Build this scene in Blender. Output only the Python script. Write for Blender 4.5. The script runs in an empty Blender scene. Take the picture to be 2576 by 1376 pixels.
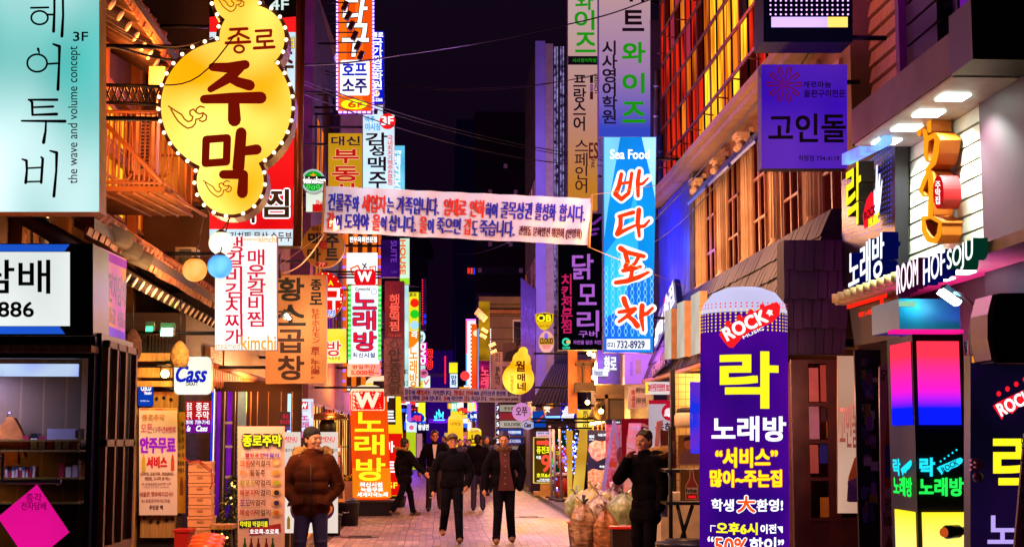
import bpy, bmesh, math, random
from mathutils import Vector, Matrix
R = math.radians
random.seed(7)
SC = bpy.context.scene
COL = SC.collection
# ------------------------------------------------------------------ camera, world, exposure
FPX = 3720.0                                   # focal length in display pixels (frame 2576 x 1376)
PITCH, YAW = math.atan(417 / FPX), math.atan(188 / FPX * math.cos(math.atan(417 / FPX)))
CAM = Vector((0, 0, 1.65))
cd = bpy.data.cameras.new('camera'); cam = bpy.data.objects.new('camera', cd); COL.objects.link(cam)
cam.location = CAM; cam.rotation_euler = (R(90) + PITCH, 0, -YAW)
cd.sensor_width = 36; cd.lens = 36 * FPX / 2576; cd.clip_end = 2000; cd.clip_start = .1
SC.camera = cam
w = bpy.data.worlds.new("World"); SC.world = w; w.use_nodes = True
nt = w.node_tree; bgn = nt.nodes['Background']
sky = nt.nodes.new('ShaderNodeTexSky'); sky.sky_type = 'NISHITA'; sky.sun_disc = False
sky.sun_elevation = R(-4); sky.sun_rotation = R(200); sky.altitude = 50
tint = nt.nodes.new('ShaderNodeMix'); tint.data_type = 'RGBA'; tint.blend_type = 'ADD'; tint.inputs[0].default_value = 1
tint.inputs[7].default_value = (.03, .005, .05, 1)      # glow of the city on the night sky
nt.links.new(sky.outputs[0], tint.inputs[6]); nt.links.new(tint.outputs[2], bgn.inputs[0]); bgn.inputs[1].default_value = .1
vs = SC.view_settings; vs.view_transform = 'Standard'; vs.look = 'None'; vs.exposure = 0.3; vs.gamma = 1
try:
    SC.cycles.use_denoising = True; SC.cycles.max_bounces = 5; SC.cycles.diffuse_bounces = 3; SC.cycles.use_light_tree = True
    SC.cycles.sample_clamp_indirect = 4; SC.cycles.caustics_reflective = False; SC.cycles.caustics_refractive = False
except Exception: pass
# ------------------------------------------------------------------ pixel -> place helpers
fwd = Vector((math.sin(YAW) * math.cos(PITCH), math.cos(YAW) * math.cos(PITCH), math.sin(PITCH)))
rgt = Vector((math.cos(YAW), -math.sin(YAW), 0)); upv = rgt.cross(fwd)
def ray(px, py): return fwd + rgt * ((px - 1288) / FPX) + upv * ((688 - py) / FPX)
def PY(px, py, Y): d = ray(px, py); return CAM + d * (Y / d.y)
def PX(px, py, X): d = ray(px, py); return CAM + d * (X / d.x)
def PZ(px, py, Z=0.0): d = ray(px, py); return CAM + d * ((Z - CAM.z) / d.z)
# ------------------------------------------------------------------ materials
def lin(h):
    h = h.lstrip('#'); o = []
    for i in (0, 2, 4):
        c = int(h[i:i + 2], 16) / 255; o.append(c / 12.92 if c <= .04045 else ((c + .055) / 1.055) ** 2.4)
    return (*o, 1)
MATS = {}
def newmat(k):
    m = bpy.data.materials.new(k); m.use_nodes = True; m.node_tree.nodes.clear()
    o = m.node_tree.nodes.new('ShaderNodeOutputMaterial'); return m, m.node_tree, o
def noise_fac(nt, scale, stretch=(1, 1, 1), lo=.35, hi=.65, detail=3):
    tc = nt.nodes.new('ShaderNodeTexCoord'); mp = nt.nodes.new('ShaderNodeMapping'); mp.inputs[3].default_value = stretch
    n = nt.nodes.new('ShaderNodeTexNoise'); n.inputs['Scale'].default_value = scale; n.inputs['Detail'].default_value = detail
    r = nt.nodes.new('ShaderNodeMapRange'); r.inputs[1].default_value = lo; r.inputs[2].default_value = hi
    nt.links.new(tc.outputs['Object'], mp.inputs[0]); nt.links.new(mp.outputs[0], n.inputs[0]); nt.links.new(n.outputs[0], r.inputs[0])
    return r.outputs[0], n.outputs[0]
def mixc(nt, f, a, b):
    m = nt.nodes.new('ShaderNodeMix'); m.data_type = 'RGBA'; nt.links.new(f, m.inputs[0])
    m.inputs[6].default_value = a; m.inputs[7].default_value = b; return m.outputs[2]
def paint(h, rough=.6, h2=None, scale=6, stretch=(1, 1, 1), metal=0, bump=0, spec=.4):
    k = f'paint{h}{rough}{h2}{scale}{stretch}{metal}{bump}'
    if k in MATS: return MATS[k]
    m, nt, o = newmat('surface_' + h); p = nt.nodes.new('ShaderNodeBsdfPrincipled'); nt.links.new(p.outputs[0], o.inputs[0])
    a = lin(h); b = lin(h2) if h2 else (a[0] * .72, a[1] * .72, a[2] * .72, 1)
    f, raw = noise_fac(nt, scale, stretch, .3, .7, 5)
    nt.links.new(mixc(nt, f, a, b), p.inputs['Base Color']); p.inputs['Roughness'].default_value = rough; p.inputs['Metallic'].default_value = metal
    p.inputs['Specular IOR Level'].default_value = spec
    if bump:
        bn = nt.nodes.new('ShaderNodeBump'); bn.inputs['Strength'].default_value = bump; bn.inputs['Distance'].default_value = .02
        nt.links.new(raw, bn.inputs['Height']); nt.links.new(bn.outputs[0], p.inputs['Normal'])
    MATS[k] = m; return m
def lit(h, s=1.0, h2=None, scale=2.0, stretch=(1, 1, 1), sample=True):
    """a surface that gives off light: backlit sign sheet, lamp, neon, or glow put into paper and cloth"""
    k = f'lit{h}{s}{h2}{scale}{stretch}{sample}'
    if k in MATS: return MATS[k]
    m, nt, o = newmat('lit_' + h); e = nt.nodes.new('ShaderNodeEmission'); e.inputs[1].default_value = s; nt.links.new(e.outputs[0], o.inputs[0])
    a = lin(h)
    if h2:
        f, _ = noise_fac(nt, scale, stretch, .38, .66, 1); nt.links.new(mixc(nt, f, a, lin(h2)), e.inputs[0])
    else: e.inputs[0].default_value = a
    if sample and s <= 2:                    # uneven tubes behind a backlit sheet
        f, _ = noise_fac(nt, 1.6, (1, 1, .5), .3, .7, 1); r = nt.nodes.new('ShaderNodeMapRange'); r.inputs[3].default_value = s * .84; r.inputs[4].default_value = s * 1.16
        nt.links.new(f, r.inputs[0]); nt.links.new(r.outputs[0], e.inputs[1])
    if not sample:
        try: m.cycles.emission_sampling = 'NONE'
        except Exception: pass
    MATS[k] = m; return m
def ink(h, s=1.0): return lit(h, s, sample=False)        # backlit lettering, or print given a glow; too small to sample as a lamp
def stripes(h1, h2, n, axis, rough=.5, emit=0, duty=.5):
    k = f'str{h1}{h2}{n}{axis}{emit}{duty}'
    if k in MATS: return MATS[k]
    m, nt, o = newmat('striped_' + h1); tc = nt.nodes.new('ShaderNodeTexCoord'); sx = nt.nodes.new('ShaderNodeSeparateXYZ'); nt.links.new(tc.outputs['Object'], sx.inputs[0])
    mu = nt.nodes.new('ShaderNodeMath'); mu.operation = 'MULTIPLY'; mu.inputs[1].default_value = n; nt.links.new(sx.outputs[axis], mu.inputs[0])
    fr = nt.nodes.new('ShaderNodeMath'); fr.operation = 'FRACT'; nt.links.new(mu.outputs[0], fr.inputs[0])
    gt = nt.nodes.new('ShaderNodeMath'); gt.operation = 'GREATER_THAN'; gt.inputs[1].default_value = duty; nt.links.new(fr.outputs[0], gt.inputs[0])
    c = mixc(nt, gt.outputs[0], lin(h1), lin(h2))
    if emit: e = nt.nodes.new('ShaderNodeEmission'); e.inputs[1].default_value = emit; nt.links.new(c, e.inputs[0]); nt.links.new(e.outputs[0], o.inputs[0])
    else:
        p = nt.nodes.new('ShaderNodeBsdfPrincipled'); nt.links.new(c, p.inputs[0]); p.inputs['Roughness'].default_value = rough; nt.links.new(p.outputs[0], o.inputs[0])
    MATS[k] = m; return m
def glass(h='#8090a0', rough=.05, mix=.8):
    k = f'glass{h}{mix}'
    if k in MATS: return MATS[k]
    m, nt, o = newmat('window_glass'); t = nt.nodes.new('ShaderNodeBsdfTransparent'); t.inputs[0].default_value = lin(h)
    g = nt.nodes.new('ShaderNodeBsdfGlossy'); g.inputs['Roughness'].default_value = rough
    x = nt.nodes.new('ShaderNodeMixShader'); fz = nt.nodes.new('ShaderNodeFresnel'); fz.inputs[0].default_value = 1.5
    nt.links.new(fz.outputs[0], x.inputs[0]); nt.links.new(t.outputs[0], x.inputs[1]); nt.links.new(g.outputs[0], x.inputs[2]); nt.links.new(x.outputs[0], o.inputs[0])
    MATS[k] = m; return m
# ------------------------------------------------------------------ mesh builder
class MB:
    def __init__(s): s.v, s.f, s.m, s.sm = [], [], [], []
    def add(s, vs, fs, mi=0, smooth=False):
        b = len(s.v); s.v += [Vector(v) for v in vs]
        for f in fs: s.f.append([b + i for i in f]); s.m.append(mi); s.sm.append(smooth)
        return s
    def box(s, x0, x1, y0, y1, z0, z1, mi=0):
        return s.hexa([(x0, y0, z0), (x1, y0, z0), (x1, y0, z1), (x0, y0, z1)], Vector((0, y1 - y0, 0)), mi)
    def hexa(s, q, ex, mi=0):                       # a polygon q pushed along ex
        n = len(q); vs = [Vector(p) for p in q] + [Vector(p) + ex for p in q]
        fs = [list(range(n)), list(range(2 * n - 1, n - 1, -1))] + [[i, i + n, (i + 1) % n + n, (i + 1) % n] for i in range(n)]
        return s.add(vs, fs, mi)
    def obox(s, c, sx, sy, sz, rz=0, mi=0, rx=0, ry=0):
        M = Matrix.Translation(Vector(c)) @ Matrix.Rotation(rz, 4, 'Z') @ Matrix.Rotation(ry, 4, 'Y') @ Matrix.Rotation(rx, 4, 'X')
        vs = [M @ Vector((x * sx / 2, y * sy / 2, z * sz / 2)) for z in (-1, 1) for x, y in ((-1, -1), (1, -1), (1, 1), (-1, 1))]
        return s.add(vs, [[3, 2, 1, 0], [4, 5, 6, 7], [0, 1, 5, 4], [1, 2, 6, 5], [2, 3, 7, 6], [3, 0, 4, 7]], mi)
    def tube(s, pts, r, mi=0, n=6, caps=True, smooth=True):
        pts = [Vector(p) for p in pts]; rs = r if isinstance(r, (list, tuple)) else [r] * len(pts); vs = []; K = len(pts)
        ref = None
        for i, p in enumerate(pts):
            t = (pts[min(i + 1, K - 1)] - pts[max(i - 1, 0)]).normalized()
            a = Vector((0, 0, 1)) if abs(t.z) < .9 else Vector((1, 0, 0))
            u = t.cross(a).normalized(); v = t.cross(u)
            vs += [p + (u * math.cos(2 * math.pi * j / n) + v * math.sin(2 * math.pi * j / n)) * rs[i] for j in range(n)]
        fs = [[i * n + j, i * n + (j + 1) % n, (i + 1) * n + (j + 1) % n, (i + 1) * n + j] for i in range(K - 1) for j in range(n)]
        if caps: fs += [list(range(n))[::-1], [(K - 1) * n + j for j in range(n)]]
        return s.add(vs, fs, mi, smooth)
    def lathe(s, prof, c=(0, 0, 0), n=20, mi=0, axis='z', smooth=True):
        c = Vector(c); vs = []
        for r, h in prof:
            for j in range(n):
                a = 2 * math.pi * j / n; x, y = r * math.cos(a), r * math.sin(a)
                vs.append(c + (Vector((x, y, h)) if axis == 'z' else Vector((x, h, y)) if axis == 'y' else Vector((h, x, y))))
        K = len(prof)
        fs = [[i * n + j, i * n + (j + 1) % n, (i + 1) * n + (j + 1) % n, (i + 1) * n + j] for i in range(K - 1) for j in range(n)]
        fs += [list(range(n))[::-1], [(K - 1) * n + j for j in range(n)]]
        return s.add(vs, fs, mi, smooth)
    def ball(s, c, rx, ry=None, rz=None, mi=0, nu=14, nv=8, M=None):
        ry = ry or rx; rz = rz or rx; vs = []; c = Vector(c)
        for i in range(nv + 1):
            th = math.pi * i / nv
            for j in range(nu):
                a = 2 * math.pi * j / nu; p = Vector((rx * math.sin(th) * math.cos(a), ry * math.sin(th) * math.sin(a), rz * math.cos(th)))
                vs.append(c + (M @ p if M else p))
        fs = [[i * nu + j, (i + 1) * nu + j, (i + 1) * nu + (j + 1) % nu, i * nu + (j + 1) % nu] for i in range(nv) for j in range(nu)]
        return s.add(vs, fs, mi, True)
    def build(s, name, mats, parent=None, loc=None):
        me = bpy.data.meshes.new(name); base = Vector(parent['wl']) if parent is not None and 'wl' in parent else Vector((0, 0, 0))
        if parent is None and loc is not None: base = Vector(loc)
        me.from_pydata([v - base for v in s.v], [], s.f)
        mats = mats if isinstance(mats, (list, tuple)) else [mats]
        for m in mats: me.materials.append(m)
        if len(mats) > 1: me.polygons.foreach_set('material_index', s.m)
        me.polygons.foreach_set('use_smooth', s.sm); me.update()
        o = bpy.data.objects.new(name, me); COL.objects.link(o)
        if parent is not None: o.parent = parent; o['wl'] = list(base)
        else: o.location = base; o['wl'] = list(base)
        return o
def T(name, label, cat, loc=(0, 0, 0), group=None):
    o = bpy.data.objects.new(name, None); COL.objects.link(o); o.location = loc; o.empty_display_size = .1
    o['wl'] = [float(x) for x in loc]; return tag(o, label, cat, group)
def tag(o, label, cat, group=None):
    o['label'] = label; o['category'] = cat
    if group: o['group'] = group
    return o
def struct(o, kind='structure'): o['kind'] = kind; return o
# ------------------------------------------------------------------ lettering
_cu = bpy.data.curves.new('lettering', 'FONT'); _cu.resolution_u = 3; _to = bpy.data.objects.new('lettering', _cu); GL = {}
def glyph(t):
    if t not in GL:
        _cu.body = t; me = bpy.data.meshes.new_from_object(_to)
        vs = [(v.co.x, v.co.y) for v in me.vertices]; fs = [list(p.vertices) for p in me.polygons]
        bpy.data.meshes.remove(me)
        xs = [v[0] for v in vs] or [0, 1]; ys = [v[1] for v in vs] or [0, 1]
        GL[t] = (vs, fs, min(xs), max(xs), min(ys), max(ys))
    return GL[t]
class TX:
    """one run of lettering fitted to the box (u0,v0,u1,v1) of its sign"""
    def __init__(s, t, box, m, b=0, o=None, v=False, rot=0, sh=0, flip=False): s.t, s.box, s.m, s.b, s.o, s.v, s.rot, s.sh = t, box, m, b, o, v, rot, sh
def tx(*a, **k): return TX(*a, **k)
def run2d(t, box, rot=0, sh=0, v=False, em=False):
    """list of (points, faces) in sign units"""
    u0, v0, u1, v1 = box; out = []
    if v:
        n = len(t); h = (v1 - v0) / n
        for i, ch in enumerate(t):
            if ch != ' ': out += run2d(ch, (u0, v0 + i * h, u1, v0 + (i + 1) * h), 0, sh, False, True)
        return out
    vs, fs, x0, x1, y0, y1 = glyph(t)
    if em: x0, x1, y0, y1 = min(x0, .04), max(x1, .88), min(y0, -.08), max(y1, .80)
    P = []
    for x, y in vs:
        a = (x - x0) / max(x1 - x0, 1e-6); b = 1 - (y - y0) / max(y1 - y0, 1e-6)
        if rot == 90: a, b = b, 1 - a
        elif rot == -90: a, b = 1 - b, a
        P.append((u0 + a * (u1 - u0) + sh * (.5 - b) * (v1 - v0), v0 + b * (v1 - v0)))
    return [(P, fs)]
RING8 = [(1, 0), (-1, 0), (0, 1), (0, -1), (.7, .7), (-.7, .7), (.7, -.7), (-.7, -.7)]
RING4 = [(.75, .75), (-.75, .75), (.75, -.75), (-.75, -.75)]
def ell_pts(cx, cy, rx, ry, n=28, a0=0, a1=360): return [(cx + rx * math.cos(R(a0 + (a1 - a0) * i / n)), cy + ry * math.sin(R(a0 + (a1 - a0) * i / n))) for i in range(n)]
def rrect_pts(u0, v0, u1, v1, r, n=5):
    o = []
    for cx, cy, a in ((u1 - r, v0 + r, -90), (u1 - r, v1 - r, 0), (u0 + r, v1 - r, 90), (u0 + r, v0 + r, 180)):
        o += [(cx + r * math.cos(R(a + 90 * i / n)), cy + r * math.sin(R(a + 90 * i / n))) for i in range(n + 1)]
    return o
def rect_pts(u0, v0, u1, v1): return [(u0, v0), (u1, v0), (u1, v1), (u0, v1)]
def stroke(pts, wd, closed=False):
    """brush stroke as 2-D quads and round ends: list of polygons"""
    out = []; n = len(pts); ws = wd if isinstance(wd, (list, tuple)) else [wd] * n
    rng = range(n if closed else n - 1)
    for i in rng:
        (ax, ay), (bx, by) = pts[i], pts[(i + 1) % n]; L = math.hypot(bx - ax, by - ay) or 1; nx, ny = -(by - ay) / L, (bx - ax) / L
        wa, wb = ws[i] / 2, ws[(i + 1) % n] / 2
        out.append([(ax + nx * wa, ay + ny * wa), (bx + nx * wb, by + ny * wb), (bx - nx * wb, by - ny * wb), (ax - nx * wa, ay - ny * wa)])
    for (x, y), q in zip(pts, ws): out.append(ell_pts(x, y, q / 2, q / 2, 10))
    return out
def split2d(P, F, L):
    """cut faces into triangles no longer than L so that they can follow a curved sheet"""
    out = []; todo = [(P[f[0]], P[f[i]], P[f[i + 1]]) for f in F for i in range(1, len(f) - 1)]
    while todo:
        t = todo.pop(); d = [math.hypot(t[i][0] - t[(i + 1) % 3][0], t[i][1] - t[(i + 1) % 3][1]) for i in range(3)]; i = d.index(max(d))
        if d[i] <= L: out.append(t)
        else: p, q, r = t[i], t[(i + 1) % 3], t[(i + 2) % 3]; m = ((p[0] + q[0]) / 2, (p[1] + q[1]) / 2); todo += [(p, m, r), (m, q, r)]
    return [v for t in out for v in t], [[3 * i, 3 * i + 1, 3 * i + 2] for i in range(len(out))]
class Face:
    """a flat sign surface: f maps sign units to the place, n points at the viewer"""
    curved = 0                              # longest flat piece (sign units) on a curved surface
    def __init__(s, f, n, eps=.0016): s.f, s.n, s.eps, s.k = f, n.normalized(), eps, 1
    def poly(s, mb, pts, mi, k=None, lift=0):
        k = s.k if k is None else k; F = [list(range(len(pts)))]
        if s.curved: pts, F = split2d(pts, F, s.curved)
        mb.add([s.f(*p) + s.n * (s.eps * k + lift) for p in pts], F, mi)
    def text(s, mb, t, mats):
        def mi(m):
            if m not in mats: mats.append(m)
            return mats.index(m)
        runs = run2d(t.t, t.box, t.rot, t.sh, t.v); k0 = s.k
        if s.curved: runs = [split2d(P, F, s.curved) for P, F in runs]
        if t.o:
            for (P, F) in runs:
                for dx, dy in RING8:
                    s.k += .25; mb.add([s.f(x + dx * (t.o[1] + t.b), y + dy * (t.o[1] + t.b)) + s.n * s.eps * s.k for x, y in P], F, mi(t.o[0]))
            s.k += .5
        for dx, dy in ([(0, 0)] + (RING4 if t.b else [])):
            s.k += .25
            for (P, F) in runs: mb.add([s.f(x + dx * t.b, y + dy * t.b) + s.n * s.eps * s.k for x, y in P], F, mi(t.m))
        s.k = k0 + .03                       # lettering runs do not overlap: keep them close to the sheet
def mk_sign(name, label, cat, F, outline, face, side, d=.15, texts=(), deco=(), group=None, lip=None, bracket=None, facename='face', root=None):
    """a sign box: casing, glowing or painted face, graphics, lettering. deco items: (pts or list of polygons, material)"""
    c3 = [F.f(*p) for p in outline]; ctr = sum(c3, Vector()) / len(c3)
    if root is None: root = T(name, label, cat, ctr, group)
    back = -F.n * d; g = .006
    MB().hexa([p - F.n * g for p in c3] if not lip else [F.f(*p) - F.n * g for p in lip], back).build('casing', side, root)
    MB().hexa(c3, -F.n * (g - .001)).build(facename, face, root)
    if deco:
        mats = []; mb = MB()
        for it in deco:
            pl, m = it[0], it[1]
            if m not in mats: mats.append(m)
            pl = pl if isinstance(pl[0][0], (list, tuple)) else [pl]
            F.k += .5
            for q in pl: F.k += .02; F.poly(mb, q, mats.index(m))
        mb.build('graphic', mats, root)
    F.k += 1
    if texts:
        mats = []; mb = MB()
        for t in texts: F.text(mb, t, mats)
        mb.build('lettering', mats, root)
    if bracket:
        mb = MB()
        for a, b in bracket: mb.tube([a, b], .025)
        mb.build('bracket', IRON, root)
    return root
def ysign(name, label, cat, rect, Y, face, side=None, d=.15, texts=(), deco=(), group=None, shape=None, wall=None, lipw=0, **k):
    F = Face(lambda u, v: PY(u, v, Y), Vector((0, -1, 0)), .0016 if Y < 30 else .003)
    u0, v0, u1, v1 = rect; out = shape or rect_pts(*rect)
    lip = rect_pts(u0 - lipw, v0 - lipw, u1 + lipw, v1 + lipw) if lipw else None
    br = None
    if wall is not None:
        br = []
        for q in (.15, .85):
            e = PY(u0 if wall < 0 else u1, v0 + (v1 - v0) * q, Y); br.append((e + Vector((0, d * .5, 0)), Vector((wall, Y + d * .5, e.z))))
    return mk_sign(name, label, cat, F, out, face, side or CASE, d, texts, deco, group, lip, br, **k)
def qface(q, eps=.0016, toward=None):
    a, b, c, e = [Vector(p) for p in q]                  # TL TR BR BL, sign units 0..100
    n = (b - a).cross(e - a).normalized()
    if n.dot((CAM if toward is None else toward) - a) < 0: n = -n
    return Face(lambda u, v: a.lerp(b, u / 100).lerp(e.lerp(c, u / 100), v / 100), n, eps)
def qsign(name, label, cat, q, face, side=None, d=.12, texts=(), deco=(), group=None, shape=None, eps=.0016, **k):
    return mk_sign(name, label, cat, qface(q, eps), shape or rect_pts(0, 0, 100, 100), face, side or CASE, d, texts, deco, group, **k)
IRON = paint('#1c1a1a', .5, metal=.6); CASE = paint('#3a3432', .5); BLACK = paint('#0c0b0d', .5); WHITE = paint('#d8d4d0', .5)
KINK = paint('#101018', .6); NAVY = ink('#101078', .8); RED = ink('#e01818'); BLUE = ink('#1414c8'); WHT = ink('#ffffff', 1.1); YEL = ink('#ffee20'); ORG = ink('#ff7010')
def light(kind, loc, col, power, size=.2, target=None, spot=100, blend=.6):  # serves real lamps and added fill lights alike
    l = bpy.data.lights.new('lamp_or_fill_light', kind); l.energy = power; l.color = lin(col)[:3]
    if kind == 'AREA': l.size = size
    else: l.shadow_soft_size = size
    if kind == 'SPOT': l.spot_size = R(spot); l.spot_blend = blend
    o = bpy.data.objects.new('lamp_or_fill_light', l); COL.objects.link(o); o.location = loc
    if target is not None: o.rotation_euler = (Vector(target) - Vector(loc)).to_track_quat('-Z', 'Y').to_euler()
    return o
# ================================================================== ground
def pave_mat():
    m, nt, o = newmat('brick_paving'); p = nt.nodes.new('ShaderNodeBsdfPrincipled'); nt.links.new(p.outputs[0], o.inputs[0])
    tc = nt.nodes.new('ShaderNodeTexCoord'); sx = nt.nodes.new('ShaderNodeSeparateXYZ'); cx = nt.nodes.new('ShaderNodeCombineXYZ')
    nt.links.new(tc.outputs['Object'], sx.inputs[0]); nt.links.new(sx.outputs[1], cx.inputs[0]); nt.links.new(sx.outputs[0], cx.inputs[1])
    nz = nt.nodes.new('ShaderNodeTexNoise'); nz.inputs['Scale'].default_value = .35; nt.links.new(tc.outputs['Object'], nz.inputs[0])
    vm = nt.nodes.new('ShaderNodeVectorMath'); vm.operation = 'SCALE'; vm.inputs[3].default_value = .12; nt.links.new(nz.outputs[1], vm.inputs[0])
    va = nt.nodes.new('ShaderNodeVectorMath'); va.operation = 'ADD'; nt.links.new(cx.outputs[0], va.inputs[0]); nt.links.new(vm.outputs[0], va.inputs[1])
    def brick(wd, ht, mo, c1, c2):
        b = nt.nodes.new('ShaderNodeTexBrick'); b.inputs['Scale'].default_value = 1; b.inputs['Brick Width'].default_value = wd; b.inputs['Row Height'].default_value = ht
        b.inputs['Mortar Size'].default_value = mo; b.inputs['Mortar Smooth'].default_value = .3; b.inputs['Color1'].default_value = lin(c1); b.inputs['Color2'].default_value = lin(c2)
        b.inputs['Mortar'].default_value = lin('#2a1c18'); nt.links.new(va.outputs[0], b.inputs[0]); return b
    b1 = brick(.4, .115, .005, '#a88c80', '#7c6862')
    b2 = brick(90, .46, .009, '#ffffff', '#f0f0f0')
    mm = nt.nodes.new('ShaderNodeMix'); mm.data_type = 'RGBA'; mm.blend_type = 'MULTIPLY'; mm.inputs[0].default_value = .8
    nt.links.new(b1.outputs[0], mm.inputs[6]); nt.links.new(b2.outputs[0], mm.inputs[7])
    n2 = nt.nodes.new('ShaderNodeTexNoise'); n2.inputs['Scale'].default_value = 1.3; n2.inputs['Detail'].default_value = 6; nt.links.new(tc.outputs['Object'], n2.inputs[0])
    r = nt.nodes.new('ShaderNodeMapRange'); r.inputs[1].default_value = .3; r.inputs[2].default_value = .7; r.inputs[3].default_value = .42; r.inputs[4].default_value = 1.0; nt.links.new(n2.outputs[0], r.inputs[0])
    m3 = nt.nodes.new('ShaderNodeMix'); m3.data_type = 'RGBA'; m3.blend_type = 'MULTIPLY'; m3.inputs[0].default_value = 1
    nt.links.new(mm.outputs[2], m3.inputs[6]); nt.links.new(r.outputs[0], m3.inputs[7]); nt.links.new(m3.outputs[2], p.inputs['Base Color'])
    r2 = nt.nodes.new('ShaderNodeMapRange'); r2.inputs[3].default_value = .38; r2.inputs[4].default_value = .65; nt.links.new(n2.outputs[0], r2.inputs[0]); nt.links.new(r2.outputs[0], p.inputs['Roughness'])
    bp = nt.nodes.new('ShaderNodeBump'); bp.inputs['Strength'].default_value = .5; bp.inputs['Distance'].default_value = .01; nt.links.new(mm.outputs[2], bp.inputs['Height']); nt.links.new(bp.outputs[0], p.inputs['Normal'])
    return m
ASPH = paint('#5b4d45', .7, '#40362f', 2.5, bump=.3)
struct(MB().add([(-300, -20, 0), (300, -20, 0), (300, 500, 0), (-300, 500, 0)], [[0, 1, 2, 3]]).build('ground', ASPH))
struct(MB().add([(-1.75, -5, .004), (2.75, -5, .004), (2.75, 130, .004), (-1.75, 130, .004)], [[0, 1, 2, 3]]).build('pavement', pave_mat()))
YP = paint('#c8a014', .6, '#9a7a14', 5)
mb = MB()
for q in ([(612, 1376), (665, 1318), (705, 1322), (668, 1376)], [(672, 1282), (700, 1252), (745, 1254), (706, 1284)], [(760, 1240), (775, 1222), (810, 1222), (800, 1240)],
          [(1345, 1256), (1352, 1238), (1460, 1240), (1470, 1256)]):
    mb.add([PZ(a + (92 if a < 1000 else 0), b, .009) for a, b in q], [[0, 1, 2, 3]])
struct(mb.build('road_marking', YP))
for u, v, lab in ((905, 1350, 'round iron manhole cover in the paving near the parka man'), (1330, 1300, 'round iron manhole cover in the paving near the LED sign')):
    c = PZ(u, v, .006); mb = MB(); mb.lathe([(.33, 0), (.33, .006), (.31, .008)], c, 28)
    for k in range(7): mb.box(c.x - .2, c.x + .2, c.y - .21 + k * .07, c.y - .19 + k * .07, .014, .018)
    tag(mb.build('manhole_cover', paint('#4a4240', .45, metal=.6)), lab, 'manhole cover')
for x, lab in ((-1.9, 'long iron drain grating along the left edge of the paving'), (2.9, 'long iron drain grating along the right edge of the paving')):
    mb = MB(); mb.box(x - .14, x + .14, 14, 70, .001, .008)
    for k in range(180): mb.box(x - .1, x + .1, 14.1 + k * .3, 14.2 + k * .3, .009, .016)
    tag(mb.build('drain_grating', paint('#3a3432', .5, metal=.5)), lab, 'drain')
rr = random.Random(3)
LITTER = WHITE
for i in range(14):
    y = rr.uniform(22.5, 46); x = rr.uniform(-1.6, 2.4)
    mb = MB(); a = rr.uniform(0, 3); s = rr.uniform(.02, .06)
    mb.add([(x + s * math.cos(a + k * 1.57) * (1 + .5 * (k % 2)), y + 1.6 * s * math.sin(a + k * 1.57), .012 + .008 * (k % 2)) for k in range(4)], [[0, 1, 2, 3]])
    tag(mb.build('paper_scrap', LITTER), 'scrap of pale paper litter lying on the brick paving', 'litter', 'scraps of litter on the paving')

def pbox(mb, u0, v0, u1, v1, Y, d=.06, mi=0):
    a, b = PY(u0, v1, Y), PY(u1, v0, Y); return mb.box(a.x, b.x, Y, Y + d, max(a.z, .005), b.z, mi)
# ================================================================== building shells
WOODD = paint('#3a2116', .7, '#23130d', 3, (1, 1, 12), bump=.4); WOODO = paint('#a8672e', .6, '#7a4520', 4, (1, 1, .12), bump=.3); WOODL = paint('#c08a4a', .6, '#8f5f2c', 5, (8, 8, .5), bump=.3)
STONE = paint('#c8ac8c', .75, '#a88a6c', 2, bump=.1); PLAST = paint('#b59a7c', .8, '#8f775e', 2, bump=.15); ORW = paint('#b4743c', .75, '#8a5226', 2.5, bump=.2)
CORR = paint('#6a5a6e', .5, '#453a4a', 2, (1, 6, .2)); TILE_R = paint('#b06840', .8, '#6a3820', 9, bump=.5); SLATE = paint('#2d242c', .75, '#181218', 4, (1, 1, 4), bump=.4)
METAL = paint('#9a958f', .35, metal=.8); CHROME = paint('#c8c4c0', .15, metal=1.0); DGREY = paint('#2a282c', .5); CREAM = paint('#cbbb9c', .7)
def shell(name, label, x0, x1, y0, y1, z0, z1, m):
    t = T(name, label, 'building', ((x0 + x1) / 2, y0, 0))
    MB().box(x0, x1, y0, y1, z0, z1).build('wall', m, t); return t
def window_x(t, X, y0, y1, z0, z1, pane, frame, s=-1, n=1, m=1, fw=.05):
    """a window on a wall that faces the street (plane X), s = outward side"""
    mb = MB(); o = s * .035
    xs = sorted((X, X + o))
    for a, b in ((z0, z0 + fw), (z1 - fw, z1)): mb.box(xs[0], xs[1], y0, y1, a, b)
    for k in range(n + 1):
        c = y0 + (y1 - y0) * k / n; mb.box(xs[0] - .002, xs[1] + .002, max(y0, c - fw / 2), min(y1, c + fw / 2), z0 + fw, z1 - fw)
    for k in range(1, m):
        c = z0 + (z1 - z0) * k / m; mb.box(xs[0], xs[1], y0, y1, c - fw / 3, c + fw / 3)
    f = mb.build('window', frame, t)
    MB().add([(X + s * .012, y0, z0), (X + s * .012, y1, z0), (X + s * .012, y1, z1), (X + s * .012, y0, z1)], [[0, 1, 2, 3]]).build('pane', pane, f)
    return f
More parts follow.
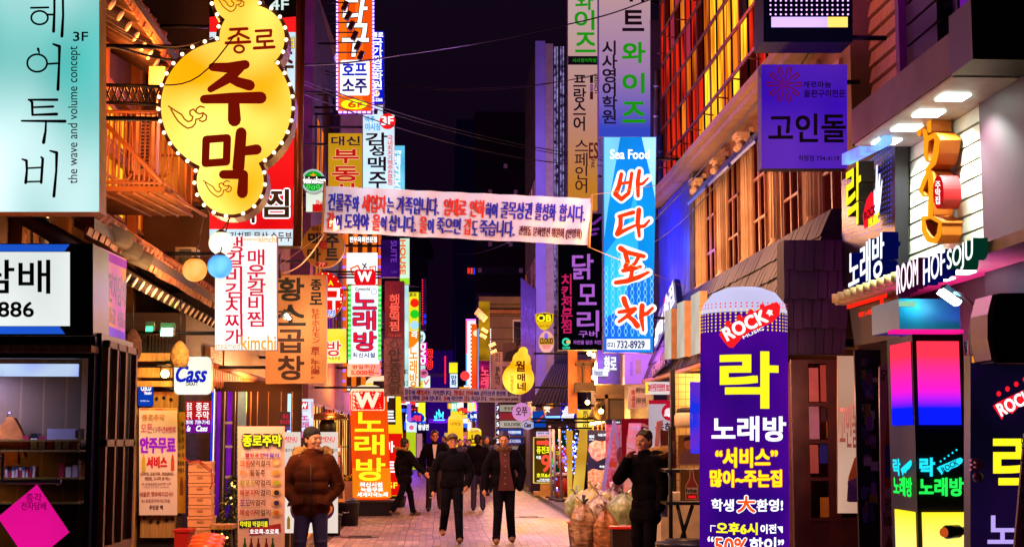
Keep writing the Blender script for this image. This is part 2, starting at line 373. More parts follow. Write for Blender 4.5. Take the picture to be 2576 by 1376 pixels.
def window_y(t, Y, x0, x1, z0, z1, pane, frame, n=1, m=1, fw=.05):
    mb = MB(); y0, y1 = Y - .035, Y
    for a, b in ((z0, z0 + fw), (z1 - fw, z1)): mb.box(x0, x1, y0, y1, a, b)
    for k in range(n + 1):
        c = x0 + (x1 - x0) * k / n; mb.box(max(x0, c - fw / 2), min(x1, c + fw / 2), y0 - .002, y1 + .002, z0 + fw, z1 - fw)
    for k in range(1, m):
        c = z0 + (z1 - z0) * k / m; mb.box(x0, x1, y0, y1, c - fw / 3, c + fw / 3)
    f = mb.build('window', frame, t)
    MB().add([(x0, Y - .012, z0), (x1, Y - .012, z0), (x1, Y - .012, z1), (x0, Y - .012, z1)], [[0, 1, 2, 3]]).build('pane', pane, f)
    return f
PD = paint('#16101a', .15); P_RED = lit('#d02410', 1.0, '#3a0604', 2.6, (1, 2, .35)); P_YEL = lit('#ffc428', 1.3, '#b85c08', 2.4, (1, 2, .35)); P_ORG = lit('#f07a1c', .9, '#7a2004', 2.2, (1, 2, .35)); P_PNK = lit('#c03050', .6); P_WRM = lit('#ffc26a', 1.2, '#c07020', 1.5)
P_PUR = lit('#9a20d0', .55, '#50108a', 1.2); P_DRED = lit('#4a0c08', .5)

# ---- tavern with two tiled roofs on the left
tv = T('tavern_building', 'orange lit wooden tavern with two eaves of clay roof tiles', 'building', (-4.2, 18, 0))
mb = MB(); mb.box(-9, -4.2, 12.4, 24.5, 0, 7.2); mb.build('wall', paint('#7a4a28', .75, '#4c2a16', 2, bump=.2), tv)
mb = MB(); mb.box(-4.18, -3.1, 18.35, 20.9, 0, 3.2); mb.build('entrance_wall', WOODD, tv)
def giwa(t, xe, ze, xw, zw, y0, y1, nr, rx, rz, r=.055):
    """sloping tiled roof: board, tile rows along the eave, rafters with pale round ends"""
    rf = MB().hexa([(xe, y0, ze), (xw, y0, zw), (xw, y0, zw + .12), (xe, y0, ze + .1)], Vector((0, y1 - y0, 0))).build('roof', WOODD, t)
    n = int((y1 - y0) / .21); mb = MB(); rd = random.Random(int(ze * 10))
    for i in range(n):
        y = y0 + .1 + i * (y1 - y0 - .1) / n; j = rd.uniform(-.02, .02)
        mb.tube([(xe - .07 + j, y, ze + .13 + j), (xw, y, zw + .17)], .085, 0, 8)
        mb.tube([(xe - .02, y + .1, ze + .07), (xw, y + .1, zw + .13)], .06, 0, 6)
        mb.obox((xe - .06 + j, y, ze + .02), .03, .17, .12, 0, 0, ry=R(20))
    mb.build('roof_tile', TILE_R, rf)
    for i in range(nr):
        y = y0 + .25 + i * (y1 - y0 - .4) / (nr - 1); a = Vector((rx, y, rz)); b = Vector((xw + .1, y, rz + (zw - ze) * .8 + .05))
        mb = MB(); mb.tube([a, b], r, 0, 10); d = (a - b).normalized(); mb.tube([a + d * .001, a + d * .012], r * .96, 1, 10)
        mb.build('rafter', [WOODD, CREAM], rf)
    return rf
giwa(tv, -2.92, 3.42, -4.25, 4.2, 12.6, 21.0, 24, -3.05, 3.22, .06)
giwa(tv, -3.3, 6.35, -4.4, 6.9, 11.8, 18.8, 17, -3.45, 6.2, .07)
mb = MB()
for y in (12.6, 14.6, 16.4, 18.0, 20.0, 22.2, 24.2): mb.box(-4.2, -4.08, y, y + .16, 3.2, 7.0)
for z in (4.25, 5.2, 6.0): mb.box(-4.198, -4.1, 12.6, 24.3, z, z + .13)
mb.build('timber_frame', WOODO, tv)
for y0, y1, p in ((14.9, 16.1, PD), (16.7, 17.7, P_ORG), (18.4, 19.7, P_YEL), (20.3, 21.9, P_ORG)):
    window_x(tv, -4.2, y0, y1, 4.5, 5.9, p, WOODL, 1, 2, 3)
# beams under the lower roof, seen end on past the kiosk
mb = MB()
for i, (px, py, l) in enumerate(((262, 560, 2.2), (286, 590, 2.0), (312, 612, 1.8))): mb.tube([PY(px - 60, py - 8, 13.2 + i * .5), PY(px + 60, py + 46, 13.6 + i * .5)], .09, 0, 8)
mb.build('log_beam', paint('#6a5530', .8, '#463820', 6, bump=.5), tv)
# entrance timber details at Y 18.2
mb = MB(); 
for u0, u1, v0, v1, dd in ((324, 350, 930, 1376, .14), (350, 448, 985, 1040, .08), (352, 440, 1285, 1352, .1)):
    a = PY(u0, v1, 18.22); b = PY(u1, v0, 18.22); mb.box(a.x, b.x, 18.22, 18.22 + dd, max(a.z, .01), b.z)
mb.build('timber_post', WOODL, tv)
mb = MB()
for u, v in ((362, 1302), (380, 1310), (398, 1312), (420, 1306), (434, 1304), (394, 1002), (412, 1000), (430, 1004)): mb.ball(PY(u, v, 18.2), .02)
mb.build('bolt', IRON, tv)
mb = MB(); 
for v, hh in ((888, 20), (925, 24), (958, 14)): a = PY(300, v + hh, 18.0); b = PY(432, v, 18.0); mb.box(a.x, b.x, 18.0, 18.12, a.z, b.z)
mb.build('door_lintel', WOODL, tv)
mb = MB(); a = PY(375, 890, 18.3); b = PY(420, 835, 18.3)
for i in range(6): mb.box(a.x + i * .04, a.x + i * .04 + .03, 18.26, 18.3, a.z, b.z)
mb.build('shutter', WOODD, tv)
# balcony on the upper floor
X0, X1, ZB = PY(258, 465, 16.5).x, PY(414, 465, 16.5).x, PY(300, 468, 16.5).z
bal = MB().box(-4.2, X1, 16.5, 18.3, ZB - .06, ZB).build('balcony', ORW, tv)
mb = MB(); ZT = PY(300, 282, 16.5).z
for i in range(13): x = X0 + (X1 - X0) * i / 12; mb.tube([(x, 16.5, ZB), (x, 16.5, ZT)], .012)
for i in range(5): y = 16.5 + 1.8 * i / 4; mb.tube([(X1, y, ZB), (X1, y, ZT - .25)], .014)
for z in (ZT, ZB + .04): mb.tube([(X0 - .3, 16.5, z), (X1, 16.5, z), (X1, 18.3, z)], .022)
for cx in (X0 + .22, X0 + .62): mb.tube([(cx + .11 * math.cos(a * .5), 16.48, ZB + .42 + (.25 if math.sin(a * .5) > 0 else -.25) + .11 * math.sin(a * .5)) for a in range(13)], .012)
mb.tube([(X0, 16.47, ZT - .12), (X1 - .02, 16.47, ZB + .03)], .03)
for i in range(5): x = X0 + (X1 - X0) * i / 4; mb.tube([(x, 16.5, ZB - .075), (x + .2, 18.2, ZB - .075)], .02)
mb.build('railing', paint('#a8683c', .5), bal)
tr = T('sign_truss', 'thin rusty lattice truss of iron bars running above the balcony', 'truss', PY(330, 240, 16.2))
mb = MB(); a, b = PY(262, 214, 16.2), PY(402, 218, 16.2); c, e = PY(262, 258, 16.2), PY(402, 264, 16.2)
for p, q in ((a, b), (c, e)): mb.tube([p, q], .02)
for i in range(8): t0, t1 = i / 8, (i + 1) / 8; mb.tube([a.lerp(b, t0), c.lerp(e, t1)], .01); mb.tube([c.lerp(e, t0), a.lerp(b, t1)], .01)
mb.build('bar', IRON, tr)
for lo, u0, v0, u1, v1, lab in ((17.2, 338, 290, 390, 440, 'tall cream air conditioner unit standing on the orange balcony'), (18.6, 440, 622, 492, 672, 'small cream air conditioner unit behind the orange lantern'), (17.4, 374, 168, 415, 215, 'pale metal meter box high on the tavern wall')):
    a = PY(u0, v1, lo); b = PY(u1, v0, lo); t = T('air_conditioner' if 'air' in lab else 'meter_box', lab, 'air conditioner' if 'air' in lab else 'meter box', (a.x, lo, a.z))
    MB().box(a.x, b.x, lo, lo + .35, a.z, b.z).build('casing', CREAM if 'air' in lab else paint('#6a5630', .6), t)
    if 'air' in lab:
        mb = MB()
        for i in range(14): z = a.z + (b.z - a.z) * (.1 + .82 * i / 14); mb.box(a.x + .05, b.x - .05, lo - .012, lo - .002, z, z + (b.z - a.z) * .03)
        mb.build('grille', BLACK, t)
    else: MB().tube([((a.x + b.x) / 2, lo + .1, a.z), ((a.x + b.x) / 2, lo + .1, a.z - .6)], .02).build('pipe', METAL, t)

# ---- left buildings further down the street
lb = shell('corrugated_building', 'tall building with violet corrugated cladding behind the red kimchi stew sign', -9, -3.0, 21.0, 30, 0, 15, paint('#5a3f38', .6, '#33211c', 1.5))
for y in range(19):
    pass
mb = MB()
for i in range(42): y = 21.2 + i * .2; mb.tube([(-2.99, y, 4.4), (-2.99, y, 14.6)], .045, 0, 6)
mb.build('corrugated_cladding', CORR, lb)
mb = MB()
for z in (4.3, 7.2, 7.9, 10.6): mb.box(-3.0, -2.86, 21, 30, z, z + .1)
mb.build('ledge', IRON, lb)
for i in range(4): window_x(lb, -2.995, 21.6 + i * 2.1, 23.1 + i * 2.1, .7, 2.5, (P_WRM, P_PNK, P_YEL, P_ORG)[i], WOODO, 1, 2, 2)
window_y(lb, 21.0, -4.0, -3.1, 5.0, 7, P_ORG, WOODO, 2, 3)
lc = shell('brick_shop_building', 'dark red brick building hung with the orange karaoke and billiards signs', -9, -2.6, 30, 60, 0, 11, paint('#5c2c28', .7, '#34161a', 2))
for i in range(9): window_x(lc, -2.6, 30.8 + i * 3.2, 33.2 + i * 3.2, .5, 2.4, (P_WRM, P_RED, P_YEL)[i % 3], DGREY, 1, 3, 2)
for i in range(9):
    for z in (4, 7): window_x(lc, -2.6, 30.8 + i * 3.2, 32.8 + i * 3.2, z, z + 1.5, (PD, P_ORG, P_PUR)[(i + z) % 3], DGREY, 1, 2, 1)
ld = shell('far_shop_building', 'low dim building far down the left side of the street', -9, -2.5, 60, 112, 0, 7.5, paint('#3c2a48', .7, '#241632', 1))
for i in range(12): window_x(ld, -2.5, 61 + i * 4.2, 64 + i * 4.2, .5, 2.6, (P_WRM, P_PUR, P_PNK, P_YEL)[i % 4], DGREY, 1, 3, 1)
mb = MB()                                             # grey fanned fire stair / louvres beside the blue sign
for i in range(9): mb.obox((-2.0 + i * .03, 34.5 + i * .5, 8.9 - i * .06), .7, .12, 1.5, R(18))
fs = T('louvre_stack', 'stack of pale slanted metal louvres above the beer night market sign', 'louvres', (-2, 34.5, 8)); mb.build('slat', paint('#9a8a94', .4, metal=.3), fs)
MB().box(-2.6, -2.3, 36, 40, 7.5, 10).build('mount', DGREY, fs)
tw = shell('office_tower', 'dark brown office tower rising into the night sky at the end of the street', 5.0, 14, 200, 230, 0, 46.5, paint('#3a2428', .8, '#2c1a20', .2))
mb = MB()
for z in range(11): mb.box(5.05, 13.5, 199.9, 199.98, 6 + z * 3.6, 7.0 + z * 3.6)
mb.build('window_band', paint('#1a0e1c', .3), tw)
MB().box(2.4, 5.0, 200.5, 230, 0, 45.5).build('blue_light_face', paint('#181848', .8, '#101038', .2), tw)  # blue light on the tower's left face put into the paint
for i, (u0, v0, u1, v1, c) in enumerate(((1116, 674, 1122, 688, '#ff3020'), (1124, 674, 1129, 689, '#ff4830'), (1131, 674, 1135, 690, '#3040ff'))): pbox(mb_l := MB(), u0 + 60, v0, u1 + 60, v1, 199.8, .1); mb_l.build('lit_window', lit(c, .8, sample=False), tw)
mb = MB(); rw = random.Random(21)
for i in range(26): x = 5.4 + .7 * rw.randint(0, 11); z = 6.2 + 3.6 * rw.randint(0, 10); mb.box(x, x + .5, 199.84, 199.9, z, z + .6)
mb.build('lit_window', lit('#5a2c50', .5, sample=False), tw)
tw2 = shell('apartment_tower', 'distant plum coloured tower left of the office tower', -1.6, 2.2, 215, 240, 0, 14.5, paint('#43244e', .8, '#2e1838', .3))
mb = MB()
for z in range(3): mb.box(-1.3, 1.9, 214.85, 214.95, 4 + z * 3.3, 4.6 + z * 3.3)
mb.build('window_band', paint('#1c0e24', .3), tw2)
tw3 = shell('domed_building', 'faint dark building silhouette with a small dome against the purple sky', -6.5, -1.9, 235, 260, 0, 31, paint('#2a1638', .8, '#1e1028', .2))
MB().lathe([(2.2, 31), (2.1, 32.6), (1.5, 34), (.4, 34.8), (.05, 36)], (-3.0, 240, 0), 16).build('dome', paint('#2a1638', .8), tw3)

# ---- right: shop houses
r1 = shell('karaoke_building', 'near building with lit pale clapboard wall above the karaoke pub on the right', 4.2, 9, 9.0, 14.6, 0, 4.6, paint('#2c141e', .7, '#180a10', 1.5))
MB().box(4.5, 9, 9.0, 14.6, 4.61, 9).build('upper_wall', paint('#2a1420', .7), r1)
CLAP = paint('#e0dccc', .45, '#c8c0ac', .8)
mb = MB(); zb = 2.98; zt = 4.2
MB().box(4.19, 4.2, 10.9, 13.62, 2.9, 4.3).build('backing', BLACK, r1)
for i in range(9):
    z = zb + (zt - zb) * i / 9; mb.hexa([(4.19, 10.9, z + .012), (4.14, 10.9, z + .012), (4.145, 10.9, z + .131), (4.19, 10.9, z + .131)], Vector((0, 2.72, 0)))
mb.build('clapboard', CLAP, r1)
MB().box(4.12, 4.22, 10.0, 10.9, 0, 4.33).build('corner_pier', paint('#2c0c1c', .6), r1)
# canopy with downlights
cn = MB().hexa([(3.62, 10.05, 4.22), (4.2, 10.05, 4.22), (4.2, 10.05, 4.62), (3.62, 10.05, 4.52)], Vector((0, 2.55, 0))).build('canopy', paint('#6e5850', .6, '#4c3a34', 2), r1)
MB().box(3.64, 4.2, 10.1, 12.58, 4.2, 4.216).build('soffit', paint('#c8ccc4', .4), cn)
MB().box(3.6, 5.5, 9.6, 10.04, 4.2, 4.62).build('end_box', BLACK, cn)
for y in (10.6, 11.15, 11.7, 12.25): MB().box(3.75, 3.95, y, y + .2, 4.188, 4.199).build('downlight', lit('#eafff4', 14), cn)
for y in (10.7, 11.25, 11.8, 12.35): light('SPOT', (3.85, y, 4.17), '#ecfff4', 260, .05, (4.1, y, 3), 120, .8)
# lower shelf with magenta soffit
sh = MB().hexa([(3.72, 8.6, 2.9), (4.2, 8.6, 2.9), (4.2, 8.6, 2.98), (3.72, 8.6, 2.98)], Vector((0, 5.05, 0))).build('sign_shelf', paint('#b5a878', .6), r1)
mb = MB()
for i in range(17): y = 10.3 + i * .2; mb.tube([(3.7, y, 2.91), (3.7, y, 2.99)], .05, 0, 8)
mb.build('trim_block', paint('#b8a860', .6), sh)
for y in (10.75, 11.2): MB().box(3.85, 4.0, y, y + .18, 2.885, 2.897).build('downlight', lit('#ffd8ff', 10), sh)
for y in (9.6, 10.6, 11.6): light('SPOT', (3.95, y, 2.2), '#ff20c8', 30, .08, (3.9, y + .1, 3), 150, .8)  # added uplights that turn the soffit magenta, no fixtures
# upper storey of siding, posts and purple windows
mb = MB()
for i in range(20): z = 4.7 + i * .17; mb.hexa([(4.4, 13.45, z), (4.33, 13.45, z), (4.36, 13.45, z + .15), (4.4, 13.45, z + .15)], Vector((0, .95, 0)))
mb.build('siding', paint('#a06848', .6, '#7c4a34', 3, (1, 8, 1)), r1)
MB().box(4.3, 4.42, 13.32, 13.43, 4.6, 8).build('post', paint('#5a2848', .6), r1)
mb = MB()
for i in range(16): z = 4.7 + i * .2; mb.box(4.36, 4.42, 12.45, 13.3, z, z + .17)
mb.build('dark_siding', paint('#2c1a1c', .6), r1)
for y0, y1 in ((11.0, 11.5), (11.65, 12.25)): window_x(r1, 4.5, y0, y1, 5.0, 7, P_PUR, DGREY, -1, 2, 1)
MB().box(4.25, 4.55, 14.75, 15.15, 4.55, 5.75).build('post', paint('#9a6a98', .6), r1)

r2 = shell('colonnade_building', 'corner building with carved columns below a wall of red and yellow windows', 4.2, 9, 14.6, 27, 0, 10.5, paint('#8a5a38', .75, '#5c3820', 2))
def column(t, y, z0=3.9, z1=5.45, X=4.13):
    mb = MB(); mb.lathe([(.12, z0), (.12, z0 + .1), (.088, z0 + .14), (.085, z0 + .8), (.075, z1), (.095, z1 + .03)], (X, y, 0), 14)
    for k in range(14): a = 2 * math.pi * k / 14; mb.tube([(X + .086 * math.cos(a), y + .086 * math.sin(a), z0 + .18), (X + .076 * math.cos(a), y + .076 * math.sin(a), z1)], .009, 0, 4)
    c = mb.build('column', STONE, t)
    mb = MB()
    for sx, sy in ((-1, -1), (-1, 1), (1, -1), (1, 1)):
        mb.lathe([(.02, -.035), (.055, -.03), (.055, .03), (.02, .035)], (X + sx * .1, y + sy * .1, z1 + .11), 10, 0, 'y'); mb.lathe([(.012, -.045), (.03, -.04), (.03, .04), (.012, .045)], (X + sx * .1, y + sy * .1, z1 + .11), 8, 0, 'y')
        mb.ball((X + sx * .085, y + sy * .085, z1 + .2), .045)
    mb.lathe([(.095, z1 + .03), (.12, z1 + .16), (.15, z1 + .22)], (X, y, 0), 12); mb.box(X - .16, X + .07, y - .15, y + .15, z1 + .22, z1 + .28)
    mb.build('capital', STONE, c)
for y in (15.9, 17.7, 19.4, 21.1, 22.9): column(r2, y)
mb = MB()
for y in (15.95, 17.75, 19.45, 21.15, 22.95): MB().box(4.15, 4.2, y - .2, y + .2, 3.9, 5.8).box(4.13, 4.2, y - .24, y + .24, 5.5, 5.6).build('pilaster', STONE, r2)
for y0, y1 in ((14.9, 15.7), (16.75, 17.5), (18.5, 19.22), (20.2, 20.92), (21.95, 22.7)): window_x(r2, 4.2, y0, y1, 3.95, 5.6, P_DRED, paint('#9a6a48', .5), -1, 2, 3, .05)
mb = MB()
for y in (16.8, 18.55, 20.25, 22.0): mb.hexa([(3.92, y - .7, 5.3), (4.12, y - .7, 5.6), (4.12, y - .7, 5.63), (3.9, y - .7, 5.33)], Vector((0, 1.5, 0)))
mb.build('blue_awning', paint('#1848c0', .5, '#0c2c90', 3), r2)
MB().box(3.9, 4.2, 14.6, 27, 5.9, 6.0).box(3.84, 4.2, 14.6, 27, 6.0, 6.1).build('cornice', paint('#8a6a58', .6), r2)
WC = [[P_RED, P_ORG, P_RED, P_RED], [P_YEL, P_YEL, P_ORG, P_RED], [P_RED, P_ORG, P_YEL, P_DRED], [P_RED, P_RED, P_DRED, P_RED]]
rc = random.Random(11); cols = []
for b in range(11):
    y0 = 14.8 + b * 1.1; win = MB()
    mats = [P_RED, P_YEL, P_ORG, P_DRED, P_PNK, PD]
    for i in range(2):
        for k in range(7):
            ya, yb = y0 + i * .55 + .025, y0 + i * .55 + .525; za, zb = 6.15 + k * .6 + .03, 6.15 + k * .6 + .57
            mid = (ya + yb) / 2 + k * .45; yellow = 19.6 < mid < 23.2
            mi = rc.choice([1, 1, 1, 1, 2, 5]) if yellow else rc.choice([0, 0, 3, 0, 4, 2] if mid > 23 else [0, 0, 2, 3, 0, 2, 5])
            win.add([(4.15, ya, za), (4.15, yb, za), (4.15, yb, zb), (4.15, ya, zb)], [[0, 1, 2, 3]], mi)
    wn = win.build('window', mats, r2)
    mb = MB()
    for i in range(3): y = y0 + i * .55; mb.box(4.13, 4.16, y - .025, y + .025, 6.1, 10.45)
    for k in range(8): z = 6.15 + k * .6; mb.box(4.125, 4.16, y0, y0 + 1.1, z - .025, z + .025)
    for k in range(2): z = 6.5 + k * 2.1; mb.tube([(4.13, y0 + .3, z), (3.95, y0 + .3, z + .02)], .012)
    mb.build('mullion', paint('#6a2c1c', .5, metal=.3), wn)
mb = MB()
for i in range(24): y = 23.55 + i * .14; mb.hexa([(4.12, y, 3.6), (4.06, y + .03, 3.6), (4.06, y + .03, 5.85), (4.12, y, 5.85)], Vector((0, .09, 0)))
mb.build('blue_cladding', paint('#2040c0', .4, '#1830a0', 2), r2)
MB().box(4.05, 4.19, 23.1, 23.5, 3.2, 5.9).build('stained_pier', paint('#6a5a34', .9, '#2c2418', 5, bump=.3), r2)
# shingled mansard canopy
def shingle_mat():
    m, nt, o = newmat('wood_shingle'); p = nt.nodes.new('ShaderNodeBsdfPrincipled'); nt.links.new(p.outputs[0], o.inputs[0]); p.inputs['Roughness'].default_value = .7
    f, raw = noise_fac(nt, 2.2, (1, 6, 1), .3, .7, 4); nt.links.new(mixc(nt, f, lin('#20130f'), lin('#0b0605')), p.inputs[0]); return m
SHG = shingle_mat()
def shingles(q, nu, nv, seed):
    """overlapping shingles over the quad TL TR BR BL"""
    F = qface(q, .001); rd = random.Random(seed); mb = MB(); a = F.f(0, 0); 
    for j in range(nv):
        off = (j % 2) * .5
        for i in range(-1, nu):
            u0 = max(0, (i + off + .04 + rd.uniform(-.08, .08)) / nu * 100); u1 = min(100, (i + off + .97) / nu * 100)
            if u1 <= u0 + .3: continue
            v0, v1 = j / nv * 100, min(100, (j + 1.08 + rd.uniform(-.05, .05)) / nv * 100); h = rd.uniform(.018, .035)
            mb.hexa([F.f(u0, v0) + F.n * .004, F.f(u1, v0) + F.n * .004, F.f(u1, v1) + F.n * h, F.f(u0, v1) + F.n * h], -F.n * .012)
    return mb
TLc, TRc = Vector((4.0, 25, 3.98)), Vector((4.0, 14.7, 3.98)); BRc, BLc = Vector((3.5, 14.7, 2.66)), Vector((3.5, 25, 2.66))
mans = MB().hexa([TRc, BRc, (4.2, 14.7, 2.66), (4.2, 14.7, 3.98)], Vector((0, 10.3, 0))).build('shingle_canopy', SLATE, r2)
shingles([TLc, TRc, BRc, BLc], 46, 5, 1).build('shingle', SHG, mans)
q0 = [PY(1972, 604, 14.4), PY(2152, 604, 14.4), PY(2122, 892, 14.4), PY(1972, 892, 14.4)]
MB().hexa(q0, Vector((0, .3, 0))).build('end_panel', paint('#1a1016', .7), mans)
shingles(q0, 7, 4, 2).build('shingle', paint('#4c3048', .7, '#1c1018', 3, (1, 1, .3)), mans)
MB().tube([(3.5, 14.7, 2.62), (3.5, 25, 2.62)], .045, 0, 8).build('eave_pole', WOODO, mans)
MB().box(3.5, 4.2, 14.75, 25, 2.58, 2.6).build('soffit', BLACK, mans)
# ground floor of the right side: lit tiled kitchen, shopfront doors
GF = paint('#e0b860', .4, '#d2a850', 3)
def tile_mat():
    m, nt, o = newmat('kitchen_tile'); p = nt.nodes.new('ShaderNodeBsdfPrincipled'); nt.links.new(p.outputs[0], o.inputs[0]); p.inputs['Roughness'].default_value = .25
    tc = nt.nodes.new('ShaderNodeTexCoord'); sx = nt.nodes.new('ShaderNodeSeparateXYZ'); cx = nt.nodes.new('ShaderNodeCombineXYZ'); nt.links.new(tc.outputs['Object'], sx.inputs[0])
    ad = nt.nodes.new('ShaderNodeMath'); nt.links.new(sx.outputs[0], ad.inputs[0]); nt.links.new(sx.outputs[1], ad.inputs[1]); nt.links.new(ad.outputs[0], cx.inputs[0]); nt.links.new(sx.outputs[2], cx.inputs[1])
    b = nt.nodes.new('ShaderNodeTexBrick'); b.offset = 0; b.inputs['Scale'].default_value = 1; b.inputs['Brick Width'].default_value = .1; b.inputs['Row Height'].default_value = .1; b.inputs['Mortar Size'].default_value = .004
    b.inputs['Color1'].default_value = lin('#e2c890'); b.inputs['Color2'].default_value = lin('#d8bc80'); b.inputs['Mortar'].default_value = lin('#8a6a3c'); nt.links.new(cx.outputs[0], b.inputs[0]); nt.links.new(b.outputs[0], p.inputs[0]); return m
ki = T('tiled_kitchen', 'bright kitchen booth of yellow wall tiles behind the smoking man', 'kitchen', (3.6, 19.5, 0))
MB().box(3.2, 4.1, 20.2, 20.3, .9, 2.55).build('tiled_wall', tile_mat(), ki)
MB().box(2.95, 4.1, 19.6, 20.15, 0, .95).build('counter', CREAM, ki)
MB().box(3.18, 3.24, 20.1, 20.2, 0, 2.6).build('post', IRON, ki)
a = PY(1757, 1060, 19.9); MB().box(a.x - .0, a.x + .22, 19.75, 20.0, a.z - .12, a.z + .2).build('appliance', WHITE, ki)
rcn = T('rice_cooker', 'rounded white rice warmer with dark lid in the tiled kitchen', 'rice cooker', PY(1732, 1075, 19.8)); a = PY(1732, 1075, 19.8)
MB().lathe([(.16, 0), (.19, .03), (.19, .16), (.16, .2)], a, 16).build('body', CREAM, rcn); MB().lathe([(.165, .2), (.15, .25), (.05, .27)], a, 16).build('lid', BLACK, rcn)
light('POINT', (3.7, 19.9, 2.4), '#ffc060', 18, .15)
# shopfront with wooden doors right of the balloon pillar
df = T('shopfront_door', 'dark wooden glazed shopfront with poster covered panes behind the karaoke balloon', 'shopfront', (3.9, 14.3, 0))
mb = MB(); Yd = 14.2
for u0, u1 in ((2000, 2032), (2090, 2108), (2160, 2178)): pbox(mb, u0, 905, u1, 1400, Yd)
for v in (905, 1012, 1106, 1200, 1302): pbox(mb, 2030, v, 2180, v + 9, Yd + .002, .05)
pbox(mb, 2030, 1310, 2180, 1400, Yd + .012, .04); mb.build('frame', paint('#5a2a1c', .5, '#3a1a12', 4), df)
mb = MB(); pbox(mb, 2030, 910, 2180, 1310, Yd + .03, .01); mb.build('pane', glass('#c0a090'), df)
mb = MB(); pbox(mb, 1985, 880, 2300, 1420, Yd + .5, .05); mb.build('back_wall', paint('#3a1c14', .7, '#1a0c0a', 3), df)
mb = MB(); rd = random.Random(5); PST = [paint('#d88a70', .7), paint('#c06a50', .7), paint('#c8a8b8', .7), paint('#d8a020', .7), paint('#2030a0', .7), paint('#402030', .7)]
for u0, v0, u1, v1, k in ((2036, 925, 2058, 1010, 0), (2034, 1022, 2060, 1104, 2), (2065, 918, 2088, 1010, 1), (2066, 1024, 2080, 1060, 5), (2080, 1022, 2090, 1100, 3), (2062, 1114, 2090, 1165, 4), (2036, 1118, 2058, 1190, 0), (2064, 1250, 2088, 1300, 3)): pbox(mb, u0, v0, u1, v1, Yd + .022, .004, k)
mb.build('poster', PST, df)
pbox(MB(), 1986, 910, 1999, 1400, 14.6, .1).build('tile_pillar', paint('#e0a878', .4, '#c07848', 9), df)
light('POINT', (4.1, 14.45, 2.0), '#ff9050', 14, .1); light('POINT', PY(2060, 1000, 13.2), '#ffa080', 22, .15)  # second light added out front to brighten doors and posters

# ---- right side further down
r3 = shell('food_alley_building', 'purple grey building of pork restaurants beyond the blue seafood sign', 3.95, 9, 27, 38, 0, 9.5, paint('#3c2a34', .7, '#20141c', 1))
r4 = shell('lilac_wall_building', 'tall building end with lilac wall strip and bright vertical light tubes', 3.2, 9, 48, 54, 0, 14.6, paint('#5a4a44', .7, '#3c302c', 1))
def strip(u0, u1, v0, v1, Y, d, m, name, t): a, b = PY(u0, v1, Y), PY(u1, v0, Y); return MB().box(a.x, b.x, Y - d, Y, max(.01, a.z), b.z).build(name, m, t)
strip(1348, 1371, 106, 1120, 48, .10, paint('#8878b0', .7, '#78689c', 1), 'lilac_strip', r4); strip(1371, 1391, 112, 1120, 48, .06, paint('#a08878', .7), 'beige_strip', r4)
strip(1391, 1432, 112, 1000, 48, .03, paint('#181018', .6), 'dark_strip', r4)
mb = MB()
for u in (1396, 1402, 1411, 1417): mb.tube([PY(u, 118, 47.9), PY(u, 780, 47.9)], .024)
mb.build('light_tube', lit('#c8b0ff', .45, '#2a1848', 7), r4)
for i in range(5):
    for z in (3.8, 6.4, 9.0): window_x(r4, 3.2, 48.3 + i * 1.1, 49.1 + i * 1.1, z, z + 1.2, (PD, P_ORG, PD)[(i + int(z)) % 3], paint('#6a4030', .5), -1, 1, 2)
pw = T('pipe_screen', 'screen of vertical purple steel pipes low on the lilac wall building', 'pipe screen', PY(1340, 800, 47.6)); mb = MB()
for i in range(10): u = 1312 + i * 3.6; mb.tube([PY(u, 700 + i * 3, 47.6), PY(u, 1010, 47.6)], .035)
mb.build('pipe', paint('#7a5a9a', .4, metal=.4), pw)
# slate roofed house with neon eave
sl = T('slate_roof_house', 'low house with a steep black slate roof edged in blue neon', 'house', (3.6, 46.5, 0))
a, b, c, e = PY(1395, 915, 46.5), PY(1452, 915, 46.5), PY(1452, 1042, 46.5), PY(1340, 1015, 46.5)
MB().hexa([a, b, c, e], Vector((0, 1.2, 0))).build('roof', SLATE, sl); mb = MB()
for i in range(13):
    t0 = i / 12; mb.tube([a.lerp(b, t0) - Vector((0, .03, 0)), e.lerp(c, t0) - Vector((0, .03, 0))], .022)
mb.build('roof_seam', paint('#3a2c3c', .6), sl)
a, b = PY(1336, 1058, 46.1), PY(1452, 1100, 46.1); MB().box(a.x, b.x, 46.5, 47.5, 0, a.z).build('wall', paint('#3a1c18', .7, '#200e10', 2), sl)
MB().tube([PY(1338, 1050, 46.0), PY(1452, 1047, 46.0)], .035).build('neon_tube', lit('#5a8cff', 3), sl)
MB().hexa([PY(1340, 1036, 46.2), PY(1452, 1010, 46.2), PY(1452, 1050, 46.2), PY(1340, 1056, 46.2)], Vector((0, .15, 0))).build('fascia', paint('#2a1838', .5), sl)
# LP bar building and others at the far right
lp = shell('record_bar_building', 'beige tiled building with a poster of a guitarist far down the right side', 1.95, 5, 70, 76, 0, 8.4, paint('#8a7258', .8, '#705a44', .8))
mb = MB()
for i in range(9): z = 3.6 + i * .55; mb.box(2.4, 5, 69.95, 69.99, z, z + .03)
mb.build('tile_joint', paint('#4a3a2c', .8), lp)
window_y(lp, 70, 3.55, 4.05, 6.1, 7.3, PD, WHITE, 1, 1, .09)
MB().box(2.3, 5, 69.4, 70, 7.55, 7.72).build('ledge', WOODO, lp)
fr = shell('far_right_building', 'dim purple building at the far right end of the neon street', 2.4, 8, 80, 130, 0, 7, paint('#4a2a5a', .7, '#2c163c', 1))
for i in range(10): window_x(fr, 2.4, 81 + i * 4.6, 84 + i * 4.6, .5, 2.8, (P_WRM, P_PUR, P_YEL, P_PNK)[i % 4], DGREY, -1, 2, 1)
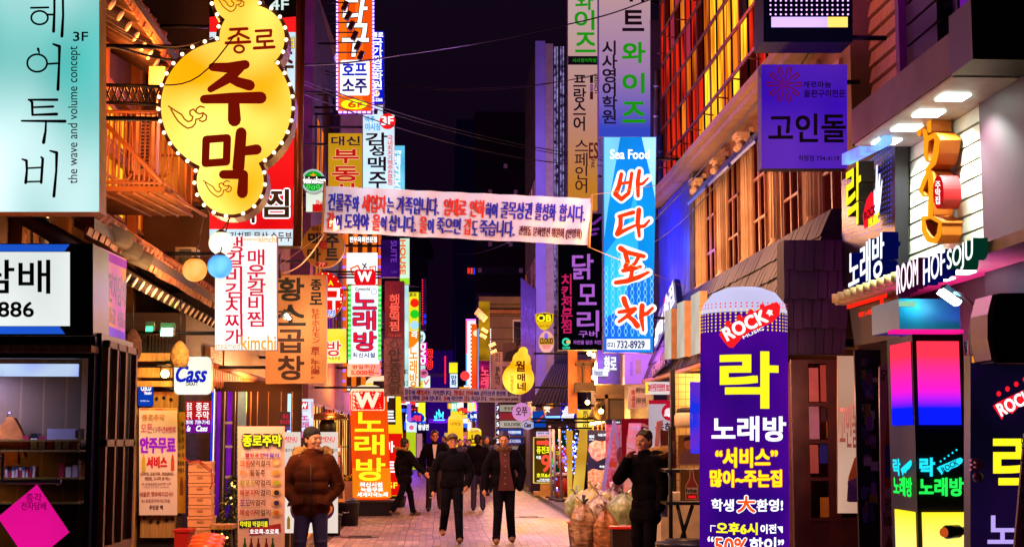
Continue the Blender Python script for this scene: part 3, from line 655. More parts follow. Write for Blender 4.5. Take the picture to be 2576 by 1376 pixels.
st = T('lit_stair_tower', 'yellow lit stair tower with stacked slanting panels beside the record bar', 'stair', PY(1215, 890, 66)); mb = MB()
for u0, v0, u1, v1 in ((1205, 758, 1232, 905),): a, b = PY(u0, v1, 66), PY(u1, v0, 66); mb.box(a.x, b.x, 66, 66.6, a.z, b.z)
mb.build('shaft', lit('#c89018', .7, '#6a4408', 1.2), st)
for i, (u, v, ang) in enumerate(((1201, 785, 38), (1207, 791, 38), (1213, 797, 38), (1219, 803, 38), (1219, 832, -60), (1215, 846, -60), (1238, 868, 65), (1241, 885, 65))):
    p = PY(u, v, 65.8); MB().obox(p, .14, .5, .3, 0, 0, ry=R(ang)).build('panel', paint('#d0a080', .5), st)
light('POINT', PY(1222, 845, 65.0), '#ffb040', 120, .3); light('POINT', (2.9, 64, 6.5), '#ffb080', 700, .5)  # second light added to brighten the record bar wall
# ================================================================== signs, left side
def rotF(F, cx, cy, deg):
    c, s = math.cos(R(deg)), math.sin(R(deg)); G = Face(lambda u, v: F.f(cx + u * c - v * s, cy + u * s + v * c), F.n, F.eps); G.k = F.k + 4; G.curved = F.curved; return G
def letter_on(root, F, texts, name='lettering', deco=()):
    mats = []; mb = MB()
    for q, m in deco:
        if m not in mats: mats.append(m)
        F.k += .5
        for g in (q if isinstance(q[0][0], (list, tuple)) else [q]): F.k += .02; F.poly(mb, g, mats.index(m))
    F.k += 1
    for t in texts: F.text(mb, t, mats)
    return mb.build(name, mats, root)
OSIDE = paint('#c0682a', .5, '#8a4418'); RB = ink('#5a0c02'); DK = paint('#0a0a10', .6); DBR = paint('#3a1408', .6)
TEAL = lit('#4cc0ba', .85, '#e4fafc', .8, (1, 1, .6))
hair = [g for P, w_ in (([(78, 21), (122, 20)], 5), ([(137, -30), (137, 30), (135, 80)], [6, 6, 8]), ([(158, -30), (159, 40), (156, 92)], [6, 6, 8]), ([(118, 38), (136, 38)], 5), ([(96, 124), (99, 134)], [7, 4]), ([(120, 162), (150, 160)], 5), ([(134, 112), (150, 118), (149, 160), (146, 226)], [5, 8, 6, 8]),
    ([(72, 252), (144, 252)], [5, 7]), ([(74, 252), (81, 258), (82, 290)], [4, 7, 6]), ([(82, 271), (134, 269)], [5, 6]), ([(82, 290), (143, 288)], [5, 8]), ([(55, 305), (164, 306)], [5, 8]), ([(116, 306), (115, 330), (110, 359)], [5, 6, 9]),
    ([(56, 401), (67, 405), (68, 430), (65, 460)], [4, 7, 6, 8]), ([(104, 396), (108, 400), (104, 460)], [5, 7, 7]), ([(68, 424), (104, 422)], 4.5), ([(66, 458), (104, 457)], 4.5), ([(126, 380), (143, 385), (142, 430), (136, 494)], [4, 8, 6, 8])) for g in stroke(P, w_)] + [g for e_ in (ell_pts(100, 46, 21, 17, 22), ell_pts(94, 160, 25, 22, 22)) for g in stroke(e_, 5, True)]
ysign('hair_salon_sign', 'big teal backlit box sign with thin black letters and the 3F mark', 'sign', (-160, -60, 249, 533), 11.5, TEAL, OSIDE, .25, [
    tx('3F', (185, 82, 222, 105), paint('#101438', .6), .6), tx('the wave and volume concept', (172, 118, 203, 463), paint('#5a7a80', .6), .1, rot=90)], [(hair, DK)], wall=-4.2)
# tobacco kiosk with two sign boxes
ks = T('tobacco_kiosk', 'dark tobacco kiosk with a glass showcase front and wooden lattice side', 'kiosk', (-3.6, 10.5, 0))
Yk = 10.5
mb = MB(); pbox(mb, 206, 895, 238, 1420, Yk, .1); pbox(mb, -200, 846, 240, 900, Yk + .01, .1); mb.build('frame', paint('#20103a', .45), ks)
mb = MB(); pbox(mb, -200, 868, 222, 885, Yk - .12, .2); a = PY(222, 885, Yk - .12); b = PY(222, 868, Yk - .12); mb.hexa([(a.x, Yk - .12, a.z), (a.x + .02, Yk - .12, a.z), (a.x + .02, Yk - .12, b.z), (a.x, Yk - .12, b.z)], Vector((.02, 1.3, 0)), 0); mb.build('ledge_board', WOODL, ks)
a, b = PY(-200, 1430, Yk + .7), PY(206, 890, Yk + .7)
mb = MB(); mb.box(a.x - .5, b.x + .1, Yk + .7, Yk + .75, 0, b.z + .1); mb.build('back_wall', stripes('#6a4a20', '#4c3314', 6, 0, .6, 0, .08), ks)
mb = MB()
for v in (1105, 1131, 1200, 1262): a, b = PY(40, v + 5, Yk + .4), PY(206, v, Yk + .4); mb.box(a.x - .4, b.x, Yk + .35, Yk + .68, a.z, b.z)
mb.build('shelf', paint('#8a6a20', .6), ks)
a, b = PY(-200, 1420, Yk + .04), PY(207, 900, Yk + .04); MB().box(a.x, b.x, Yk + .04, Yk + .05, 0, b.z).build('glass_front', glass('#d0d8e0'), ks)
a, b = PY(-200, 946, Yk + .35), PY(206, 916, Yk + .35); MB().box(a.x, b.x - .02, Yk + .3, Yk + .35, a.z, b.z).build('light_tube', lit('#e8f0ff', 1.5, '#4a5cff', 1.8), ks)
mb = MB(); mb.tube([PY(6, 1140, Yk - .06), PY(6, 1213, Yk - .06), PY(146, 1213, Yk - .06)], .014, 0, 8); mb.ball(PY(148, 1213, Yk - .06), .022); mb.build('handle', CHROME, ks)
light('AREA', (-3.5, Yk + .3, 2.1), '#d0c0ff', 60, .5, (-3.5, Yk + .5, 0)); light('POINT', (-3.9, Yk + .3, 1.5), '#ffa040', 60, .1)
mb = MB(); xk = PY(238, 1000, Yk).x                  # lattice side of the kiosk
for y in (Yk + .12, Yk + .42, Yk + .72, Yk + 1.1): mb.box(xk + .02, xk + .06, y, y + .05, .9, 2.35)
for z in (.85, 1.6, 2.3): mb.box(xk + .02, xk + .06, Yk + .12, Yk + 1.15, z, z + .05)
mb.box(xk + .015, xk + .05, Yk + .12, Yk + 1.15, 0, .85); mb.build('lattice_side', paint('#a86a38', .6, '#74441f', 4), ks)
MB().box(xk - .02, xk + .014, Yk + .1, Yk + 1.2, 0, 2.4).build('side_wall', BLACK, ks)
mb = MB(); rd = random.Random(2); pk = [paint('#d8c8e8', .5), paint('#b02048', .5), paint('#e8e8f0', .5), paint('#3050a0', .5), paint('#181818', .5)]
def packs(u0, u1, vb, h, n, lab, seed):
    rd = random.Random(seed)
    for i in range(n):
        u = u0 + (u1 - u0) * i / n; a = PY(u, vb, Yk + .42); b = PY(u + (u1 - u0) / n * .85, vb - h * rd.uniform(.8, 1.1), Yk + .42); o = MB().box(a.x, b.x, Yk + .4, Yk + .5, a.z, b.z).box(a.x - .001, b.x + .001, Yk + .399, Yk + .5, a.z + (b.z - a.z) * .72, b.z + .001, 1).build('packet', [pk[(i + seed) % 3], pk[rd.randint(1, 4)]])
        tag(o, lab, 'packet', 'packets on the kiosk shelves')
packs(14, 92, 1200, 26, 9, 'small pale packet in the row above the chrome handle in the kiosk', 0)
packs(150, 200, 1200, 42, 3, 'tall pale carton on the kiosk shelf at the end of the packet row', 1)
packs(58, 200, 1131, 40, 7, 'dark slim packet on the black middle kiosk shelf', 4)
a, b = PY(118, 1105, Yk + .38), PY(194, 1078, Yk + .38); o = MB().box(a.x, b.x, Yk + .38, Yk + .6, a.z, b.z).box(a.x + .2, a.x + .22, Yk + .378, Yk + .39, a.z + .01, b.z - .01, 1).build('carton', [paint('#d8d0e8', .5), BLACK]); tag(o, 'wide white carton lying on the top kiosk shelf', 'carton')
oc = T('hanging_coat', 'orange coat hanging inside the kiosk window above the chrome handle', 'coat', PY(22, 1100, Yk + .5)); mb = MB()
mb.hexa([PY(*p, Yk + .5) for p in ((-20, 1092), (10, 1060), (18, 1048), (34, 1050), (44, 1066), (58, 1096), (62, 1150), (50, 1150), (46, 1112), (44, 1168), (4, 1170), (2, 1110), (-10, 1150), (-26, 1146))], Vector((0, .07, 0))); mb.build('cloth', paint('#b86a1c', .8, '#7a3c0c', 9, bump=.6), oc); MB().tube([PY(18, 1048, Yk + .53), PY(24, 1036, Yk + .53), PY(30, 1040, Yk + .53)], .006).build('hanger', CHROME, oc)
Fd = Face(lambda u, v: PY(u, v, Yk - .02), Vector((0, -1, 0)))
mk_sign('price_card', 'hot pink diamond shaped paper taped to the kiosk glass', 'paper', Fd, [(93, 1218), (174, 1338), (76, 1420), (-6, 1300)], lit('#ff10a0', .62), paint('#d01080', .6), .004,
        [tx('종각', (66, 1240, 105, 1262), paint('#d00c80', .7), .1), tx('전자담배', (54, 1262, 116, 1282), paint('#d00c80', .7), .1)])
ysign('tobacco_sign', 'white lightbox over the kiosk reading tobacco in heavy black letters, blue bands', 'sign', (-220, 613, 234, 842), Yk - .02, BLACK, paint('#3a2c20', .5), .5, [
    tx('담배', (-48, 655, 126, 738), DK, 1.6), tx('4886', (-36, 760, 85, 797), DK, 1.2)],
    [([rect_pts(-220, 634, 176, 820)], lit('#dfe6e4', .9)), ([[(-220, 615), (176, 615), (162, 633), (-220, 633)], [(-220, 821), (150, 821), (164, 840), (-220, 840)]], lit('#1c56d0', .8))])
q = [PX(238, 616, -2.445), PX(318, 652, -2.445), PX(314, 868, -2.445), PX(232, 832, -2.445)]
qsign('kiosk_side_sign', 'pink and orange side lightbox of the tobacco kiosk with faded phone number', 'sign', q, lit('#f080b8', .8, '#ff9a50', 1.4), paint('#3a2c20', .5), .06, [
    tx('종각 전자담배', (6, 24, 98, 58), paint('#70204a', .6), .8), tx('070. 4060. 4886', (14, 64, 96, 82), paint('#a86090', .6), .4), tx('T', (4, 64, 10, 82), paint('#602050', .6))],
    [([rect_pts(0, 86, 100, 98)], lit('#a060d0', .8)), ([rect_pts(0, 2, 100, 12)], lit('#c050a0', .8))])
# gourd sign with bulbs
Fg = Face(lambda u, v: PY(u, v, 14.0), Vector((0, -1, 0)))
def gourd_pts(lobes, n=180, grow=0):
    """outline of overlapping lobes by polar search from the middle"""
    cx, cy = lobes[0][:2]; out = []
    def inside(x, y): return any((x - a) ** 2 + (y - b) ** 2 < (r + grow) ** 2 for a, b, r in lobes)
    ys = [b - r - grow for a, b, r in lobes]; y0 = min(ys); y1 = max(b + r + grow for a, b, r in lobes); L, Rr = [], []
    for i in range(n + 1):
        y = y0 + .5 + (y1 - y0 - 1) * i / n; iv = [(a - math.sqrt((r + grow) ** 2 - (y - b) ** 2), a + math.sqrt((r + grow) ** 2 - (y - b) ** 2)) for a, b, r in lobes if abs(y - b) < r + grow]
        if iv: L.append((min(p[0] for p in iv), y)); Rr.append((max(p[1] for p in iv), y))
    return Rr + L[::-1]
LB = [(569, 268, 164), (634, 96, 82), (594, 0, 56), (579, 456, 84)]
for i in range(5): LB.append((569 + (634 - 569) * i / 7, 268 + (96 - 268) * i / 7, 110 - 10 * i))
GO = gourd_pts(LB)
W1 = 19
def bst(p, w_, cl=False): return stroke(p, [q * 1.38 for q in w_] if isinstance(w_, list) else w_ * 1.38, cl)
brush = [bst([(535, 170), (575, 172), (617, 164)], [15, 19, 17]), bst([(603, 170), (580, 195), (530, 226)], [20, 19, 12]), bst([(572, 195), (600, 208), (628, 216)], [14, 18, 20]), bst([(514, 251), (585, 248), (656, 247)], [16, 20, 22]), bst([(588, 250), (590, 303)], [20, 24]),
         bst([(519, 352), (572, 348), (570, 408), (517, 412)], 14, True), bst([(607, 335), (600, 424)], [20, 22]), bst([(608, 382), (646, 377)], [16, 19]), bst([(562, 440), (613, 440), (610, 486)], [16, 17, 20])]
b2 = [stroke([(580, 76), (622, 74)], 8), stroke([(604, 76), (596, 90), (576, 99)], 7), stroke([(600, 86), (626, 98)], 7), stroke([(600, 98), (600, 108)], 7), stroke([(569, 110), (629, 107)], 8), stroke(ell_pts(602, 125, 12, 9, 14), 6, True),
      stroke([(644, 80), (682, 78), (681, 92), (648, 94), (648, 107), (686, 105)], 7), stroke([(666, 106), (667, 121)], 7), stroke([(640, 123), (690, 120)], 8)]
def swirl(cx, cy, s): return [stroke([(cx + s * a, cy + s * b) for a, b in P], s * .13) for P in (
    [(.9, -.9), (.55, -1), (.25, -.8), (.2, -.5), (.5, -.35), (.8, -.45), (.75, -.15), (.5, .05), (.2, .1), (.15, .45), (-.1, .75), (-.5, .85), (-.9, .6), (-1.3, .25), (-1.6, -.2), (-1.9, -.75)],
    [(.2, -.5), (.0, -.75), (-.3, -.6), (-.3, -.3), (-.05, -.1), (-.15, .2), (-.45, .3), (-.75, .1), (-1.0, -.3), (-1.5, -.6), (-2.1, -1.0)], [(.8, -.45), (1.1, -.2), (1.05, .15), (.75, .3), (.5, .2)])]
flat = [g for s in swirl(487, 298, 30) + swirl(558, 477, 22) + swirl(590, 12, 22) for g in s]
gs = mk_sign('gourd_sign', 'large glowing yellow gourd shaped tavern sign edged with round bulbs, red brush letters', 'sign', Fg, GO, lit('#ffa808', 1.1, '#ffe468', 1.3), paint('#6a2a10', .5), .3, (),
             [(flat, ink('#9a4a08', .9)), ([g for s in brush for g in s], ink('#7a1204', .7)), ([g for s in b2 for g in s], ink('#8a1404', .8))], lip=gourd_pts(LB, 120, 9), bracket=[(PY(520, 120, 14.3), Vector((-4.2, 14.3, PY(520, 120, 14.3).z))), (PY(420, 300, 14.3), Vector((-4.2, 14.3, PY(420, 300, 14.3).z)))])
GB = gourd_pts(LB, 400, 5); acc = 0; bm_ = MB().ball((0, 0, 0), .019, nu=8, nv=6); last = None; bm_data = None; BULB = lit('#ffe8b0', 2.5, sample=False)
for (x, y) in GB:
    if last is None or math.hypot(x - last[0], y - last[1]) > 30:
        if y < -20: continue
        last = (x, y); p = Fg.f(x, y) - Vector((0, .03, 0))
        if bm_data is None: o = bm_.build('bulb', BULB); bm_data = o.data; o.parent = gs
        else: o = bpy.data.objects.new('bulb', bm_data); COL.objects.link(o); o.parent = gs
        o.location = p - Vector(gs['wl'])
# paper lanterns below the gourd
for u, v, r, c, c2, lab in ((556, 612, 31, '#ffe8a0', '#ffffff', 'cream round paper lantern hanging under the gourd sign'), (490, 679, 31, '#ff8a20', '#ffb060', 'orange round paper lantern hanging under the gourd sign'), (553, 670, 31, '#3c8cff', '#70c0ff', 'blue round paper lantern hanging under the gourd sign')):
    p = PY(u, v, 13.9 + (u == 553) * -.15); t = T('paper_lantern', lab, 'lantern', p); q = r / FPX * 13.9
    MB().ball(p, q, q, q * .96, nu=20, nv=12).build('globe', lit(c, 1.1, c2, 5), t); MB().lathe([(q * .5, q * .7), (q * .42, q * .95), (q * .1, q * 1.15)], p, 14).build('cap', DBR, t)
    light('POINT', p - Vector((.0, .5, .3)), c, 14, .12); MB().tube([p + Vector((0, 0, q)), PY(u + 25, 545, 14.05)], .006).build('cord', BLACK, t)
# sign with kimchi stew, white and red, 4F on top
RDL = lit('#e80c10', .85, '#ff2020', .8)
ysign('kimchi_jjim_sign', 'tall red and white lightbox behind the gourd with white outlined brush letters', 'sign', (527, -40, 752, 618), 19, lit('#dfeef4', .9, '#c0dcec', 1), paint('#3a1c14', .5), .35, [
    tx('4F', (680, 0, 726, 26), lit('#c8e0d8', .9), .8), tx('점', (716, 95, 740, 122), ink('#ffd820'), .6, (DK, 1)), tx('주', (700, 132, 738, 196), DBR, 1.5), tx('NO', (738, 288, 754, 302), RED, .4),
    tx('찌', (588, 492, 640, 560), DK, 1.6, (WHT, 3)), tx('찜', (650, 478, 726, 546), DK, 2, (WHT, 3)), tx('음', (675, 398, 688, 412), WHT, .3), tx('고김치찜 묵삭 순두부', (560, 584, 734, 608), paint('#401030', .6), .5)],
    [(rect_pts(527, -40, 752, 82), lit('#1a0a08', .3)), ([(527, 44), (560, 40), (600, 46), (660, 40), (700, 47), (752, 42), (752, 82), (527, 82)], RDL), (rect_pts(527, 346, 752, 577), RDL)], wall=-4.2)
mb = MB(); mb.tube([PY(757, -40, 18.9), PY(748, 620, 18.9)], .06, 0, 8); mb.tube([PY(690, 640, 18.95), PY(690, 700, 18.95)], .09, 0, 10); 
o = mb.build('steel_post', paint('#5a2c18', .35, metal=.5)); tag(o, 'brown steel post along the edge of the red and white kimchi sign', 'post')
ysign('steamed_kimchi_sign', 'white sign with two columns of red letters and orange words steamed kimchi', 'sign', (541, 594, 696, 880), 17.5, lit('#f2eee6', 1.0, '#ffffff', 1.2), paint('#7a4a20', .5), .16, [
    tx('생갈비김치찌개', (566, 596, 614, 866), ink('#d01038'), .9, v=True), tx('매운갈비찜', (622, 628, 668, 822), ink('#d01038'), .9, v=True),
    tx('steamed', (542, 862, 603, 878), ink('#f0a020'), .3), tx('kimchi', (607, 845, 694, 879), ink('#f0a020'), .7), tx('steamed', (613, 597, 648, 606), ink('#f0a020'), .1), tx('kimchi', (651, 594, 696, 610), ink('#f0a020'), .3)], wall=-4.2)
ysign('beef_tripe_sign', 'tan board sign with heavy black letters and a column of red Japanese writing', 'sign', (668, 692, 821, 964), 20, paint('#d89a60', .6, '#cc8a50', 1), paint('#b48a60', .5), .2, [
    tx('황', (700, 700, 764, 756), DK, 2.2), tx('소', (694, 768, 768, 818), DK, 2.2), tx('곱', (698, 830, 764, 886), DBR, 2.2), tx('창', (700, 896, 764, 954), DBR, 2.2), tx('종', (782, 704, 808, 730), DK, 1.2), tx('로', (780, 736, 810, 766), DK, 1.2),
    tx('牡牛ホルモン', (784, 776, 804, 864), paint('#a02818', .6), .35, v=True), tx('黄牛。牛小腸。', (782, 872, 804, 952), paint('#a83418', .6), .35, v=True)], wall=-4.2)
fl = T('flood_lamp', 'small flood lamp on an arm shining on the tan tripe sign', 'lamp', PY(712, 790, 19.6)); a, b = PY(672, 784, 19.7), PY(712, 784, 19.55)
MB().tube([a, b], .012).build('arm', BLACK, fl); MB().obox(PY(718, 792, 19.55), .1, .12, .12, 0, 0, ry=R(35)).build('housing', BLACK, fl); MB().obox(PY(724, 797, 19.48), .09, .01, .035, 0, 0, ry=R(50)).build('bulb', lit('#fff0c8', 20), fl)
light('SPOT', PY(722, 800, 19.4), '#ffd8b0', 22, .05, PY(750, 850, 20), 130, .8); light('SPOT', PY(745, 640, 18.9), '#ffc898', 40, .1, PY(745, 840, 20), 90, .8)
ysign('yellow_karaoke_sign', 'small yellow lightbox with one orange syllable beside the tan tripe sign', 'sign', (800, 827, 871, 911), 25, lit('#f4d820', 1.0, '#ffec60', 2), BLACK, .2, [
    tx('방', (822, 858, 858, 895), ink('#e83010'), 1.2, (WHT, 1.2)), tx('노래·녹음무료', (808, 897, 856, 905), DK, .1)], wall=-3.0)
# red round billiards sign
ysign('billiards_sign', 'round red billiards sign ringed with red bulbs half hidden by the tan board', 'sign', (780, 690, 860, 790), 24, lit('#e01408', .9), paint('#7a1408', .5), .2, [
    tx('구', (822, 726, 858, 778), WHT, 2), tx('당', (780, 726, 816, 778), WHT, 2), tx('영', (824, 780, 842, 796), ink('#2060e0'), .6, (WHT, 1)), tx('A', (826, 706, 838, 718), YEL, .4)], [([ell_pts(818 + 42 * math.cos(a * .35), 742 + 54 * math.sin(a * .35), 1.6, 1.6, 8) for a in range(18)], ink('#ffc0a0', 2))], shape=ell_pts(818, 742, 46, 58), wall=-3.0)
# orange hanwoo building sign
HW = stripes('#f07018', '#4a1808', 4.0, 0, .5, .85, .5)
ysign('hanwoo_beef_sign', 'tall orange sign with dark stripes and a white panel behind the neon W', 'sign', (870, 588, 952, 985), 39, HW, paint('#c04010', .5), .4, [
    tx('한우육회전문점', (880, 596, 948, 610), WHT, .5), tx('종로', (872, 972, 894, 982), WHT, .4)],
    [(rect_pts(872, 636, 950, 715), lit('#f4f4f4', 1.0)), ([g for s in (stroke([(882, 676), (900, 668), (906, 680), (888, 692)], 4, True), stroke([(930, 672), (945, 670), (944, 690)], 3), stroke([(931, 672), (931, 690)], 3), stroke([(934, 684), (938, 676), (942, 684)], 2)) for g in s], ink('#f06018')), ([g for s in (stroke([(912, 664), (922, 674)], 3), stroke([(921, 663), (914, 676)], 3)) for g in s], ink('#401020')), ([rect_pts(862, 588, 870, 985), rect_pts(952, 588, 958, 985)], lit('#e85a18', .8))], shape=rect_pts(862, 588, 958, 985), wall=-2.6)
mb = MB()
for u in (866, 955):
    for i in range(14): p = PY(u, 620 + i * 26, 38.85); mb.obox(p, .07, .02, .05)
o = mb.build('led_trim', lit('#5040ff', 4, sample=False)); o['label'] = 'tiny blue lights up the edges of the orange striped beef sign'; o['category'] = 'light string'
cw = T('karaoke_tower_sign', 'white karaoke lightbox with red lettering framed by green flower lights, red W on top', 'sign', PY(916, 810, 28))
ysign('', '', '', (883, 718, 951, 905), 28, lit('#e6f0f8', 1.0, '#ffffff', 1.5), paint('#30343a', .4), .25, [
    tx('Cyworld', (894, 723, 931, 733), paint('#203050', .5), .3), tx('노', (889, 737, 946, 777), ink('#e01830'), 1.2, (ink('#1c1870', .8), 1.6)), tx('래', (889, 783, 944, 829), ink('#e01830'), 1.2, (ink('#1c1870', .8), 1.6)), tx('방', (891, 835, 946, 882), ink('#e01830'), 1.2, (ink('#1c1870', .8), 1.6)),
    tx('최신시설', (887, 887, 943, 899), NAVY, .5)], [([g for g in stroke(ell_pts(941, 734, 7, 7, 16), 1.2, True)], BLUE)], root=cw)
cas = [o for o in cw.children]
FW = Face(lambda u, v: PY(u, v, 27.9), Vector((0, -1, 0)), .003)
MB().hexa([FW.f(*p) for p in rrect_pts(891, 678, 944, 714, 8)], Vector((0, .3, 0))).build('logo_box', lit('#e00c18', .95), cw); letter_on(cw, FW, [tx('W', (901, 684, 934, 708), WHT, 1.6)])
mats = [lit('#20c030', 1.2), ink('#90ff90', 1.6)]; mb = MB()
for u in (879, 955):
    a, b = PY(u - 4, 905, 28.02), PY(u + 4, 718, 28.02); mb.box(a.x, b.x, 28.02, 28.2, a.z, b.z, 0)
    for i in range(15):
        for k in range(5): F2 = (u + 2.2 * math.cos(k * 1.256), 724 + i * 12.6 + 2.2 * math.sin(k * 1.256)); Fz = Face(lambda u, v: PY(u, v, 28.0), Vector((0, -1, 0))); Fz.poly(mb, ell_pts(F2[0], F2[1], 1.5, 1.5, 6), 1)
mb.build('flower_light', mats, cw)
ysign('price_board', 'pink price board hung below the white karaoke sign reading 5,000', 'sign', (874, 915, 957, 947), 28, paint('#c090a8', .6), paint('#a07888', .5), .03, [tx('평일주간', (886, 918, 945, 928), DBR, .3), tx('5,000원~', (883, 930, 953, 944), paint('#a01020', .6), .7)])
MB().box(PY(876, 914, 28).x, PY(954, 914, 28).x, 28.01, 28.05, PY(900, 915, 28).z, PY(900, 905, 28).z).build('backing', lit('#fff4e8', 1.1), cw)
# orange billiards / hof sign high up
ORS = stripes('#f46a10', '#e84c08', 3.4, 0, .5, .95, .5)
hb = ysign('hof_billiards_sign', 'tall orange striped lightbox with huge white letters and yellow 6F oval', 'sign', (850, -60, 936, 280), 26, ORS, paint('#6a1890', .5), .3, [
    tx('당', (862, -80, 930, -10), ink('#fff'+'8f0'), 3), tx('다', (866, -6, 922, 60), WHT, 2.5, (ink('#5a0c08', .8), 1.8), sh=.15), tx('구', (862, 62, 926, 142), WHT, 2.5, (ink('#5a0c08', .8), 1.8), sh=.12),
    tx('호프', (862, 158, 922, 190), ink('#1820b8', .9), 1.6), tx('소주', (862, 200, 922, 234), ink('#281070', .9), 1.6), tx('6', (876, 256, 895, 271), ink('#d04808'), 1), tx('F', (900, 259, 911, 271), ink('#d04808'), .8)],
    [(rrect_pts(856, 152, 930, 241, 7), lit('#f6f8ff', 1.0)), (ell_pts(891, 263, 33, 13), lit('#ffee18', 1.0))], wall=-3.0)
mb = MB()
for i in range(30):
    for u in (848, 939): mb.obox(PY(u, -10 + i * 9.8, 25.95), .03, .02, .045)
for i in range(7): mb.obox(PY(856 + i * 12, 283, 25.95), .06, .02, .03)
mb.build('led_trim', lit('#a080ff', 4, sample=False), hb)
for i in range(6):
    u, v = 868 + i * 8, 16 + i * 25; p = PY(u, v, 25.2); t = T('sign_spotlight', 'small spotlight on a thin rod in front of the tall orange sign', 'spotlight', p, 'row of spotlights on rods in front of the orange sign')
    MB().tube([p + Vector((0, 0, .06)), PY(815 + i * 6, v - 8, 25.2)], .012).build('rod', BLACK, t); MB().obox(p, .08, .1, .16, 0, 0, ry=R(25)).build('housing', paint('#4a2018', .4), t)
ysign('institute_sign', 'narrow blue lightbox with white letters and 5F disc beside the tall orange sign', 'sign', (936, 80, 966, 262), 31, lit('#1018d8', .9, '#0a10a8', 1), paint('#10106a', .5), .3, [
    tx('종로', (937, 83, 964, 95), WHT, .6), tx('국가정보학원', (938, 98, 962, 226), WHT, .8, v=True), tx('5F', (940, 231, 954, 239), ink('#d06020'), .3), tx('725-2266', (929, 248, 962, 256), WHT, .4)], [(ell_pts(947, 236, 8, 8), lit('#fff0d0', 1))], wall=-2.6)
ysign('beer_market_sign', 'pale blue lightbox with black brush letters and a red 3F disc', 'sign', (913, 288, 992, 484), 29, lit('#d4e8f4', 1.0, '#b8d4e8', 1), paint('#c89840', .5), .25, [
    tx('맥주', (918, 293, 943, 308), ink('#2098e0'), .6), tx('야시장', (919, 311, 958, 329), ink('#2098e0'), .6), tx('3F', (960, 294, 989, 315), WHT, 1), tx('감', (920, 335, 974, 366), ink('#2a0c18', .6), 1.2), tx('성', (930, 367, 966, 392), ink('#2a0c18', .6), 1.2), tx('맥', (926, 396, 970, 430), ink('#2a0c18', .6), 1.2), tx('주', (928, 434, 972, 478), ink('#2a0c18', .6), 1.2),
    tx('국내최저가맥주전문점', (975, 341, 988, 466), ink('#e01428'), .35, v=True)], [(ell_pts(975, 306, 20, 20), ink('#e81818'))], wall=-2.6)
ysign('cup_sign', 'small white sign with a black cup drawing above the beer market sign', 'sign', (926, 266, 963, 290), 30.4, lit('#d0e0f0', .9), CASE, .2, (), [([(939, 275), (951, 275), (949, 289), (941, 289)], DK)], wall=-2.6)
ysign('estate_agent_sign', 'ochre sign with black and red letters left of the beer market sign', 'sign', (826, 336, 911, 500), 27.5, lit('#d8a018', .75, '#c88c10', 1), paint('#5a3c10', .5), .2, [
    tx('대신', (834, 344, 905, 366), DK, 1), tx('부', (838, 377, 902, 411), ink('#b01010'), 1.5, (ink('#f0b080'), 1)), tx('동', (836, 420, 902, 456), ink('#b01010'), 1.5, (ink('#f0b080'), 1)), tx('산', (840, 462, 900, 498), ink('#b01010'), 1.5, (ink('#f0b080'), 1))], wall=-3.0)
ysign('residence_sign', 'slim turquoise lightbox with white letters right of the beer market sign', 'sign', (984, 367, 1018, 486), 34, lit('#48b8e0', .9, '#80d0f0', 1), CASE, .2, [tx('미엄', (993, 379, 1009, 388), WHT, .3), tx('레지던스', (987, 392, 1008, 480), WHT, .9, v=True)], wall=-2.6)
# signs on the facade, tilted
q = [PX(798, -20, -2.78), PX(850, 128, -2.86), PX(810, 190, -2.98), PX(764, 58, -2.98)]
qsign('wooden_pub_sign', 'tilted wooden slat sign with purple neon words high on the left wall', 'sign', q, stripes('#b8741c', '#6a3c0c', 9, 2, .5, 0, .25), paint('#c87820', .5), .08, [tx('쿠쿠닭갈비', (10, 40, 34, 92), ink('#f080ff', 1.6), 1), tx('술이야', (58, 30, 94, 88), ink('#d0c0ff', 1.6), 1)], [(ell_pts(48, 62, 9, 32), ink('#e060c0', 1)), (ell_pts(48, 62, 6, 26), lit('#fff0ff', 1.2)), (rect_pts(4, 38, 26, 100), paint('#5a0c18', .5))])
q = [PX(843, 121, -2.9), PX(850, 146, -2.9), PX(803, 256, -2.98), PX(800, 226, -2.98)]
qsign('violet_blade_sign', 'narrow violet blade sign hanging below the wooden slat sign', 'sign', q, lit('#8a60ff', .8, '#e0a0e0', 2), CASE, .05, [tx('여보게', (20, 10, 90, 90), NAVY, 1)])
q = [PX(782, 273, -2.86), PX(837, 384, -2.93), PX(822, 468, -2.98), PX(762, 377, -2.98)]
qsign('beer_hall_sign', 'tilted white sign with black brush letters and colour splashes on the left wall', 'sign', q, lit('#e4f0f8', 1.0), paint('#4a2820', .5), .1, [tx('김작가의이중생활', (28, 34, 96, 66), DK, 1), tx('고기', (50, 68, 92, 92), RED, 1)], [(ell_pts(9, 40, 5, 34), ink('#e01838')), ([rect_pts(22, 10, 40, 24)], ink('#e8e020')), ([rect_pts(20, 62, 34, 84)], ink('#60c090')), ([rect_pts(92, 40, 98, 90)], RED)])
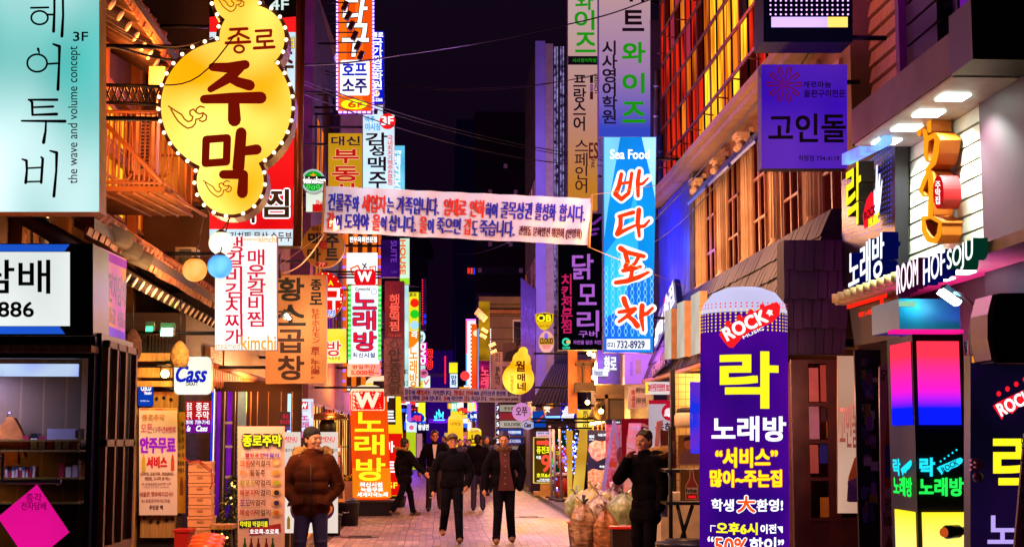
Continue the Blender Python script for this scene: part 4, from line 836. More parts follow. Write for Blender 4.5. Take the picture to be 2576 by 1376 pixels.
# beer brand disc
hk = ysign('beer_disc_sign', 'round green beer sign with an orange star and white band', 'sign', (758, 426, 818, 500), 22.5, lit('#12a820', .8), paint('#a8b0b8', .3, metal=.5), .14, [tx('Heineken', (757, 446, 818, 462), WHT, .9)],
    [(ell_pts(788, 456, 30, 30), lit('#b8c8d0', .8)), (ell_pts(788, 456, 25.5, 25.5), lit('#0ca01c', .9)), ([(788 + (9 if k % 2 == 0 else 3.6) * math.sin(k * .6283), 442 - (9 if k % 2 == 0 else 3.6) * math.cos(k * .6283)) for k in range(10)], ink('#f09020')), (rect_pts(759, 444, 817, 464), lit('#10141c', .6)), ([g for c in ((776, 470), (788, 473), (800, 470)) for g in stroke(ell_pts(*c, 4, 4, 10), 1, True)], ink('#80f090'))], shape=ell_pts(788, 456, 30.5, 30.5), wall=-3.0)
ysign('draft_beer_plate', 'small white plate with red lower box under the green beer disc', 'sign', (770, 484, 818, 533), 22.7, lit('#e0e8d8', .9), CASE, .1, [tx('Bud', (796, 504, 818, 514), RED, .3)], [(rect_pts(786, 514, 818, 533), ink('#c01010'))], wall=-3.0)
ysign('beer_mart_disc_sign', 'round brown gold sign with black letters and a red e in the middle', 'sign', (758, 562, 866, 672), 23.5, paint('#9a6a18', .5, '#84560e', 2), paint('#b89878', .4), .16, [
    tx('맥', (776, 587, 808, 620), DK, 1.6), tx('주', (820, 590, 852, 622), DK, 1.6), tx('마', (774, 626, 806, 657), DK, 1.6), tx('트', (820, 626, 850, 654), DK, 1.6), tx('e', (806, 607, 822, 627), paint('#a01818', .6), 1.4), tx('7F', (801, 660, 818, 670), paint('#f0a0a0', .5), .4), tx('국내 최', (784, 570, 812, 582), DBR, .3)], [(ell_pts(809, 665, 16, 7), paint('#8a1010', .5))], shape=ell_pts(813, 618, 54, 55), wall=-3.0)
light('SPOT', PY(840, 560, 22.0), '#ffb860', 50, .1, PY(812, 625, 23.5), 80, .7)
# banner over the street
def banner(name, label, TL, TR, BR, BL, Y, texts, m, eps=.0016, bar=True):
    def f(u, v):
        a = (TL[0] + (TR[0] - TL[0]) * u / 100, TL[1] + (TR[1] - TL[1]) * u / 100); b = (BL[0] + (BR[0] - BL[0]) * u / 100, BL[1] + (BR[1] - BL[1]) * u / 100)
        p = PY(a[0] + (b[0] - a[0]) * v / 100, a[1] + (b[1] - a[1]) * v / 100, Y); p.y += .03 * math.sin(u * .23) * (v / 100) + .02 * math.sin(u * .6 + v * .05); return p
    t = T(name, label, 'banner', f(50, 50)); F = Face(f, Vector((0, -1, 0)), eps); mb = MB(); N, K = 150, 8
    for s in (0, .004): mb.add([f(i * 100 / N, j * 100 / K) + Vector((0, s, 0)) for j in range(K + 1) for i in range(N + 1)], [[j * (N + 1) + i, j * (N + 1) + i + 1, (j + 1) * (N + 1) + i + 1, (j + 1) * (N + 1) + i] for j in range(K) for i in range(N)], 0, True)
    mb.build('cloth', m, t); F.k = 8; F.curved = 1.2; mats = []; mb = MB()
    for x in texts: F.text(mb, x, mats)
    mb.build('lettering', mats, t); mb = MB()
    if bar:
        for u in (-.2, 100.2): mb.tube([f(u, -9), f(u, 104)], .022)
        mb.build('pole', WOODL, t); L, Rr = Vector((-3.0, Y + .3, 0)), Vector((3.9, Y + 1, 0)); mb = MB()
        for u, v, wl, dz in ((0, -8, L, .3), (0, 104, L, -.9), (100, -8, Rr, .4), (100, 104, Rr, -.5)): p = f(u, v); mb.tube([p, Vector((wl.x, wl.y, p.z + dz))], .005)
        mb.build('rope', paint('#b89060', .8), t)
    return t
CL = paint('#d4ccd6', .8, '#ccc2ce', .8); bB = paint('#2018b0', .7); bR = paint('#e0281c', .7); bK = paint('#5a1420', .7)
def slogan(B, Rd, K, b): return [tx(s, (u0, (15 if l == 0 else 56) + (4 if small else 0), u1, (52 if l == 0 else 91)), c, b) for s, u0, u1, l, c, small in (
    ('건물주', 1.5, 10.2, 0, B, 0), ('와', 10.6, 13, 0, B, 1), ('세입자', 14.3, 23.1, 0, Rd, 0), ('는', 23.7, 26, 0, B, 1), ('가족입니다.', 27.3, 43, 0, B, 0), ('임대료', 45, 53.3, 0, Rd, 0), ('인하', 54.8, 60.4, 0, Rd, 0), ('하여', 60.9, 65, 0, B, 1), ('골목상권', 66.4, 78, 0, B, 0), ('활성화', 79.4, 87, 0, B, 0), ('합시다.', 88.5, 98, 0, B, 0),
    ('갑', 1.4, 4.1, 1, Rd, 0), ('이', 4.7, 6.7, 1, B, 1), ('도와야', 8, 17, 1, B, 0), ('을', 18.5, 21.2, 1, Rd, 0), ('이', 21.7, 23.6, 1, B, 1), ('삽니다.', 24.8, 34.8, 1, B, 0), ('을', 36.3, 38.8, 1, Rd, 0), ('이', 39.3, 41.3, 1, B, 1), ('죽으면', 42.7, 51.5, 1, B, 0), ('갑', 53, 55.7, 1, Rd, 0), ('도', 56.1, 58, 1, B, 1), ('죽습니다.', 59, 71.8, 1, B, 0))] + [tx('관철동 문화발전 위원회 (번영회)', (73.6, 66, 97.2, 90), K, b * .6)]
banner('street_banner', 'wide pale pink cloth banner with blue and red writing hung across the street', (818, 468), (1487, 500), (1480, 617), (812, 584), 22, slogan(bB, bR, bK, .28), CL)
banner('street_banner', 'second smaller cloth banner across the street far behind, above the crowd', (1004, 974), (1312, 980), (1312, 1012), (1004, 1010), 58, slogan(paint('#4020a0', .7), paint('#c02818', .7), bK, .3), CL, .003)
light('SPOT', (-1.6, 20.5, 6.8), '#f8f4ff', 220, .2, (0.2, 22, 4.6), 100, .9); light('SPOT', (2.4, 20.5, 6.5), '#e8d8ff', 190, .2, (1.2, 22, 4.6), 90, .9)
# more signs down the left
ysign('purple_suite_sign', 'dark purple vertical sign with faint letters below the banner', 'sign', (958, 604, 1006, 697), 33, lit('#1a0834', .8, '#3a0c70', 1), CASE, .2, [tx('SUITE', (983, 606, 998, 660), ink('#7030b0'), .2, rot=-90), tx('CAFE', (984, 682, 999, 687), ink('#6030a0'), .1)], wall=-2.6)
ysign('lime_sign', 'slim pale green lightbox with orange letters beside the dark purple sign', 'sign', (1006, 600, 1030, 715), 36, lit('#c8e8d0', .9), CASE, .2, [tx('HOUSE', (1007, 604, 1020, 690), ink('#e06818'), 1, rot=-90)], [(rect_pts(1006, 700, 1030, 715), ink('#90d020'))], wall=-2.6)
ysign('seafood_stew_sign', 'dark red vertical sign with tan letters above a patterned grey sign', 'sign', (968, 707, 1017, 850), 31.5, paint('#5a0c10', .6, '#3a0608', 2), CASE, .2, [tx('해물떡찜', (980, 740, 1006, 832), paint('#d09070', .6), .6, v=True), tx('722-6601', (976, 840, 1010, 847), paint('#a06050', .6))], [([g for g in stroke(ell_pts(993, 724, 11, 11, 18), 1.2, True)], paint('#7a2820', .6))], wall=-2.6)
ysign('andong_sign', 'grey brown patterned sign with faint dark letters below the dark red one', 'sign', (966, 852, 1016, 996), 31.5, paint('#6a5248', .7, '#3a2a28', 14), CASE, .2, [tx('안동찜닭', (978, 878, 1008, 990), paint('#2a1a18', .6), .8, v=True)], [([g for g in stroke(ell_pts(992, 866, 9, 9, 18), 1.5, True)], paint('#2a1a18', .6))], wall=-2.6)
ysign('tall_white_sign', 'tall pale cyan lightbox with small dark letters beside the traffic light sign', 'sign', (1018, 640, 1028, 975), 38, lit('#a8d8d8', .9, '#d0f0f0', 2), CASE, .2, [tx('E', (1018, 930, 1026, 940), DK, .2), tx('12', (1018, 958, 1027, 970), ink('#208080'), .3)], wall=-2.6)
tl = ysign('traffic_light_sign', 'yellow sign with red, green and blue discs above an orange karaoke panel', 'sign', (1028, 735, 1058, 972), 42, lit('#fff0e0', 1.0), CASE, .2, [tx('종로', (1030, 737, 1048, 746), DK, .3), tx('라', (1036, 833, 1050, 850), WHT, .6), tx('노래방', (1030, 873, 1050, 972), ink('#f09010'), 1, v=True)],
    [(rect_pts(1028, 735, 1053, 832), lit('#f0e020', .9)), (ell_pts(1043, 762, 11, 11), ink('#e82010')), (ell_pts(1043, 790, 11, 11), ink('#20c020')), (ell_pts(1043, 818, 11, 11), ink('#a0d0f0')), ([(1028, 833), (1054, 833), (1054, 856), (1040, 872), (1028, 876)], lit('#f08010', .9)), (rect_pts(1053, 735, 1058, 972), lit('#50701c', .7))], wall=-2.6)
ysign('blue_stud_sign', 'dark sign with red light dots and blue letters far down on the left', 'sign', (1060, 700, 1072, 830), 46, lit('#2a0a3a', .7), CASE, .2, (), [([ell_pts(1063, 705 + i * 6.5, 1.4, 1.4, 8) for i in range(18)], ink('#ff2010', 2)), ([rect_pts(1066, 790 + 15 * i, 1072, 800 + 15 * i) for i in range(2)], ink('#2030ff'))], wall=-2.6)
ysign('dvd_sign', 'magenta sign with big white DVD letters on the left far down', 'sign', (1056, 861, 1074, 918), 50, lit('#e010b0', .9), CASE, .2, [tx('DVD', (1058, 864, 1070, 916), WHT, .9, rot=-90)], wall=-2.6)
mb = MB(); Fn = Face(lambda u, v: PY(u, v, 50), Vector((0, -1, 0))); letter_on(T('neon_dvd_sign', 'red neon outline letters DVD beside the magenta sign', 'neon sign', PY(1081, 905, 50)), Fn, [tx('DVD', (1075, 880, 1087, 928), ink('#180408'), .6, (ink('#ff3020', 2), 1.2), rot=-90)])
ysign('speech_bubble_sign', 'small white speech bubble sign above the magenta DVD sign', 'sign', (1054, 834, 1070, 862), 49, lit('#d0f0ff', 1), CASE, .2, [tx('밥', (1055, 841, 1064, 858), DK, .6)], shape=ell_pts(1061, 847, 9, 14), wall=-2.6)
ysign('grill_disc_sign', 'small round pinkish sign with dark letters below the neon DVD', 'sign', (1058, 930, 1074, 945), 48, paint('#b090a0', .6), CASE, .1, [tx('닭갈비', (1061, 934, 1072, 942), DBR, .2)], shape=ell_pts(1066, 939, 11, 11), wall=-2.6)
for r_, Y, c, s, lab, tcol in (((1052, 918, 1070, 958), 52, '#c0e8e8', 1, 'pale teal lightbox with a red squid shape far down on the left', '#e02010'), ((1062, 945, 1082, 975), 54, '#e8f4f4', 1, 'white lightbox with red lines far down on the left', '#e04030'), ((1044, 955, 1064, 975), 53, '#f4e020', 1, 'yellow lightbox just above the second banner on the left', '#e02010')):
    ysign('far_shop_sign', lab, 'sign', r_, Y, lit(c, .9 * s), CASE, .2, (), [(stroke([(r_[0] + 4, r_[1] + 8), (r_[0] + 9, r_[3] - 8), (r_[2] - 4, r_[1] + 10)], 3), ink(tcol))], wall=-2.6)
# --- small signs around the entrance of the tavern
ysign('beer_box_sign', 'rounded white beer lightbox with slanted blue letters beside a straw hive basket', 'sign', (438, 897, 532, 992), 17, lit('#f0f0dc', 1.0), paint('#7a3a1c', .4), .12, [tx('Cass', (444, 920, 520, 960), ink('#1020b8', .9), 1.8, sh=.25), tx('DRAFT', (468, 961, 498, 970), DK, .4)],
      [([[(485, 945), (485 + 60 * math.cos(a), 945 + 60 * math.sin(a)), (485 + 60 * math.cos(a + .12), 945 + 60 * math.sin(a + .12))] for a in [i * .42 for i in range(0)]] or [rect_pts(440, 905, 441, 906)], ink('#f0e8b0'))], shape=rrect_pts(438, 897, 532, 992, 12), wall=-3.1)
ysign('pest_control_plaque', 'small blue rounded plaque with white words on the tavern timber', 'plaque', (348, 961, 385, 1021), 18.15, lit('#0c48d0', .55), paint('#083090', .5), .03, [tx('CESCO', (355, 970, 380, 982), WHT, .5), tx('Member', (364, 984, 382, 992), WHT, .2, sh=.2), tx('세스코멤버스 Zone', (353, 1006, 376, 1010), WHT)], [([(357, 983), (366, 983), (362, 987)], ink('#e02050'))], shape=rrect_pts(348, 961, 385, 1021, 5))
nb = T('neon_stick_sign', 'slim upright blue neon sign on thin brackets beside the blue plaque', 'neon sign', PY(338, 975, 17.6)); MB().tube([PY(339, 906, 17.6), PY(337, 1040, 17.6)], .025, 0, 8).build('tube', lit('#2060ff', 1.6), nb)
mb = MB()
for v in (930, 985): mb.tube([PY(320, v, 17.7), PY(342, v, 17.6)], .008)
mb.build('bracket', IRON, nb); mb = MB()
for i in range(7): mb.ball(PY(337, 975 + i * 9, 17.56), .014)
mb.build('lettering', ink('#e0f0ff', 1.5), nb)
bn = ysign('snack_banner', 'white hanging cloth notice with big purple letters and small bottles on timber', 'banner', (350, 1026, 446, 1295), 18.1, paint('#e8d0cc', .8, '#e0c0ba', 1.2), paint('#d0a898', .8), .008, [
    tx('종로주막', (358, 1042, 415, 1058), paint('#e08840', .7), .3), tx('오픈', (355, 1066, 384, 1088), paint('#e0608a', .7), .3), tx('13주년8벤트', (386, 1072, 443, 1088), paint('#e0608a', .7), .3), tx('안주무료', (354, 1100, 441, 1138), ink('#b01cb0', .75), 2), tx('서비스', (370, 1148, 420, 1176), ink('#e01c20', .8), 1.6),
    tx('(김치전, 도토리묵, 과일샐러드', (354, 1187, 438, 1197), paint('#7a2a20', .7), .2), tx('계란탕, 도시락 중 택1)', (364, 1199, 428, 1209), paint('#7a2a20', .7), .2), tx('단, 금 토요일은 8시이전 고객', (358, 1213, 430, 1220), paint('#8a3a30', .7), .05), tx('(사진을 찍어 주문시 보여주세요)', (362, 1222, 426, 1228), paint('#8a3a30', .7)), tx('낮술은 땡큐베리감사!!', (353, 1236, 436, 1248), paint('#b04038', .7), .2), tx('Re 낮술같이마셔드리요', (357, 1254, 428, 1263), paint('#9a3a6a', .7), .1), tx('주인장 백', (376, 1270, 410, 1281), paint('#3a1410', .7), .3)],
    [([rect_pts(352, 1027, 374, 1031), rect_pts(392, 1027, 410, 1031)], paint('#e0602a', .7)), ([rect_pts(374, 1027, 392, 1031), rect_pts(410, 1027, 444, 1031)], paint('#d0a020', .7)), ([[(357, 1176), (357, 1158), (360, 1142), (363, 1142), (366, 1158), (366, 1186), (357, 1186)], ], paint('#d0b020', .5)), ([[(430, 1184), (430, 1158), (433, 1142), (436, 1142), (439, 1158), (439, 1184)]], paint('#d05020', .5))])
ysign('drink_list', 'yellow drink list board with black writing tucked behind the white hanging notice', 'board', (447, 1036, 466, 1290), 18.3, paint('#c88a18', .6), paint('#8a5a10', .6), .02, [tx(s, (b, y, 464, y + 12), DBR, .25) for s, b, y in (('주', 455, 1062), ('주', 455, 1081), ('소주', 449, 1101), ('소주', 449, 1120), ('자 주', 447, 1139), ('동동술', 447, 1158), ('전통주', 447, 1177))], [([[(452, 1245), (452, 1220), (455, 1200), (458, 1200), (461, 1220), (461, 1245)]], paint('#8a4a10', .4))])
for u0, u1 in ((466, 489), (489, 532)):
    ysign('red_poster', 'narrow cut off copy of the red and purple phone number poster' if u0 < 480 else 'wide red and purple phone number poster under the white beer lightbox', 'poster', (u0, 1009, u1 - 1, 1088), 17.9, lit('#d81818', .65), paint('#8a1010', .6), .01, [tx('종로', (u0 + 4, 1013, u1 - 6, 1032), WHT, .2), tx('주막', (u0 + 4, 1034, u1 - 6, 1054), WHT, .2), tx('739-7142', (u0 + 2, 1057, u1 - 4, 1066), WHT, .2), tx('Cass', (u0 + 5, 1070, u1 - 10, 1084), WHT, .5, sh=.2)], [(rect_pts(u0, 1055, u1 - 1, 1088), ink('#8010a0', .7))])
ysign('menu_banner', 'orange pink standing menu banner listing rice wines beside the parka man', 'banner stand', (598, 1072, 716, 1430), 16.2, paint('#e8b098', .7, '#e0a488', 1), paint('#a86848', .6), .01, [
    tx('종로주막', (612, 1094, 708, 1122), YEL, 1.4, (DK, 4)), tx('웰빙퓨전', (617, 1139, 664, 1149), ink('#d01c40', .8), .5), tx('막걸리', (665, 1139, 702, 1149), ink('#6020a0', .8), .5)] +
    [tx(a, (604, y, 604 + 13 * len(a), y + 15), paint(c, .7), .4) for a, c, y in (('크림', '#c03018', 1157), ('허니', '#d08020', 1181), ('청포도', '#98a010', 1206), ('복분자', '#b01830', 1231), ('포도', '#601890', 1256), ('복숭아', '#b01838', 1281))] +
    [tx(b, (604 + 13 * k, y, 604 + 13 * k + 12.5 * len(b), y + 15), paint('#3a1418', .7), .35) for b, k, y in (('생막걸리', 2, 1157), ('동동주', 2, 1181), ('막걸리', 3, 1206), ('막걸리', 3, 1231), ('막걸리', 2, 1256), ('막걸리', 3, 1281))] + [tx('칵테일 막걸리를', (604, 1310, 674, 1324), YEL, .3), tx('호로록-호로록', (629, 1330, 702, 1342), WHT, .2)],
    [(rrect_pts(606, 1130, 708, 1152, 4), paint('#f0c0a8', .7)), ([[(601, 1309), (676, 1302), (677, 1322), (602, 1328)]], paint('#101848', .6)), ([[(626, 1328), (706, 1316), (707, 1338), (628, 1346)]], paint('#b01820', .6))] +
    [(ell_pts(695, y, 13, 10), paint('#e8a860', .7)) for y in (1164, 1189, 1214, 1238, 1264, 1289)] + [(ell_pts(696, y, 7, 6), paint(c, .6)) for c, y in (('#e8c080', 1164), ('#d09040', 1189), ('#b0b818', 1214), ('#30101c', 1238), ('#401060', 1264), ('#d06020', 1289))] +
    [([[(x, 1400), (x, 1372), (x + 2.5, 1362), (x + 2.5, 1352), (x + 6.5, 1352), (x + 6.5, 1362), (x + 9, 1372), (x + 9, 1400)]], paint(c, .4)) for x, c in ((612, '#205018'), (628, '#601818'), (646, '#601818'), (666, '#701c18'), (682, '#205018'))])
def grad(h1, h2, h3, zlo, zhi, s, mid=.42):  # glow graded by height
    m, nt, o = newmat('graded_glow'); tc = nt.nodes.new('ShaderNodeTexCoord'); sx = nt.nodes.new('ShaderNodeSeparateXYZ'); nt.links.new(tc.outputs['Object'], sx.inputs[0]); r_ = nt.nodes.new('ShaderNodeMapRange'); r_.inputs[1].default_value = zlo; r_.inputs[2].default_value = zhi; nt.links.new(sx.outputs[2], r_.inputs[0])
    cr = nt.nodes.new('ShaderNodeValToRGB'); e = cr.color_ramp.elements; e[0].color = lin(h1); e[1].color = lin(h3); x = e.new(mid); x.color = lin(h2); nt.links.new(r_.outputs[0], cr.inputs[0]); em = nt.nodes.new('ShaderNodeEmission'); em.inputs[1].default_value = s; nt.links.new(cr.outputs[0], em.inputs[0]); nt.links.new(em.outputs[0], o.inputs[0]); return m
# ================================================================== signs, right side
MAU = paint('#c898a8', .7, '#b888a0', .6); GRN = ink('#1c9010', .8)
ysign('language_school_sign', 'long mauve vertical sign with green upper and black lower letters, left of two', 'sign', (1429, -60, 1503, 530), 31, grad('#d88a30', '#d09488', '#d8b4b4', -2.0, 1.6, .62), paint('#8a6a78', .6), .3, [  # outside light on this sign put into the emission gradient
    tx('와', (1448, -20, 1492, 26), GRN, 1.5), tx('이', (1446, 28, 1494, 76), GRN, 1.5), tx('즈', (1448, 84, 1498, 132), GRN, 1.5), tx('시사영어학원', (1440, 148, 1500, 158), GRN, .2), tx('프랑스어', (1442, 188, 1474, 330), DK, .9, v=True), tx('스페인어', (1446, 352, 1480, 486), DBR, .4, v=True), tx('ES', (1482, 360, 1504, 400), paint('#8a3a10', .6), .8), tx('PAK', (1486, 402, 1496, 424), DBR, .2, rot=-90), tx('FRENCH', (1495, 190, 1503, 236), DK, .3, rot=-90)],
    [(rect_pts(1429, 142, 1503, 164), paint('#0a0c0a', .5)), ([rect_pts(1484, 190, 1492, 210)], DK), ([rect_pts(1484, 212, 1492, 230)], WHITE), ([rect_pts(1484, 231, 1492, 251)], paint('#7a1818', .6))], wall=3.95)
ysign('english_school_sign', 'long mauve sign with big green letters, blue light painted in below, above the seafood sign', 'sign', (1507, -60, 1636, 344), 27, grad('#3c50d8', '#b088c0', '#d4a8ac', -1.4, 1.2, .62), paint('#6a5a88', .6), .3, [  # blue light falling on the lower part put into the glow
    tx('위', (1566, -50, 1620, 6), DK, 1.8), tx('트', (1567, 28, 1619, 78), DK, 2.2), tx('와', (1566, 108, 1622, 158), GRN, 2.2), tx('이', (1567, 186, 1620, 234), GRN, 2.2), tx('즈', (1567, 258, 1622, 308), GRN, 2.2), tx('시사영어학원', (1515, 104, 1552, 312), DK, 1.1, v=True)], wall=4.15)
light('SPOT', PY(1560, 420, 26.0), '#4060ff', 90, .1, PY(1570, 240, 27), 80, .8)
Fs = Face(lambda u, v: PY(u, v, 23.8), Vector((0, -1, 0)))
fish = []
for c in range(8):
    for r_ in range(15):
        x, y = 1525 + c * 16.2, 600 + r_ * 19.5
        if y > 640 - c * 5 + abs(c - 1.5) * 14 and y < 850: fish.append(stroke(ell_pts(x, y, 4, 7.5, 10), 1.1, True)); fish.append([[(x - 3.5, y + 11.5), (x + 3.5, y + 11.5), (x, y + 7.5)]])
fish = [g for f_ in fish for g in f_]
sea = [stroke([(1562, 440), (1556, 470), (1547, 490), (1562, 503)], [10, 12, 13, 11]), stroke([(1588, 438), (1585, 462), (1580, 488), (1562, 503)], [9, 9, 10, 11]), stroke([(1560, 464), (1585, 460)], 8), stroke([(1607, 432), (1603, 460), (1604, 495)], [10, 11, 9]), stroke([(1606, 466), (1616, 464), (1629, 450)], [9, 8, 5]),
       stroke([(1556, 546), (1592, 536)], [9, 11]), stroke([(1560, 546), (1560, 570), (1552, 590)], [11, 12, 14]), stroke([(1552, 590), (1576, 578), (1598, 568)], [13, 9, 7]), stroke([(1606, 530), (1603, 560), (1607, 596)], [13, 12, 8]), stroke([(1606, 572), (1620, 570), (1632, 556)], [10, 9, 6]),
       stroke([(1560, 626), (1575, 636), (1618, 646)], [14, 12, 11]), stroke([(1572, 640), (1578, 660), (1572, 672)], 12), stroke([(1604, 650), (1596, 664), (1578, 678)], [10, 9, 9]), stroke([(1566, 682), (1592, 678), (1610, 672)], [10, 10, 8]), stroke([(1590, 672), (1586, 700), (1576, 708)], [10, 11, 10]), stroke([(1548, 712), (1576, 708), (1606, 698), (1630, 686)], [11, 13, 12, 7]),
       stroke([(1568, 752), (1572, 766), (1578, 776)], [14, 14, 10]), stroke([(1556, 786), (1580, 782), (1596, 778)], [9, 12, 12]), stroke([(1592, 782), (1576, 796), (1556, 810)], [12, 10, 8]), stroke([(1576, 794), (1592, 806), (1602, 820)], [10, 13, 15]), stroke([(1614, 770), (1612, 800), (1617, 832)], [14, 13, 6]), stroke([(1612, 792), (1626, 790), (1640, 776)], [12, 11, 8])]
so = []; 
for st_ in ([(1562, 440), (1547, 490), (1562, 503), (1580, 488), (1588, 438)], [(1607, 432), (1604, 495)], [(1606, 466), (1629, 450)], [(1556, 546), (1592, 536)], [(1560, 546), (1552, 590), (1598, 568)], [(1606, 530), (1607, 596)], [(1606, 572), (1632, 556)], [(1560, 626), (1618, 646)], [(1572, 640), (1572, 672), (1604, 660)], [(1566, 682), (1610, 672)], [(1590, 672), (1576, 708)], [(1548, 712), (1606, 698), (1630, 686)], [(1568, 752), (1578, 776)], [(1556, 786), (1596, 778)], [(1592, 782), (1556, 810)], [(1576, 794), (1602, 820)], [(1614, 770), (1617, 832)], [(1612, 792), (1640, 776)]): so += stroke(st_, 22)
mk_sign('seafood_sign', 'bright blue vertical lightbox with big red white edged letters and fish pattern', 'sign', Fs, [(1518, 345), (1651, 345), (1642, 886), (1520, 886)], lit('#0c98e8', 1.0, '#1460e0', .9, (1, 1, .4)), paint('#406a98', .4), .25, [
    tx('Sea Food', (1534, 379, 1632, 402), WHT, 1), tx('02)', (1527, 862, 1546, 876), NAVY, .4), tx('732-8929', (1551, 858, 1620, 876), NAVY, .6)],
    [([[(1520, 346), (1560, 346), (1530, 520), (1520, 600)]], lit('#7cd0f8', 1.0)), ([[(1614, 346), (1650, 346), (1648, 500), (1636, 440)]], lit('#a8e4f8', 1.0)), ([[(1521, 640), (1580, 560), (1600, 460), (1606, 640), (1560, 780), (1521, 800)]], lit('#2cb4f0', 1.0)), (fish, ink('#90e0ff', 1)), (so, ink('#ffffff', 1.1)), ([g for s in sea for g in s], ink('#f03a10', 1)), ([rect_pts(1525, 853, 1634, 880)], lit('#f0f4f8', 1.0))],
    bracket=[(PY(1645, 400, 23.95), Vector((4.2, 23.95, PY(1645, 400, 23.95).z))), (PY(1640, 800, 23.95), Vector((4.2, 23.95, PY(1640, 800, 23.95).z)))])
PV = ink('#b060d0', .8); MG = ink('#d02060', .75)
ysign('duck_restaurant_sign', 'black vertical sign with purple and crimson brush letters and a green C logo', 'sign', (1405, 538, 1514, 880), 29, lit('#06040c', .5), BLACK, .3, [
    tx('닭', (1440, 640, 1492, 702), PV, 1.4), tx('모', (1455, 716, 1500, 766), PV, 1.4), tx('리', (1452, 782, 1506, 832), PV, 1.4), tx('구버', (1456, 832, 1502, 848), PV, .5), tx('치킨전문점', (1412, 690, 1440, 838), MG, .8, v=True), tx('GUPER', (1415, 872, 1434, 878), ink('#30d0a0'), .3), tx('자연을 닮은 치킨', (1442, 856, 1512, 866), PV, .2)],
    [([g for s in (stroke([(1478, 566), (1495, 562), (1512, 548)], 7), stroke([(1480, 580), (1505, 576)], 6), stroke([(1482, 592), (1500, 588)], 6)) for g in s], ink('#6a2890', .8)), ([g for g in stroke(ell_pts(1424, 860, 8, 8, 20), 4.5, True)], ink('#30d0a0')), (rect_pts(1424, 856, 1435, 864), ink('#d0b070'))], wall=3.95)
ysign('beer_shield_sign', 'yellow shield shaped beer sign with black band and letters OB', 'sign', (1347, 787, 1392, 830), 34, lit('#e8b810', .85), paint('#7a5a08', .5), .15, [tx('OB', (1352, 792, 1386, 808), YEL, 1.1), tx('DRAFT BEER', (1356, 818, 1384, 823), DBR)], [([(1350, 791), (1370, 788), (1389, 791), (1388, 808), (1352, 808)], DK)], shape=[(1346, 790), (1370, 785), (1393, 790), (1391, 810), (1382, 824), (1370, 831), (1357, 824), (1348, 810)], wall=3.95)
ysign('beer_oval_sign', 'pink and gold oval beer label sign below the yellow shield', 'sign', (1355, 832, 1394, 888), 34, lit('#f0a8a0', .9), paint('#7a4a20', .5), .15, [tx('CLOUD', (1358, 851, 1391, 864), DBR, .6), tx('ORIGINAL', (1364, 868, 1385, 872), RED, .1), tx('GRAVITY', (1365, 873, 1384, 877), RED, .1)], [(rect_pts(1356, 849, 1393, 867), ink('#c08818')), (ell_pts(1374, 846, 5, 9), ink('#8060d0'))], shape=ell_pts(1374.5, 860, 19.5, 28), wall=3.95)
G2 = gourd_pts([(1304, 952, 40), (1312, 906, 23), (1316, 884, 12), (1309, 926, 28)], 100)
ysign('gourd_lamp_sign', 'smaller yellow gourd shaped lightbox with a column of brush letters over the street', 'sign', (1264, 870, 1344, 992), 33, lit('#ffa400', 1.1, '#ffd848', 2.2), paint('#6a3008', .5), .2, [tx('월', (1297, 908, 1320, 934), RB, 1), tx('매', (1302, 940, 1320, 958), RB, 1), tx('네', (1302, 962, 1322, 982), RB, 1), tx('단체환영', (1284, 944, 1292, 984), ink('#e07010'), .2, v=True)], shape=G2, wall=3.95)
ysign('pink_disc_sign', 'round pink sign with black brush letters below the small gourd sign', 'sign', (1290, 1012, 1337, 1060), 33.5, lit('#e090d0', .75), paint('#7a3a70', .5), .15, [tx('오쭈', (1298, 1024, 1326, 1046), DK, .7)], shape=ell_pts(1312, 1036, 23.5, 23.5), wall=3.95)
ysign('hexagon_beer_sign', 'small pale hexagon beer sign under the round pink sign', 'sign', (1314, 1058, 1342, 1080), 34, lit('#c0b8e0', .7), CASE, .1, [tx('Cass', (1319, 1063, 1336, 1074), DK, .8, sh=.2)], shape=[(1314, 1062), (1328, 1057), (1342, 1062), (1342, 1076), (1328, 1081), (1314, 1076)], wall=3.95)
# LED standing sign
ls = ysign('led_standing_sign', 'standing brown LED sign with a red arrow and a big red 9 on the paving', 'sign', (1344, 1101, 1404, 1213), 44, lit('#5a3c08', .55), lit('#f0c860', .8), .2, [tx('퓨전포차', (1350, 1122, 1396, 1140), ink('#f0f020', 1.2), .5), tx('9', (1362, 1144, 1384, 1186), ink('#f04830', 1.1), 1.4), tx('아침', (1349, 1146, 1360, 1154), WHT, .3), tx('시까지', (1383, 1182, 1398, 1188), WHT, .2), tx('3층', (1388, 1106, 1399, 1113), WHT, .3), tx('2층', (1388, 1115, 1399, 1122), WHT, .3), tx('호프&소주', (1350, 1190, 1398, 1200), ink('#f0f020', 1.2), .4), tx('단체석완비', (1358, 1203, 1386, 1207), WHT, .2), tx('TEL:02)722-2776', (1350, 1207.5, 1398, 1211.5), WHT, .2)],
    [([[(1350, 1108), (1372, 1108), (1372, 1104), (1386, 1113), (1372, 1122), (1372, 1118), (1350, 1118)]], ink('#f04830', 1.1)), ([rect_pts(1388, 1152, 1392, 1174)], ink('#20c040')), ([rect_pts(1394, 1150, 1398, 1174)], ink('#b0d0f0'))], lipw=2)
mb = MB(); a, b = PY(1360, 1232, 44.05), PY(1386, 1213, 44.05); mb.box(a.x, b.x, 44.05, 44.2, 0.1, b.z); a, b = PY(1344, 1240, 43.9), PY(1404, 1230, 43.9); mb.box(a.x, b.x, 43.9, 44.5, 0, .12); mb.build('stand', paint('#d0a868', .6), ls)
